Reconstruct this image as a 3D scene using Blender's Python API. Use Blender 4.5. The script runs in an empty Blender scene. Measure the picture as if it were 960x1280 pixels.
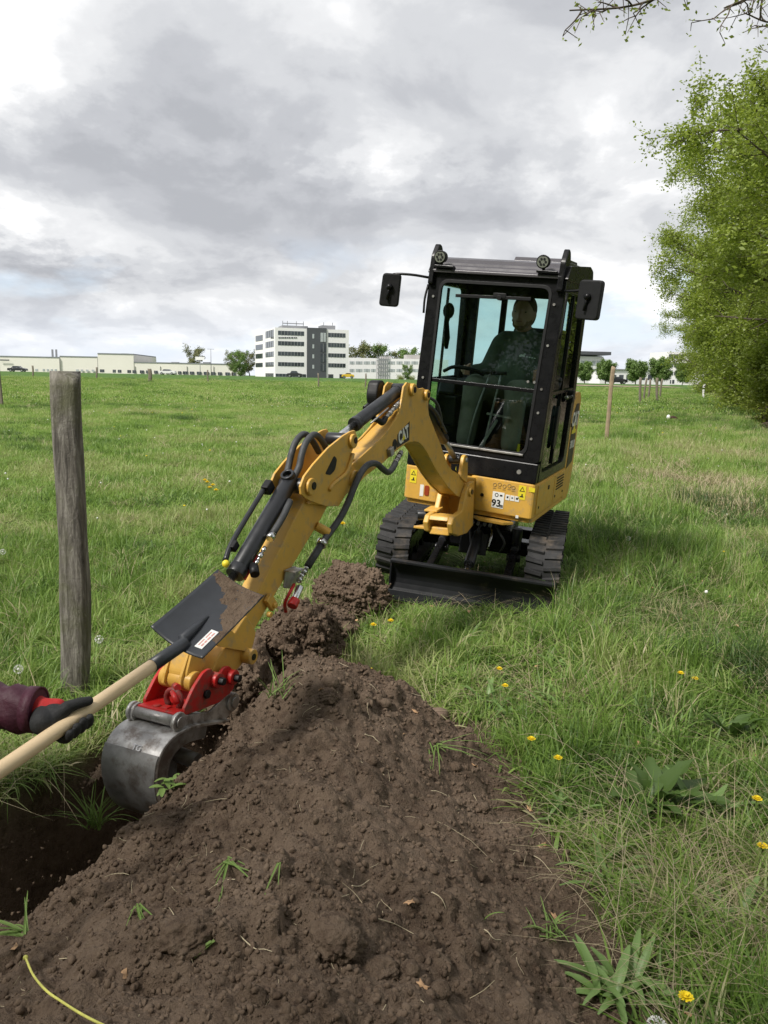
import bpy, bmesh, math, random
import numpy as np
from mathutils import Vector, Matrix, Euler
R_ = math.radians
scene = bpy.context.scene
COL = scene.collection
random.seed(7)
rng = np.random.default_rng(11)

# ------------------------------------------------------------------ camera
CAM_H = 1.5
cam_data = bpy.data.cameras.new('camera')
cam = bpy.data.objects.new('camera', cam_data)
COL.objects.link(cam)
cam.location = (0, 0, CAM_H)
cam.rotation_mode = 'XYZ'
_fw = Vector((0, math.cos(R_(9.5)), -math.sin(R_(9.5))))
_m = Matrix.Rotation(R_(90 - 9.5), 3, 'X') @ Matrix.Rotation(R_(1.15), 3, 'Z')
cam.rotation_euler = _m.to_euler()
cam_data.sensor_fit = 'HORIZONTAL'
cam_data.sensor_width = 36
cam_data.lens = 37.5
cam_data.clip_start = 0.05
cam_data.clip_end = 6000
scene.camera = cam

# ------------------------------------------------------------------ sky and sun
SUN_EL, SUN_AZ = R_(48), R_(-132)          # azimuth from +Y, negative = toward -X
world = bpy.data.worlds.new('World')
scene.world = world
world.use_nodes = True
nt = world.node_tree
nt.nodes.clear()
def N(tree, typ, **kw):
    n = tree.nodes.new(typ)
    for k, v in kw.items():
        setattr(n, k, v)
    return n
def L(tree, a, b): tree.links.new(a, b)
def math_node(tree, op, a, b=None, clamp=False):
    n = N(tree, 'ShaderNodeMath', operation=op, use_clamp=clamp)
    for i, v in enumerate((a, b)):
        if v is None: continue
        if isinstance(v, (int, float)): n.inputs[i].default_value = v
        else: L(tree, v, n.inputs[i])
    return n.outputs[0]
def mixrgb(tree, fac, a, b, mode='MIX'):
    n = N(tree, 'ShaderNodeMix', data_type='RGBA', blend_type=mode)
    for s, v in ((n.inputs[0], fac), (n.inputs[6], a), (n.inputs[7], b)):
        if isinstance(v, (int, float)): s.default_value = v
        elif isinstance(v, tuple): s.default_value = v if len(v) == 4 else (*v, 1)
        else: L(tree, v, s)
    return n.outputs[2]
def ramp(tree, fac, stops, interp='LINEAR'):
    n = N(tree, 'ShaderNodeValToRGB')
    n.color_ramp.interpolation = interp
    e = n.color_ramp.elements
    while len(e) < len(stops): e.new(0.5)
    for k, (p, c) in enumerate(stops):
        e[k].position = p
        e[k].color = (c, c, c, 1) if isinstance(c, (int, float)) else (*c, 1)
    L(tree, fac, n.inputs[0])
    return n.outputs[0]
def noise(tree, vec, scale, detail=4, rough=0.5, dist=0.0, out=0):
    n = N(tree, 'ShaderNodeTexNoise')
    n.inputs['Scale'].default_value = scale
    n.inputs['Detail'].default_value = detail
    n.inputs['Roughness'].default_value = rough
    n.inputs['Distortion'].default_value = dist
    if vec is not None: L(tree, vec, n.inputs['Vector'])
    return n.outputs[out]

sky = N(nt, 'ShaderNodeTexSky', sky_type='NISHITA', sun_disc=False)
sky.sun_elevation = SUN_EL
sky.sun_rotation = SUN_AZ
sky.air_density = 1.0; sky.dust_density = 1.5
geo = N(nt, 'ShaderNodeTexCoord')
sep = N(nt, 'ShaderNodeSeparateXYZ'); L(nt, geo.outputs['Generated'], sep.inputs[0])
zc = math_node(nt, 'MAXIMUM', sep.outputs[2], 0.0)
zd = math_node(nt, 'ADD', zc, 0.30)
comb = N(nt, 'ShaderNodeCombineXYZ')
L(nt, math_node(nt, 'DIVIDE', sep.outputs[0], zd), comb.inputs[0])
L(nt, math_node(nt, 'DIVIDE', sep.outputs[1], zd), comb.inputs[1])
mp = N(nt, 'ShaderNodeMapping'); mp.inputs['Location'].default_value = (SKY_OX := 3.1, SKY_OY := 7.7, 0)
mp.inputs['Scale'].default_value = (1.9, 1.6, 1)
L(nt, comb.outputs[0], mp.inputs[0])
n_big = noise(nt, mp.outputs[0], 0.7, 2.5, 0.5, 0.3)
n_mid = noise(nt, mp.outputs[0], 1.9, 8, 0.55, 0.25)
n_fine = noise(nt, mp.outputs[0], 6.0, 8, 0.6, 0.1)
dens = math_node(nt, 'ADD', math_node(nt, 'MULTIPLY', n_big, 0.40), math_node(nt, 'MULTIPLY', n_mid, 0.60))
dens = math_node(nt, 'ADD', dens, math_node(nt, 'MULTIPLY', math_node(nt, 'SUBTRACT', n_fine, 0.5), 0.13))
# cloud banks that hang at known directions: (azimuth deg from +Y, elevation deg, sigma az, sigma el, amount)
BANKS = BANKS_DEF = [(-28, 23, 7, 7, .30), (-3, 20.5, 5, 1.6, .04), (-1, 15, 6, 2.0, .10), (-18, 12.5, 15, 2.6, -.09), (4, 11, 12, 2.2, -.05), (-6, 26, 9, 3, .02), (10, 23, 8, 3, -.08), (22, 17, 8, 9, .08),
         (-25, 4.6, 7, 1.6, -.13), (-12, 8.2, 12, 1.2, .06), (-12, 3, 14, 2.4, .10), (15, 4, 8, 3, .05), (-24, 9.5, 5, 1.2, .13)]
az = math_node(nt, 'ARCTAN2', sep.outputs[0], sep.outputs[1])
el = math_node(nt, 'ARCSINE', sep.outputs[2])
wob = math_node(nt, 'MULTIPLY', math_node(nt, 'SUBTRACT', n_mid, 0.5), 0.22)
az = math_node(nt, 'ADD', az, wob)
wob2 = math_node(nt, 'MULTIPLY', math_node(nt, 'SUBTRACT', n_fine, 0.5), 0.10)
elw = math_node(nt, 'ADD', el, wob2)
for (a_, e_, sa, se, amt) in BANKS:
    da = math_node(nt, 'DIVIDE', math_node(nt, 'SUBTRACT', az, R_(a_)), R_(sa))
    de = math_node(nt, 'DIVIDE', math_node(nt, 'SUBTRACT', elw, R_(e_)), R_(se))
    q = math_node(nt, 'ADD', math_node(nt, 'MULTIPLY', da, da), math_node(nt, 'MULTIPLY', de, de))
    g = math_node(nt, 'EXPONENT', math_node(nt, 'MULTIPLY', q, -0.5))
    dens = math_node(nt, 'ADD', dens, math_node(nt, 'MULTIPLY', g, amt))
shade = ramp(nt, dens, [(0.34, (3.35, 3.45, 3.7)), (0.43, (3.95, 4.05, 4.3)), (0.51, (4.8, 4.9, 5.1)), (0.58, (5.8, 5.87, 6.0)), (0.69, (7.8, 7.8, 7.82))], 'EASE')
# gaps of pale blue low over the field
gap = noise(nt, mp.outputs[0], 0.9, 6, 0.55, 0.3)
lowm = ramp(nt, el, [(0.0, 1.0), (0.10, 1.0), (0.17, 0.0)])
gapm = math_node(nt, 'MULTIPLY', ramp(nt, gap, [(0.50, 0.0), (0.60, 1.0)]), lowm)
gapm = math_node(nt, 'MULTIPLY', gapm, 0.75)
bluesky = mixrgb(nt, 0.55, sky.outputs[0], (6.3, 7.2, 8.6))
skycol = mixrgb(nt, gapm, shade, bluesky)
hz = ramp(nt, el, [(0.0, 1.0), (0.02, 0.75), (0.09, 0.0)])
skycol = mixrgb(nt, math_node(nt, 'MULTIPLY', hz, 0.55), skycol, (6.9, 7.4, 8.3))
bg = N(nt, 'ShaderNodeBackground'); bg.inputs['Strength'].default_value = 0.10
L(nt, skycol, bg.inputs['Color'])
wo = N(nt, 'ShaderNodeOutputWorld'); L(nt, bg.outputs[0], wo.inputs['Surface'])

sun_d = bpy.data.lights.new('sun', 'SUN')
sun_d.energy = 3.2; sun_d.angle = R_(11); sun_d.color = (1.0, 0.955, 0.89)
sun = bpy.data.objects.new('sun', sun_d); COL.objects.link(sun)
_sd = Vector((math.sin(SUN_AZ) * math.cos(SUN_EL), math.cos(SUN_AZ) * math.cos(SUN_EL), math.sin(SUN_EL)))
sun.rotation_euler = (-_sd).to_track_quat('-Z', 'Y').to_euler()
sun.location = _sd * 50

scene.view_settings.view_transform = 'Standard'
scene.view_settings.look = 'None'
scene.view_settings.exposure = 0.56
scene.view_settings.gamma = 1
scene.view_settings.use_curve_mapping = False
scene.render.engine = 'CYCLES'
scene.cycles.use_denoising = True
scene.cycles.max_bounces = 6
scene.cycles.diffuse_bounces = 3
scene.cycles.glossy_bounces = 3
scene.cycles.transmission_bounces = 4
scene.cycles.transparent_max_bounces = 12
scene.cycles.sample_clamp_indirect = 6

# ------------------------------------------------------------------ numeric noise
def _hash(ix, iy, iz, seed):
    h = (ix.astype(np.int64) * 374761393 + iy.astype(np.int64) * 668265263 + iz.astype(np.int64) * 2147483647 + seed * 1274126177) & 0xffffffff
    h = ((h ^ (h >> 13)) * 1274126177) & 0xffffffff
    h = (h ^ (h >> 16)) & 0xffffffff
    return h.astype(np.float64) / 4294967295.0
def vnoise(x, y, z=None, seed=0):
    """smooth value noise in -1..1"""
    x = np.asarray(x, float); y = np.asarray(y, float)
    z = np.zeros_like(x) if z is None else np.asarray(z, float)
    ix, iy, iz = np.floor(x), np.floor(y), np.floor(z)
    fx, fy, fz = x - ix, y - iy, z - iz
    fx = fx * fx * fx * (fx * (fx * 6 - 15) + 10); fy = fy * fy * fy * (fy * (fy * 6 - 15) + 10); fz = fz * fz * (3 - 2 * fz)
    r = 0
    for dz in ((0, 1) if np.any(z) else (0,)):
        wz = (fz if dz else 1 - fz) if np.any(z) else 1
        for dx in (0, 1):
            for dy in (0, 1):
                r = r + _hash(ix + dx, iy + dy, iz + dz, seed) * (fx if dx else 1 - fx) * (fy if dy else 1 - fy) * wz
    return r * 2 - 1
def fbm(x, y, z=None, oct=4, seed=0, gain=0.5, lac=2.03):
    r, a, s = 0, 1.0, 0
    for k in range(oct):
        f = lac ** k
        r = r + a * vnoise(np.asarray(x) * f + 17.3 * k, np.asarray(y) * f - 9.1 * k, None if z is None else np.asarray(z) * f + 3.7 * k, seed + k)
        s += a; a *= gain
    return r / s
def sstep(a, b, x):
    t = np.clip((np.asarray(x, float) - a) / (b - a), 0, 1)
    return t * t * (3 - 2 * t)

# ------------------------------------------------------------------ mesh helpers
def tag(o, label=None, cat=None, group=None, kind=None):
    if label: o['label'] = label
    if cat: o['category'] = cat
    if group: o['group'] = group
    if kind: o['kind'] = kind
    return o
def empty(name, loc=(0, 0, 0), rot=(0, 0, 0), parent=None):
    o = bpy.data.objects.new(name, None); COL.objects.link(o)
    o.location = loc; o.rotation_euler = rot; o.empty_display_size = 0.1
    o.parent = parent
    return o
def raw_mesh(name, verts, faces, mat=None, smooth=False, parent=None, link=True):
    me = bpy.data.meshes.new(name)
    v = np.asarray(verts, np.float32).reshape(-1, 3)
    if isinstance(faces, np.ndarray):
        nf, k = faces.shape
        me.vertices.add(len(v)); me.vertices.foreach_set('co', v.ravel())
        me.loops.add(nf * k); me.loops.foreach_set('vertex_index', faces.astype(np.int32).ravel())
        me.polygons.add(nf); me.polygons.foreach_set('loop_start', np.arange(0, nf * k, k, dtype=np.int32))
        me.update(calc_edges=True)
    else:
        me.from_pydata([tuple(map(float, p)) for p in v], [], faces)
    if mat is not None:
        for m in (mat if isinstance(mat, (list, tuple)) else [mat]): me.materials.append(m)
    if smooth: me.polygons.foreach_set('use_smooth', np.ones(len(me.polygons), bool))
    me.update()
    o = bpy.data.objects.new(name, me)
    if link: COL.objects.link(o)
    if parent is not None: o.parent = parent
    return o
def catmull(pts, n=6):
    P = [Vector(p) for p in pts]
    if len(P) < 3: return P
    P = [P[0] * 2 - P[1]] + P + [P[-1] * 2 - P[-2]]
    out = []
    for i in range(1, len(P) - 2):
        for k in range(n):
            t = k / n
            a, b, c, d = P[i - 1], P[i], P[i + 1], P[i + 2]
            out.append(0.5 * ((2 * b) + (c - a) * t + (2 * a - 5 * b + 4 * c - d) * t * t + (3 * b - a - 3 * c + d) * t ** 3))
    out.append(P[-2])
    return out
class MB:
    """collects shapes; build() links them as ONE mesh object"""
    def __init__(self, M=None): self.v = []; self.f = []; self.mi = []; self.sm = []; self.M = M; self.cur = 0
    def add(self, vs, fs, smooth=False):
        b = len(self.v)
        self.v += [Vector(p) for p in vs]
        self.f += [tuple(b + i for i in f) for f in fs]
        self.mi += [self.cur] * len(fs); self.sm += [smooth] * len(fs)
        return self
    def box(self, c, s, rot=None, taper=None):
        c = Vector(c); hx, hy, hz = s[0] / 2, s[1] / 2, s[2] / 2
        vs = []
        for z in (-1, 1):
            k = 1 if (taper is None or z < 0) else taper
            for x, y in ((-1, -1), (1, -1), (1, 1), (-1, 1)):
                p = Vector((x * hx * k, y * hy * k, z * hz))
                if rot is not None: p = (rot if isinstance(rot, Matrix) else Euler(rot).to_matrix()) @ p
                vs.append(c + p)
        return self.add(vs, [(3, 2, 1, 0), (4, 5, 6, 7), (0, 1, 5, 4), (1, 2, 6, 5), (2, 3, 7, 6), (3, 0, 4, 7)])
    def bar(self, a, b, w, h=None, up=(0, 0, 1)):
        a, b = Vector(a), Vector(b); h = h or w
        d = (b - a).normalized(); upv = Vector(up)
        if abs(d.dot(upv)) > 0.98: upv = Vector((0, 1, 0))
        x = d.cross(upv).normalized() * (w / 2); z = x.cross(d).normalized() * (h / 2)
        vs = [p + sx * x + sz * z for p in (a, b) for sx, sz in ((-1, -1), (1, -1), (1, 1), (-1, 1))]
        return self.add(vs, [(0, 1, 2, 3), (7, 6, 5, 4), (4, 5, 1, 0), (5, 6, 2, 1), (6, 7, 3, 2), (7, 4, 0, 3)])
    def tube(self, pts, r, n=10, caps=True, sub=0):
        P = catmull(pts, sub) if sub else [Vector(p) for p in pts]
        m = len(P)
        rr = [r] * m if isinstance(r, (int, float)) else [r[0] + (r[-1] - r[0]) * i / (m - 1) for i in range(m)] if len(r) != m else list(r)
        prev = None; vs = []
        for i, p in enumerate(P):
            d = (P[min(i + 1, m - 1)] - P[max(i - 1, 0)])
            d = d.normalized() if d.length > 1e-9 else Vector((0, 0, 1))
            if prev is None:
                a = d.cross(Vector((0, 0, 1)) if abs(d.z) < 0.9 else Vector((1, 0, 0))).normalized()
            else:
                a = (prev - d * prev.dot(d)).normalized()
            prev = a; b = d.cross(a)
            for k in range(n):
                t = 2 * math.pi * k / n
                vs.append(p + (a * math.cos(t) + b * math.sin(t)) * rr[i])
        fs = [(i * n + k, i * n + (k + 1) % n, (i + 1) * n + (k + 1) % n, (i + 1) * n + k) for i in range(m - 1) for k in range(n)]
        self.add(vs, fs, True)
        if caps:
            b0 = len(self.v) - m * n
            self.f += [tuple(b0 + k for k in reversed(range(n))), tuple(b0 + (m - 1) * n + k for k in range(n))]
            self.mi += [self.cur] * 2; self.sm += [False] * 2
        return self
    def cyl(self, a, b, r, n=16, r2=None):
        return self.tube([a, b], [r, r if r2 is None else r2], n)
    def ring(self, a, b, ro, ri, n=18):
        a, b = Vector(a), Vector(b); d = (b - a).normalized()
        x = d.cross(Vector((0, 0, 1)) if abs(d.z) < 0.9 else Vector((1, 0, 0))).normalized(); y = d.cross(x)
        vs = [p + (x * math.cos(2 * math.pi * k / n) + y * math.sin(2 * math.pi * k / n)) * r for p, r in ((a, ro), (b, ro), (b, ri), (a, ri)) for k in range(n)]
        fs = [(j * n + k, j * n + (k + 1) % n, ((j + 1) % 4) * n + (k + 1) % n, ((j + 1) % 4) * n + k) for j in range(4) for k in range(n)]
        return self.add(vs, fs, True)
    def prism(self, poly, t0, t1, to3):
        """poly in 2-D, extruded between t0 and t1; to3(a, b, t) -> point"""
        n = len(poly)
        vs = [to3(a, b, t0) for a, b in poly] + [to3(a, b, t1) for a, b in poly]
        return self.add(vs, [tuple(reversed(range(n))), tuple(range(n, 2 * n))] + [(i, (i + 1) % n, n + (i + 1) % n, n + i) for i in range(n)])
    def ball(self, c, r, seg=12, rings=8, sc=(1, 1, 1)):
        c = Vector(c); vs = [c + Vector((0, 0, r * sc[2]))]
        for i in range(1, rings):
            ph = math.pi * i / rings
            for k in range(seg):
                t = 2 * math.pi * k / seg
                vs.append(c + Vector((r * sc[0] * math.sin(ph) * math.cos(t), r * sc[1] * math.sin(ph) * math.sin(t), r * sc[2] * math.cos(ph))))
        vs.append(c - Vector((0, 0, r * sc[2])))
        fs = [(0, 1 + k, 1 + (k + 1) % seg) for k in range(seg)]
        for i in range(rings - 2):
            for k in range(seg):
                a = 1 + i * seg + k; b = 1 + i * seg + (k + 1) % seg
                fs.append((a, a + seg, b + seg, b))
        e = len(vs) - 1; s0 = 1 + (rings - 2) * seg
        fs += [(s0 + k, e, s0 + (k + 1) % seg) for k in range(seg)]
        return self.add(vs, fs, True)
    def build(self, name, mat, parent=None, bevel=0, seg=2, smooth=None, ang=None):
        vs = [self.M @ p for p in self.v] if self.M is not None else self.v
        me = bpy.data.meshes.new(name)
        me.from_pydata([tuple(p) for p in vs], [], self.f)
        for m in (mat if isinstance(mat, (list, tuple)) else [mat]): me.materials.append(m)
        me.polygons.foreach_set('material_index', self.mi)
        me.polygons.foreach_set('use_smooth', self.sm if smooth is None else [smooth] * len(self.f))
        bm = bmesh.new(); bm.from_mesh(me)
        bmesh.ops.recalc_face_normals(bm, faces=bm.faces); bm.to_mesh(me); bm.free()
        if ang:
            me.polygons.foreach_set('use_smooth', [True] * len(me.polygons)); me.set_sharp_from_angle(angle=R_(ang))
        me.update()
        o = bpy.data.objects.new(name, me); COL.objects.link(o)
        if parent is not None: o.parent = parent
        if bevel:
            b = o.modifiers.new('bevel', 'BEVEL'); b.width = bevel; b.segments = seg; b.limit_method = 'ANGLE'; b.angle_limit = R_(38)
            b.harden_normals = False
        return o
def rpoly(poly, r, n=4):
    """round the corners of a 2-D polygon"""
    out = []; m = len(poly)
    for i in range(m):
        p0, p1, p2 = Vector(poly[i - 1]), Vector(poly[i]), Vector(poly[(i + 1) % m])
        a, b = p0 - p1, p2 - p1
        k = min(r, a.length * 0.45, b.length * 0.45)
        A, B = p1 + a.normalized() * k, p1 + b.normalized() * k
        for j in range(n + 1):
            t = j / n
            out.append(tuple((1 - t) ** 2 * A + 2 * t * (1 - t) * p1 + t * t * B))
    return out
def copy_tree(o, parent=None):
    c = o.copy(); COL.objects.link(c); c.parent = parent
    for ch in list(o.children): copy_tree(ch, c)
    return c

_pr, _rr = R_(9.5), R_(1.15)
_F = np.array([0, math.cos(_pr), -math.sin(_pr)]); _r0 = np.array([1., 0, 0]); _u0 = np.cross(_r0, _F)
_RT = _r0 * math.cos(_rr) + _u0 * math.sin(_rr); _UP = -_r0 * math.sin(_rr) + _u0 * math.cos(_rr)
def bearing(px, py): return _F + _RT * (px - 480) / 1000 - _UP * (py - 640) / 1000
def gpt(px, py, z=0.0):
    """where a bearing meets the level z"""
    d = bearing(px, py); t_ = (z - CAM_H) / d[2]; return d[0] * t_, d[1] * t_

# ------------------------------------------------------------------ materials
MATS = {}
def pmat(name, col, rough=0.6, metal=0.0, var=0.12, vscale=8, bump=0.0, bscale=40, spec=0.5, dirt=None, dscale=3, dthr=0.6, coat=0.0, obj=True, detail=5):
    m = bpy.data.materials.new(name); m.use_nodes = True; t = m.node_tree
    b = t.nodes['Principled BSDF']
    tc = N(t, 'ShaderNodeTexCoord'); vec = tc.outputs['Object'] if obj else tc.outputs['Generated']
    n = noise(t, vec, vscale, detail, 0.6)
    lo = tuple(c * (1 - var) for c in col); hi = tuple(min(1, c * (1 + var)) for c in col)
    c = ramp(t, n, [(0.3, lo), (0.7, hi)])
    if dirt is not None:
        d = ramp(t, noise(t, vec, dscale, 6, 0.65), [(dthr - 0.08, 0.0), (dthr + 0.08, 1.0)])
        c = mixrgb(t, math_node(t, 'MULTIPLY', d, 0.85), c, dirt)
    L(t, c, b.inputs['Base Color'])
    rr = ramp(t, noise(t, vec, vscale * 1.7, 4, 0.6), [(0.3, max(0, rough - 0.08)), (0.7, min(1, rough + 0.08))])
    L(t, rr, b.inputs['Roughness'])
    b.inputs['Metallic'].default_value = metal
    b.inputs['Specular IOR Level'].default_value = spec
    if coat: b.inputs['Coat Weight'].default_value = coat; b.inputs['Coat Roughness'].default_value = 0.1
    if bump:
        bp = N(t, 'ShaderNodeBump'); bp.inputs['Strength'].default_value = 1; bp.inputs['Distance'].default_value = bump
        L(t, noise(t, vec, bscale, 6, 0.65), bp.inputs['Height']); L(t, bp.outputs[0], b.inputs['Normal'])
    MATS[name] = m
    return m
def leafmat(name, cols, transl=0.35, attr=None, rough=0.55, nscale=0.0, gloss=0.04):
    """leaf / blade: colour by instance or island random, some light passes through"""
    m = bpy.data.materials.new(name); m.use_nodes = True; t = m.node_tree; t.nodes.clear()
    if attr:
        a = N(t, 'ShaderNodeAttribute', attribute_type='INSTANCER', attribute_name=attr); fac = a.outputs['Fac']
        g = N(t, 'ShaderNodeNewGeometry'); fac = math_node(t, 'ADD', fac, math_node(t, 'MULTIPLY', math_node(t, 'SUBTRACT', g.outputs['Random Per Island'], 0.5), 0.3), clamp=True)
    else:
        g = N(t, 'ShaderNodeNewGeometry'); fac = g.outputs['Random Per Island']
        if nscale:
            tc = N(t, 'ShaderNodeTexCoord')
            fac = math_node(t, 'ADD', math_node(t, 'MULTIPLY', fac, 0.45), math_node(t, 'MULTIPLY', noise(t, tc.outputs['Object'], nscale, 3), 0.55))
    k = len(cols)
    c = ramp(t, fac, [(i / (k - 1), cols[i]) for i in range(k)])
    d = N(t, 'ShaderNodeBsdfDiffuse'); L(t, c, d.inputs[0])
    tr = N(t, 'ShaderNodeBsdfTranslucent'); L(t, mixrgb(t, 0.5, c, (0.10, 0.15, 0.012), 'ADD') if 0 else c, tr.inputs[0])
    mx = N(t, 'ShaderNodeMixShader'); mx.inputs[0].default_value = transl; L(t, d.outputs[0], mx.inputs[1]); L(t, tr.outputs[0], mx.inputs[2])
    gl = N(t, 'ShaderNodeBsdfGlossy'); gl.inputs['Roughness'].default_value = rough; gl.inputs[0].default_value = (1, 1, 1, 1)
    m2 = N(t, 'ShaderNodeMixShader'); m2.inputs[0].default_value = gloss; L(t, mx.outputs[0], m2.inputs[1]); L(t, gl.outputs[0], m2.inputs[2])
    o = N(t, 'ShaderNodeOutputMaterial'); L(t, m2.outputs[0], o.inputs[0])
    MATS[name] = m
    return m
def M(name): return MATS[name]

pmat('cat_yellow', (0.62, 0.36, 0.070), 0.42, var=0.06, vscale=7, dirt=(0.40, 0.28, 0.14), dscale=16, dthr=0.60, spec=0.4)
pmat('cat_yellow_worn', (0.55, 0.28, 0.05), 0.42, var=0.07, vscale=9, dirt=(0.22, 0.14, 0.07), dscale=7, dthr=0.66)
pmat('red_paint', (0.50, 0.014, 0.013), 0.42, var=0.10, vscale=14, dirt=(0.19, 0.075, 0.055), dscale=22, dthr=0.58)
pmat('black_paint', (0.007, 0.007, 0.008), 0.30, var=0.2, vscale=12, spec=0.25)
pmat('cylinder_black', (0.017, 0.018, 0.021), 0.36, var=0.2, vscale=12, dirt=(0.10, 0.08, 0.06), dscale=8, dthr=0.72)
pmat('black_plastic', (0.010, 0.010, 0.011), 0.5, var=0.2, vscale=20, spec=0.3)
pmat('blade_black', (0.012, 0.013, 0.015), 0.42, var=0.2, vscale=6, dirt=(0.07, 0.055, 0.045), dscale=7, dthr=0.66, spec=0.3)
pmat('rubber', (0.020, 0.020, 0.021), 0.75, var=0.3, vscale=10, dirt=(0.09, 0.072, 0.055), dscale=6, dthr=0.60, bump=0.002, bscale=60)
pmat('hose', (0.045, 0.047, 0.05), 0.6, var=0.25, vscale=30, bump=0.001, bscale=160)
pmat('steel_bright', (0.62, 0.62, 0.62), 0.25, metal=1.0, var=0.08)
pmat('steel_worn', (0.38, 0.37, 0.36), 0.42, metal=0.6, var=0.25, vscale=14, dirt=(0.10, 0.075, 0.055), dscale=9, dthr=0.60, bump=0.0008, bscale=60)
pmat('bucket_steel', (0.44, 0.43, 0.42), 0.42, metal=0.42, var=0.42, vscale=14, dirt=(0.13, 0.10, 0.078), dscale=16, dthr=0.56, bump=0.0010, bscale=80)
pmat('bucket_dark', (0.20, 0.197, 0.193), 0.44, metal=0.35, var=0.45, vscale=9, dirt=(0.09, 0.066, 0.050), dscale=13, dthr=0.57, bump=0.0010, bscale=80)
pmat('roof_dark', (0.075, 0.070, 0.078), 0.3, var=0.12, vscale=5)
pmat('white_sticker', (0.75, 0.75, 0.73), 0.5, var=0.03)
pmat('yellow_sticker', (0.75, 0.62, 0.03), 0.5, var=0.03)
pmat('ink', (0.012, 0.012, 0.012), 0.5, var=0.02)
pmat('decal_black', (0.012, 0.010, 0.010), 0.45, var=0.02)
pmat('grey_sticker', (0.35, 0.22, 0.07), 0.5, var=0.03)
pmat('lamp_lens', (0.16, 0.17, 0.14), 0.15, var=0.2, vscale=60)
pmat('orange_plastic', (0.55, 0.14, 0.02), 0.4)
pmat('fabric_dark', (0.03, 0.032, 0.034), 0.9, bump=0.001, bscale=200)
pmat('sweater', (0.085, 0.105, 0.078), 0.95, var=0.25, vscale=9, bump=0.004, bscale=28)
pmat('trousers', (0.19, 0.19, 0.15), 0.9, var=0.2, vscale=9, bump=0.004, bscale=24)
pmat('skin', (0.42, 0.22, 0.15), 0.55, var=0.08, vscale=12)
pmat('hair', (0.10, 0.05, 0.025), 0.8, var=0.3, vscale=60, bump=0.002, bscale=150)
pmat('jacket_purple', (0.060, 0.009, 0.024), 0.62, var=0.2, vscale=12, bump=0.010, bscale=9, detail=3)
pmat('glove_black', (0.016, 0.016, 0.017), 0.75, var=0.3, vscale=40, bump=0.0015, bscale=180)
pmat('glove_red', (0.42, 0.018, 0.018), 0.8, var=0.12, vscale=40, bump=0.001, bscale=200)
pmat('ash_wood', (0.70, 0.53, 0.33), 0.5, var=0.08, vscale=6)
pmat('spade_steel', (0.028, 0.031, 0.037), 0.42, var=0.25, vscale=10, spec=0.5)
pmat('weathered_wood', (0.16, 0.14, 0.115), 0.9, var=0.3, vscale=6, bump=0.004, bscale=30)
pmat('new_wood', (0.30, 0.225, 0.15), 0.85, var=0.25, vscale=8, bump=0.003, bscale=30)
pmat('far_wood', (0.17, 0.145, 0.115), 0.9, var=0.25, vscale=3)
pmat('white_render', (0.82, 0.80, 0.81), 0.8, var=0.03, vscale=0.2)
pmat('cream_wall', (0.78, 0.75, 0.68), 0.85, var=0.04, vscale=0.1)
pmat('dark_cladding', (0.075, 0.08, 0.09), 0.6, var=0.06, vscale=0.3)
pmat('grey_roof', (0.22, 0.23, 0.24), 0.7, var=0.1, vscale=0.3)
pmat('window_glass', (0.05, 0.06, 0.07), 0.12, var=0.5, vscale=0.35, spec=0.6)
pmat('window_light', (0.42, 0.45, 0.46), 0.3, var=0.15, vscale=0.5)
pmat('car_black', (0.015, 0.016, 0.018), 0.25, var=0.1, vscale=1, coat=0.5)
pmat('car_white', (0.72, 0.72, 0.72), 0.3, var=0.03, coat=0.5)
pmat('car_yellow', (0.62, 0.42, 0.03), 0.3, var=0.03, coat=0.5)
pmat('concrete', (0.36, 0.35, 0.33), 0.85, var=0.12, vscale=0.5)
pmat('petal_yellow', (0.82, 0.62, 0.01), 0.7, var=0.08, vscale=60)
pmat('petal_white', (0.75, 0.75, 0.72), 0.8, var=0.05, vscale=60)
pmat('stem_green', (0.14, 0.20, 0.05), 0.6, var=0.15, vscale=30)
pmat('dry_leaf', (0.46, 0.28, 0.15), 0.8, var=0.3, vscale=60)
pmat('straw', (0.46, 0.39, 0.26), 0.75, var=0.2, vscale=30)
pmat('yellow_twine', (0.62, 0.60, 0.14), 0.6, var=0.2, vscale=30)
pmat('bark', (0.085, 0.068, 0.048), 0.9, var=0.3, vscale=6, bump=0.01, bscale=18)
pmat('twig_bark', (0.10, 0.075, 0.055), 0.85, var=0.3, vscale=16)
leafmat('leaf_oak', [(0.11, 0.16, 0.018), (0.21, 0.28, 0.030), (0.32, 0.40, 0.050), (0.44, 0.50, 0.085)], 0.5, nscale=0.5)
leafmat('leaf_lime', [(0.13, 0.18, 0.020), (0.24, 0.31, 0.034), (0.35, 0.42, 0.058)], 0.5, nscale=0.6)
leafmat('leaf_scrub', [(0.09, 0.08, 0.022), (0.12, 0.115, 0.03), (0.17, 0.18, 0.03), (0.15, 0.115, 0.06)], 0.3, nscale=0.6)
leafmat('leaf_far', [(0.11, 0.19, 0.05), (0.17, 0.27, 0.065), (0.23, 0.34, 0.09)], 0.3, nscale=0.3)
leafmat('leaf_far_pale', [(0.15, 0.16, 0.05), (0.19, 0.20, 0.07), (0.24, 0.25, 0.10)], 0.3, nscale=0.3)
leafmat('broad_leaf', [(0.055, 0.105, 0.022), (0.08, 0.14, 0.03), (0.11, 0.18, 0.045)], 0.3, rough=0.4, gloss=0.035)
leafmat('plantain_leaf', [(0.12, 0.21, 0.06), (0.18, 0.29, 0.085), (0.25, 0.37, 0.13)], 0.3, rough=0.45, gloss=0.03)
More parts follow.
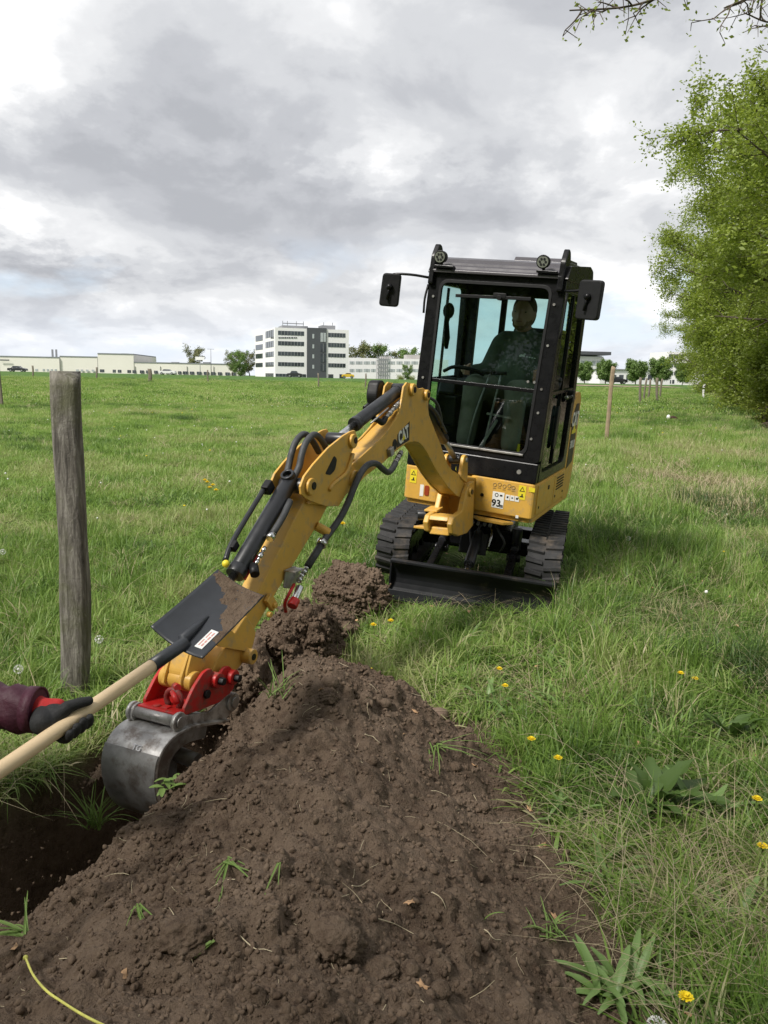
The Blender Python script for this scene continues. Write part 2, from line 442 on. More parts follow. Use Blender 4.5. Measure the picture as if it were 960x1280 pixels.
GCOL = [(0.052, 0.104, 0.020), (0.108, 0.198, 0.033), (0.178, 0.300, 0.048), (0.262, 0.395, 0.078), (0.36, 0.40, 0.15), (0.52, 0.46, 0.28)]
leafmat('grass_blade', GCOL, 0.42, attr='tint', gloss=0.03)
leafmat('dry_blade', [(0.30, 0.24, 0.14), (0.44, 0.36, 0.22), (0.55, 0.48, 0.33)], 0.25)
# ------------------------------------------------------------------ ground surface
TRENCH = [(-0.72, 3.22), (-0.96, 2.65), (-1.36, 1.95), (-1.80, 1.1), (-2.2, 0.2)]
def poly_dist(x, y, P):
    d = np.full(np.shape(x), 1e9)
    for (ax, ay), (bx, by) in zip(P[:-1], P[1:]):
        vx, vy = bx - ax, by - ay
        t = np.clip(((x - ax) * vx + (y - ay) * vy) / (vx * vx + vy * vy), 0, 1)
        d = np.minimum(d, np.hypot(x - ax - t * vx, y - ay - t * vy))
    return d
def trench_d(x, y):       # >0 outside
    return poly_dist(x, y, TRENCH) - 0.33 + 0.05 * fbm(x * 3, y * 3, oct=4, seed=5)
DITCH = (9.9, 19.6, 0.37)
def ditch_u(x, y):        # distance beyond the edge of the ditch
    return (x - (DITCH[0] + DITCH[2] * (y - DITCH[1]))) / math.hypot(1, DITCH[2])
def base_z(x, y):
    x = np.asarray(x, float); y = np.asarray(y, float)
    z = 0.035 * fbm(x * 0.35, y * 0.35, oct=3, seed=21) + 0.012 * fbm(x * 2.2, y * 2.2, oct=3, seed=22) * sstep(60, 20, np.hypot(x, y))
    r = np.hypot(x, y)
    z = z * sstep(0, 3, r) + 1.25 * sstep(32, 155, y) + 0.10 * sstep(6, 14, x) * sstep(40, 10, y)
    u = ditch_u(x, y) + 0.25 * fbm(x * 0.4, y * 0.4, oct=3, seed=31)
    w = sstep(3, 8, y)
    z = z - 0.75 * sstep(-0.4, 1.2, u) * w + 1.75 * sstep(1.6, 5.2, u) * w + 0.10 * fbm(x * 0.8, y * 0.8, oct=3, seed=8) * sstep(0.2, 1.5, u) * w
    return z
def ground_z(x, y):
    z = base_z(x, y)
    td = trench_d(x, y)
    wall = sstep(0.03, -0.10, td)
    z = z - (0.60 + 0.06 * fbm(np.asarray(x) * 4, np.asarray(y) * 4, oct=3, seed=6)) * wall + 0.02 * fbm(np.asarray(x) * 14, np.asarray(y) * 14, oct=3, seed=7) * sstep(0.12, 0, td)
    return z
def gz(x, y): return float(ground_z(np.array([float(x)]), np.array([float(y)]))[0])

RIDGE = [(-0.25, 2.84, .50, .74), (-0.22, 2.60, .39, .68), (-0.30, 2.40, .40, .64), (-0.20, 2.10, .37, .60), (-0.42, 2.1, .34, .58), (-0.22, 1.75, .39, .58),
         (-0.20, 1.40, .37, .54), (-0.45, 1.6, .34, .55), (-0.55, 1.2, .36, .56), (-0.16, 1.05, .33, .50), (-0.5, 0.7, .30, .5), (0.05, 0.6, .26, .48), (-0.2, 0.1, .2, .42)]
def heap_h(x, y):
    x = np.asarray(x, float); y = np.asarray(y, float)
    wx = x + 0.10 * fbm(x * 2.6, y * 2.6, oct=4, seed=41); wy = y + 0.09 * fbm(x * 2.1 + 9, y * 2.1, oct=3, seed=42)
    h = np.full(x.shape, -1.0)
    for (a, b, H, k) in RIDGE:
        d = np.hypot(wx - a, wy - b)
        q = H - k * (np.sqrt(d * d + 0.12 ** 2) - 0.12)
        m = np.maximum(h, q); dd = np.abs(h - q)
        h = m + 0.25 * np.maximum(0.09 - dd, 0) ** 2 / 0.09
    td = trench_d(x, y)
    h = np.where(td < 0.10, np.minimum(h, 0.02 + (td + 0.02) * 1.3), h)
    return h
def make_heap_grid():
    xs = np.arange(-1.35, 0.95, 0.0065)
    ys = [0.45]
    while ys[-1] < 3.6: ys.append(ys[-1] + 0.0045 + 0.0018 * ys[-1])
    ys = np.array(ys)
    X, Y = np.meshgrid(xs, ys)
    h = heap_h(X, Y)
    g = base_z(X, Y)
    on = sstep(-0.03, 0.06, h)
    h = h + on * (0.050 * fbm(X * 3.2, Y * 3.2, oct=3, seed=51) + 0.030 * fbm(X * 9, Y * 9, oct=4, seed=52, gain=.6) - 0.020 * (1 - np.abs(fbm(X * 6, Y * 6, oct=3, seed=58))) ** 4 + 0.012 * fbm(X * 34, Y * 34, oct=4, seed=53, gain=.7) + 0.0035 * vnoise(X * 85, Y * 85, seed=56))
    # slumped runnels down the slope
    h = h - on * 0.012 * np.abs(fbm(X * 7, Y * 2.2, oct=3, seed=57))
    # clods stamped into the surface
    r_ = np.random.default_rng(3)
    n = 4200
    cx = r_.uniform(-1.2, 0.8, n); cy = r_.uniform(0.5, 3.4, n)
    rad = 0.003 + 0.034 * r_.random(n) ** 10
    clump = fbm(cx * 1.8, cy * 1.8, oct=2, seed=59)
    rad = rad * np.where(clump > 0.05, 1.35, 0.8)
    hh = h.copy()
    for i in range(n):
        a = rad[i]
        i0, i1 = np.searchsorted(xs, (cx[i] - a, cx[i] + a)); j0, j1 = np.searchsorted(ys, (cy[i] - a, cy[i] + a))
        if i1 - i0 < 1 or j1 - j0 < 1: continue
        sx, sy = X[j0:j1, i0:i1], Y[j0:j1, i0:i1]
        el_ = r_.uniform(.7, 1.3)
        d2 = ((sx - cx[i]) * el_) ** 2 + ((sy - cy[i]) / el_) ** 2
        b = np.sqrt(np.maximum(a * a - d2, 0)) * 0.62
        ci = min(i0 + (i1 - i0) // 2, len(xs) - 1); cj = min(j0 + (j1 - j0) // 2, len(ys) - 1)
        base = h[cj, ci] - a * 0.25
        hh[j0:j1, i0:i1] = np.where(b > 0, np.maximum(hh[j0:j1, i0:i1], base + b + 0.55 * a * vnoise(sx * 0.9 / a, sy * 0.9 / a, seed=i % 7) * (b > 0)), hh[j0:j1, i0:i1])
    h = np.where(on > 0.3, hh, h)
    Z = g + h - 0.015
    return xs, ys, X, Y, Z, h
HXS, HYS, HX, HY, HZ, HH = make_heap_grid()
def surf_z(x, y):
    """top of heap or ground"""
    x = np.atleast_1d(np.asarray(x, float)); y = np.atleast_1d(np.asarray(y, float))
    z = ground_z(x, y)
    i = np.clip(np.searchsorted(HXS, x), 0, len(HXS) - 1); j = np.clip(np.searchsorted(HYS, y), 0, len(HYS) - 1)
    ins = (x > HXS[0]) & (x < HXS[-1]) & (y > HYS[0]) & (y < HYS[-1])
    return np.where(ins, np.maximum(z, HZ[j, i]), z)

def soil_nodes(t, vec, pos_bump=True):
    n1 = noise(t, vec, 2.3, 5, 0.6); n2 = noise(t, vec, 26, 6, 0.7); n3 = noise(t, vec, 140, 3, 0.6)
    c = ramp(t, n1, [(0.32, (0.066, 0.045, 0.031)), (0.5, (0.116, 0.082, 0.058)), (0.68, (0.170, 0.125, 0.091))])
    c = mixrgb(t, ramp(t, n2, [(0.42, 0.0), (0.66, 0.75)]), c, (0.165, 0.122, 0.088))
    c = mixrgb(t, ramp(t, n2, [(0.30, 0.55), (0.46, 0.0)]), c, (0.040, 0.026, 0.019))
    c = mixrgb(t, ramp(t, n3, [(0.62, 0.0), (0.72, 0.5)]), c, (0.19, 0.15, 0.12))
    h = math_node(t, 'ADD', math_node(t, 'MULTIPLY', n2, 0.7), math_node(t, 'MULTIPLY', n3, 0.35))
    return c, h
def soil_material(name, bumpd=0.009):
    m = bpy.data.materials.new(name); m.use_nodes = True; t = m.node_tree; b = t.nodes['Principled BSDF']
    g = N(t, 'ShaderNodeNewGeometry')
    c, h = soil_nodes(t, g.outputs['Position'])
    L(t, c, b.inputs['Base Color']); b.inputs['Roughness'].default_value = 0.97; b.inputs['Specular IOR Level'].default_value = 0.15
    bp = N(t, 'ShaderNodeBump'); bp.inputs['Strength'].default_value = 1; bp.inputs['Distance'].default_value = bumpd
    L(t, h, bp.inputs['Height']); L(t, bp.outputs[0], b.inputs['Normal'])
    MATS[name] = m
    return m
soil_material('soil', .020); soil_material('soil_crumb', .0015)

m = bpy.data.materials.new('meadow'); m.use_nodes = True; t = m.node_tree; b = t.nodes['Principled BSDF']; MATS['meadow'] = m
g = N(t, 'ShaderNodeNewGeometry'); pos = g.outputs['Position']
sc_, sh_ = soil_nodes(t, pos)
att = N(t, 'ShaderNodeAttribute', attribute_name='soil')
far = N(t, 'ShaderNodeAttribute', attribute_name='far')
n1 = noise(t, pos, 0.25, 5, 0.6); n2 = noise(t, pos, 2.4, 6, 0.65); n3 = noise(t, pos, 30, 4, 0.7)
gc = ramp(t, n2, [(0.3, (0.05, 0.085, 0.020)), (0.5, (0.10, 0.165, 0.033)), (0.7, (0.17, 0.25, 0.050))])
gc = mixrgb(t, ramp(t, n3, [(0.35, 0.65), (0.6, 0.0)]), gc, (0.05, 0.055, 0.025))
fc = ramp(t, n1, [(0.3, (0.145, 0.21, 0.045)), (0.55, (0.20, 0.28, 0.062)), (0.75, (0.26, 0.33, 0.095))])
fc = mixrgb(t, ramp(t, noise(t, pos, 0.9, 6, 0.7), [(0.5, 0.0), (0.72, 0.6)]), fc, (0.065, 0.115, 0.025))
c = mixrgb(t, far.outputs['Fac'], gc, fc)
lush = N(t, 'ShaderNodeAttribute', attribute_name='lush')
c = mixrgb(t, lush.outputs['Fac'], c, mixrgb(t, noise(t, pos, 0.05, 3), (0.065, 0.128, 0.034), (0.095, 0.165, 0.042)))
c = mixrgb(t, att.outputs['Fac'], c, sc_)
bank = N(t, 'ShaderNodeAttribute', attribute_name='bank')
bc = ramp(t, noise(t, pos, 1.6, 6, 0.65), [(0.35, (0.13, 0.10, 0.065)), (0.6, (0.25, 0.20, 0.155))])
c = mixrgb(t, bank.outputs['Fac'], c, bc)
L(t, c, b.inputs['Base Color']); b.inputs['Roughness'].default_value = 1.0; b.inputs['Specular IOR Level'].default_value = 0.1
bp = N(t, 'ShaderNodeBump'); bp.inputs['Strength'].default_value = 1; bp.inputs['Distance'].default_value = 0.03
L(t, sh_, bp.inputs['Height']); L(t, bp.outputs[0], b.inputs['Normal'])

def axis(lo, hi, near_lo, near_hi, step, grow):
    a = list(np.arange(near_lo, near_hi + 1e-6, step))
    s = step
    while a[-1] < hi: s *= grow; a.append(a[-1] + s)
    s = step; l = []
    v = near_lo
    while v > lo: s *= grow; v -= s; l.append(v)
    return np.array(l[::-1] + a)
gx = axis(-2500, 2500, -2.6, 1.4, 0.024, 1.055)
gy = axis(-600, 3000, 0.6, 3.8, 0.024, 1.045)
GX, GY = np.meshgrid(gx, gy)
GZ = ground_z(GX, GY)
ny, nx = GX.shape
idx = np.arange(nx * ny).reshape(ny, nx)
F = np.stack([idx[:-1, :-1], idx[:-1, 1:], idx[1:, 1:], idx[1:, :-1]], -1).reshape(-1, 4)
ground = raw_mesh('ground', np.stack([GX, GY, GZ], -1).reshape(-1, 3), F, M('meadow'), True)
tag(ground, kind='structure')
def add_attr(o, name, vals):
    a = o.data.attributes.new(name, 'FLOAT', 'POINT'); a.data.foreach_set('value', np.asarray(vals, np.float32).ravel())
_td = trench_d(GX, GY)
add_attr(ground, 'soil', np.clip(sstep(0.06, -0.02, _td) + sstep(-0.10, -0.02, heap_h(GX, GY)) * (GY < 3.7), 0, 1))
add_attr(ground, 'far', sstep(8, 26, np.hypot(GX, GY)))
add_attr(ground, 'lush', sstep(95, 112, GY - 0.05 * GX) * (ditch_u(GX, GY) < -1))
_u = ditch_u(GX, GY)
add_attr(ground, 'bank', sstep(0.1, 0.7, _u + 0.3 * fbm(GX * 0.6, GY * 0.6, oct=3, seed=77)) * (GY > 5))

ny, nx = HX.shape
idx = np.arange(nx * ny).reshape(ny, nx)
F = np.stack([idx[:-1, :-1], idx[:-1, 1:], idx[1:, 1:], idx[1:, :-1]], -1).reshape(-1, 4)
keep = (HH > -0.06).ravel()[F].all(1)
F = F[keep]
used = np.unique(F); remap = np.full(nx * ny, -1); remap[used] = np.arange(len(used))
heap = raw_mesh('soil_heap', np.stack([HX, HY, HZ], -1).reshape(-1, 3)[used], remap[F], M('soil'), True)
tag(heap, 'long heap of loose dark brown soil thrown up along the right of the trench', 'soil heap')

# ------------------------------------------------------------------ lumps of earth
def ico(sub):
    bm = bmesh.new(); bmesh.ops.create_icosphere(bm, subdivisions=sub, radius=1)
    v = np.array([tuple(p.co) for p in bm.verts]); f = np.array([[q.index for q in p.verts] for p in bm.faces]); bm.free()
    return v, f
def clod(name, c, rad, seed, sub=4, amp=0.25, parent=None, freq=2.4, fine=0.10):
    v, f = ico(sub)
    n = v.copy()
    d = amp * fbm(v[:, 0] * freq + seed, v[:, 1] * freq, v[:, 2] * freq + 5, oct=4, seed=seed, gain=.6) + fine * fbm(v[:, 0] * 9, v[:, 1] * 9 + seed, v[:, 2] * 9 + 3, oct=3, seed=seed + 1, gain=.7)
    v = v * (1 + d)[:, None] * np.array(rad)
    o = raw_mesh(name, v, f, M('soil'), True, parent)
    o.location = c
    o.rotation_euler = (0, 0, seed * 1.3)
    return o
def xyz(x, y, dz=0): return (x, y, float(surf_z(x, y)[0]) + dz)
l1 = clod('earth_lump', xyz(-0.42, 3.95, 0.12), (0.23, 0.22, 0.22), 3, 6, 0.42, fine=.16)
tag(l1, 'big dark matted lump of earth and roots right behind the red coupler', 'earth lump')
l2 = clod('earth_lump', xyz(-0.20, 5.0, 0.10), (0.27, 0.20, 0.20), 9, 6, 0.42, fine=.16)
tag(l2, 'crumbly brown lump of earth lying against the left end of the dozer blade', 'earth lump')
l3 = clod('earth_lump', xyz(-0.36, 4.42, 0.04), (0.20, 0.20, 0.14), 14, 6, 0.42, fine=.16)
tag(l3, 'low crumbled lump of earth in the middle of the three behind the yellow arm', 'earth lump')
l4 = clod('earth_lump', xyz(-0.66, 3.62, 0.05), (0.16, 0.22, 0.20), 17, 5, 0.42, fine=.16)
tag(l4, 'dark root filled lump of earth at the far end of the trench', 'earth lump')

# countable bigger clods on the heap
src = None
CL = [(-0.02, 2.42, .020), (0.13, 2.62, .026), (0.28, 2.72, .022), (0.20, 2.45, .018), (0.36, 2.5, .016), (-0.12, 1.72, .016), (-0.24, 1.72, .014), (0.30, 2.1, .017),
      (0.08, 1.55, .022), (0.14, 1.52, .026), (0.10, 1.62, .015), (0.38, 2.28, .020), (-0.52, 1.80, .018), (-0.18, 2.75, .030), (0.02, 2.85, .024), (0.26, 1.74, .020)]
CLL = ['brown clod below the crest of the heap, left one of a pair', 'biggest brown clod high on the right slope of the heap', 'brown clod at the upper right rim of the heap', 'brown clod in the middle of the right slope, below the biggest', 'small brown clod at the right rim beside the lying grass bundle',
       'round pebble sized clod in the centre of the heap face', 'smaller clod touching a round one in the centre of the heap face', 'brown clod at the right foot of the heap by the straw', 'clod near the bottom of the heap, left of two', 'clod near the bottom of the heap, bigger one of two', 'tiny clod just above the two at the bottom of the heap',
       'brown clod on the right rim halfway down the heap', 'brown clod on the left slope of the heap above the trench', 'rounded clod right at the crest of the heap', 'clod just behind the crest of the heap', 'clod on the lower right slope near the lone green blade']
for i, (x, y, r) in enumerate(CL):
    o = clod('soil_clod', xyz(x, y, r * 0.35), (r, r * random.uniform(.8, 1.1), r * .8), 20 + i, 3, 0.3)
    tag(o, CLL[i], 'soil clod', 'loose clods on the soil heap')
o = clod('field_stone', xyz(0.255, 3.42, 0.01), (0.06, 0.045, 0.035), 51, 3, 0.15, fine=.03)
o.data = o.data.copy(); o.data.materials[0] = pmat('stone_brown', (0.19, 0.13, 0.095), 0.85, bump=0.003, bscale=60)
tag(o, 'smooth brown stone in the grass just beyond the crest of the heap', 'stone')

# ------------------------------------------------------------------ instancing (only for what nobody could count)
def scatter(name, P, rot, scale, index, tint, sources):
    c = bpy.data.collections.new(name + '_sources')
    for s in sources:
        c.objects.link(s)
    me = bpy.data.meshes.new(name); n = len(P)
    me.vertices.add(n); me.vertices.foreach_set('co', np.asarray(P, np.float32).ravel())
    a = me.attributes.new('rot', 'FLOAT_VECTOR', 'POINT'); a.data.foreach_set('vector', np.asarray(rot, np.float32).ravel())
    a = me.attributes.new('scl', 'FLOAT_VECTOR', 'POINT'); sc3 = np.asarray(scale, np.float32)
    if sc3.ndim == 1: sc3 = np.repeat(sc3[:, None], 3, 1)
    a.data.foreach_set('vector', sc3.ravel())
    a = me.attributes.new('pick', 'INT', 'POINT'); a.data.foreach_set('value', np.asarray(index, np.int32))
    a = me.attributes.new('tint', 'FLOAT', 'POINT'); a.data.foreach_set('value', np.asarray(tint, np.float32))
    o = bpy.data.objects.new(name, me); COL.objects.link(o)
    ng = bpy.data.node_groups.new(name, 'GeometryNodeTree')
    ng.interface.new_socket('Geometry', in_out='INPUT', socket_type='NodeSocketGeometry')
    ng.interface.new_socket('Geometry', in_out='OUTPUT', socket_type='NodeSocketGeometry')
    gi, go = ng.nodes.new('NodeGroupInput'), ng.nodes.new('NodeGroupOutput')
    ci = ng.nodes.new('GeometryNodeCollectionInfo'); ci.inputs['Collection'].default_value = c
    ci.inputs['Separate Children'].default_value = True; ci.inputs['Reset Children'].default_value = True
    ip = ng.nodes.new('GeometryNodeInstanceOnPoints'); ip.inputs['Pick Instance'].default_value = True
    def na(nm, ty):
        x = ng.nodes.new('GeometryNodeInputNamedAttribute'); x.data_type = ty; x.inputs[0].default_value = nm
        return next(s for s in x.outputs if s.enabled and s.name == 'Attribute')
    ng.links.new(gi.outputs[0], ip.inputs['Points']); ng.links.new(ci.outputs[0], ip.inputs['Instance'])
    ng.links.new(na('pick', 'INT'), ip.inputs['Instance Index'])
    er = ng.nodes.new('FunctionNodeEulerToRotation'); ng.links.new(na('rot', 'FLOAT_VECTOR'), er.inputs[0]); ng.links.new(er.outputs[0], ip.inputs['Rotation'])
    ng.links.new(na('scl', 'FLOAT_VECTOR'), ip.inputs['Scale'])
    ng.links.new(ip.outputs[0], go.inputs[0])
    md = o.modifiers.new('scatter', 'NODES'); md.node_group = ng
    tag(o, kind='stuff')
    return o

def blade_mesh(name, n, rad, hr, wr, lean, seed, mat, stiff=0.5, segs=3, upfrac=1.0):
    r = np.random.default_rng(seed)
    th = r.uniform(0, 2 * np.pi, n); q = rad * np.sqrt(r.random(n))
    bx, by = q * np.cos(th), q * np.sin(th)
    az = th * 0.3 + r.uniform(0, 2 * np.pi, n)
    H = r.uniform(*hr, n) * (1 - 0.25 * (q / max(rad, 1e-6)) ** 2); W = r.uniform(*wr, n)
    ln = r.uniform(lean[0], lean[1], n)
    V = []; 
    for k in range(segs + 1):
        t = k / segs
        out = H * (ln * t * 0.45 + ln * ln * t * t * 0.75); up = H * t * np.maximum(1 - 0.45 * ln * t * t, .1) * upfrac
        w = W * (1 - t) ** 0.6 * 0.5 * (1.0 if k else 0.7)
        cx, cy = bx + out * np.cos(az), by + out * np.sin(az)
        px, py = -np.sin(az) * w, np.cos(az) * w
        if k < segs:
            V.append(np.stack([cx - px, cy - py, up], -1)); V.append(np.stack([cx + px, cy + py, up], -1))
        else: V.append(np.stack([cx, cy, up], -1))
    K = len(V)
    V = np.stack(V, 1).reshape(-1, 3)
    fs = []
    for k in range(segs - 1):
        a = 2 * k; fs += [(a, a + 1, a + 3), (a, a + 3, a + 2)]
    a = 2 * (segs - 1); fs.append((a, a + 1, a + 2))
    Fx = (np.arange(n)[:, None, None] * K + np.array(fs)[None]).reshape(-1, 3)
    return raw_mesh(name, V, Fx, M(mat), False, link=False)

def in_view(x, y, half=33, back=0.3):
    return np.abs(np.degrees(np.arctan2(x, y + back))) < half
EXC = (0.82, 6.23)
def exc_local(x, y, yaw=0.36):
    dx, dy = x - EXC[0], y - EXC[1]; c, s = math.cos(yaw), math.sin(yaw)
    return dx * c - dy * s, dx * s + dy * c
def bare(x, y):
    """1 where no grass grows"""
    m = sstep(0.05, -0.01, trench_d(x, y))
    m = np.maximum(m, sstep(-0.10, -0.01, heap_h(x, y)) * (y < 3.8))
    for (a, b, r) in ((-0.42, 3.95, .22), (-0.20, 5.0, .22), (-0.36, 4.42, .16), (-0.66, 3.62, .16)):
        m = np.maximum(m, sstep(r * 1.05, r * 0.8, np.hypot(x - a, y - b)))
    lx, ly = exc_local(x, y)
    m = np.maximum(m, ((np.abs(np.abs(lx) - 0.385) < 0.13) & (ly > -0.78) & (ly < 0.72)).astype(float))
    m = np.maximum(m, ((np.abs(lx) < 0.51) & (ly > -1.16) & (ly < -1.03)).astype(float))
    return m

# ------------------------------------------------------------------ grass
LOW = [(*gpt(px, py, .04), r) for px, py, r in ((815, 985, .22), (915, 900, .18), (770, 1225, .17), (610, 875, .14), (590, 800, .16), (690, 880, .14), (760, 1085, .12), (900, 1130, .14), (700, 1010, .12), (880, 1010, .14), (650, 850, .22), (640, 820, .2))]
FENCE = ((-1.45, 3.6), (6.6, 23.4))
def fence_side(x, y):     # >0 right of the fence line
    (ax, ay), (bx, by) = FENCE
    return ((x - ax) * (by - ay) - (y - ay) * (bx - ax)) / math.hypot(bx - ax, by - ay)
T = []
T.append(blade_mesh('grass_a', 16, .055, (.07, .15), (.0034, .006), (.2, 1.0), 1, 'grass_blade'))
T.append(blade_mesh('grass_b', 18, .06, (.10, .20), (.0036, .0066), (.2, 1.1), 2, 'grass_blade'))
T.append(blade_mesh('grass_c', 15, .05, (.16, .32), (.0036, .0075), (.15, .9), 3, 'grass_blade'))
T.append(blade_mesh('grass_d', 13, .05, (.14, .28), (.005, .011), (.4, 1.3), 4, 'grass_blade'))
T.append(blade_mesh('grass_e', 8, .06, (.12, .32), (.0018, .0036), (.5, 1.6), 5, 'dry_blade'))
T.append(blade_mesh('grass_f', 10, .07, (.05, .11), (.009, .018), (.7, 1.5), 6, 'grass_blade'))
T.append(blade_mesh('grass_g', 90, .34, (.09, .19), (.006, .011), (.2, 1.1), 7, 'grass_blade'))
T.append(blade_mesh('grass_h', 80, .34, (.14, .30), (.006, .011), (.2, 1.0), 8, 'grass_blade'))
T.append(blade_mesh('grass_i', 60, .34, (.12, .26), (.004, .008), (.5, 1.5), 9, 'dry_blade'))
T.append(blade_mesh('grass_j', 150, 1.1, (.08, .19), (.022, .04), (.2, 1.0), 10, 'grass_blade', segs=2))
def ring_points(r0, r1, dens, seed, half=34):
    r = np.random.default_rng(seed)
    A = math.radians(half) * (r1 * r1 - r0 * r0)
    n = int(A * dens)
    rr = np.sqrt(r.uniform(r0 * r0, r1 * r1, n)); th = np.radians(r.uniform(-half, half, n))
    return rr * np.sin(th), rr * np.cos(th) , r
GP, GR, GS, GI, GT = [], [], [], [], []
def brown_patch(x, y):
    """dead straw patches seen on the verge"""
    q = np.zeros_like(x)
    for (a, b, sx, sy, k) in ((4.75, 12.0, .55, 1.5, 1.25), (4.0, 11.2, .4, .8, .8), (4.5, 9.6, .22, 1.0, .8), (3.55, 8.2, .22, .8, .5), (0.95, 2.15, .16, .2, .45), (1.25, 1.9, .2, .2, .4), (0.75, 3.5, .25, .3, .3), (5.4, 9.5, .3, .5, .4), (6.8, 17.5, .6, 1.2, .4), (3.2, 12.8, .5, .9, .4)):
        q = np.maximum(q, k * np.exp(-(((x - a) / sx) ** 2 + ((y - b) / sy) ** 2)))
    return q
def zone(r0, r1, dens, seed, kind):
    x, y, r = ring_points(r0, r1, dens, seed)
    y = y + 0.0
    keep = (r.random(len(x)) > bare(x, y)) & (ditch_u(x, y) < 0.0 + r.random(len(x)) ** 3 * 2.2) & (y < 105)
    x, y = x[keep], y[keep]; n = len(x)
    side = sstep(-0.5, 0.9, fence_side(x, y) + 0.5 * fbm(x, y, oct=2, seed=61))
    tall = np.clip(0.5 + 1.3 * fbm(x * 1.1, y * 1.1, oct=4, seed=62, gain=.6), 0, 1)
    patch = fbm(x * 0.32, y * 0.32, oct=4, seed=63)
    bp_ = brown_patch(x, y)
    u = r.random(n)
    dry = (0.03 + 0.09 * side) * np.clip(1 + 2.2 * fbm(x * 1.3, y * 1.3, oct=3, seed=64), 0, 3) + bp_ * 0.75
    if kind == 'near':
        pick = np.where(u < dry, 4, np.where(u < dry + .10 + .12 * side, 5, np.where(r.random(n) < (0.12 + 0.55 * side) * (0.4 + tall), np.where(r.random(n) < .6, 2, 3), np.where(r.random(n) < .5, 0, 1))))
        s = r.uniform(.75, 1.2, n)
    elif kind == 'mid':
        pick = np.where(u < dry, 8, np.where(r.random(n) < (0.05 + 0.45 * side) * (0.4 + tall), 7, 6))
        s = r.uniform(.75, 1.2, n)
    else:
        pick = np.full(n, 9); s = r.uniform(.8, 1.3, n)
    # height dies down right by the wheels and at the heap's foot
    edge = sstep(0.0, -0.14, heap_h(x, y))
    sz = s * (0.62 + 0.60 * tall) * (0.82 + 0.18 * side); sz = sz * (1 - .45 * np.exp(-(((x - .98) / .25) ** 2 + ((y - 2.75) / .3) ** 2)))
    lx_, ly_ = exc_local(x, y); sz = sz * (1 - .55 * (np.abs(lx_) < .75) * sstep(-1.75, -1.35, ly_) * (ly_ < .8))
    tint = 0.50 + 0.42 * patch + 0.55 * fbm(x * 1.5, y * 1.5, oct=4, seed=65, gain=.6) + r.normal(0, .09, n) + 0.05 * (1 - side) + 0.25 * bp_
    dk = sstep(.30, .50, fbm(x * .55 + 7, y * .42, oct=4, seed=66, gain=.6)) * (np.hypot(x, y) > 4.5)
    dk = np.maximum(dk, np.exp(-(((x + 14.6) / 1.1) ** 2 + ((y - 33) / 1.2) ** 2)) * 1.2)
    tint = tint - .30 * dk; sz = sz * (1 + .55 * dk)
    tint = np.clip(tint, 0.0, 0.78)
    tint = np.where(r.random(n) < 0.04 + .04 * side, 0.9, tint)
    z = surf_z(x, y) - 0.008
    for (a, b, q) in LOW: sz = sz * (1 - .6 * np.exp(-((x - a) ** 2 + (y - b) ** 2) / (q * q)))
    tilt = r.normal(0, .14, (n, 2))
    GP.append(np.stack([x, y, z], -1)); GR.append(np.stack([tilt[:, 0], tilt[:, 1], r.uniform(0, 6.28, n)], -1))
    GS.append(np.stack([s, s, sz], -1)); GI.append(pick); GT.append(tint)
zone(0.6, 3.2, 760, 1, 'near')
zone(3.2, 5.5, 480, 2, 'near')
zone(5.5, 9.0, 260, 3, 'near')
zone(9.0, 20, 26, 4, 'mid')
zone(20, 42, 10, 5, 'mid')
zone(40, 105, 1.6, 6, 'far')
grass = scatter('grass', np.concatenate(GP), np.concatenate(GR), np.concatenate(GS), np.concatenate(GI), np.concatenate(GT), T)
print('grass instances', sum(map(len, GP)))

# soil crumbs
cr = []
for k in range(5):
    v, f = ico(2)
    v = v * (1 + 0.60 * fbm(v[:, 0] * 1.9 + k, v[:, 1] * 1.9, v[:, 2] * 1.9 + 2, oct=3, seed=90 + k, gain=.7))[:, None] * np.array([1, .8, .7])
    cr.append(raw_mesh('crumb_' + 'abcde'[k], v, f, M('soil_crumb'), False, link=False))
r = np.random.default_rng(77)
n = 120000
x = r.uniform(-1.25, 0.85, n); y = 0.5 + 3.0 * r.random(n) ** 1.15
h = heap_h(x, y); cl = fbm(x * 2.6, y * 2.6, oct=3, seed=92)
k = (h > -0.05 - 0.05 * r.random(n)) & (trench_d(x, y) > -0.05) & (r.random(n) < 0.35 + 0.9 * np.clip(cl + .25, 0, 1))
x, y = x[k], y[k]
P = [np.stack([x, y, surf_z(x, y)], -1)]; S = [0.0013 + 0.010 * r.random(len(x)) ** 6]
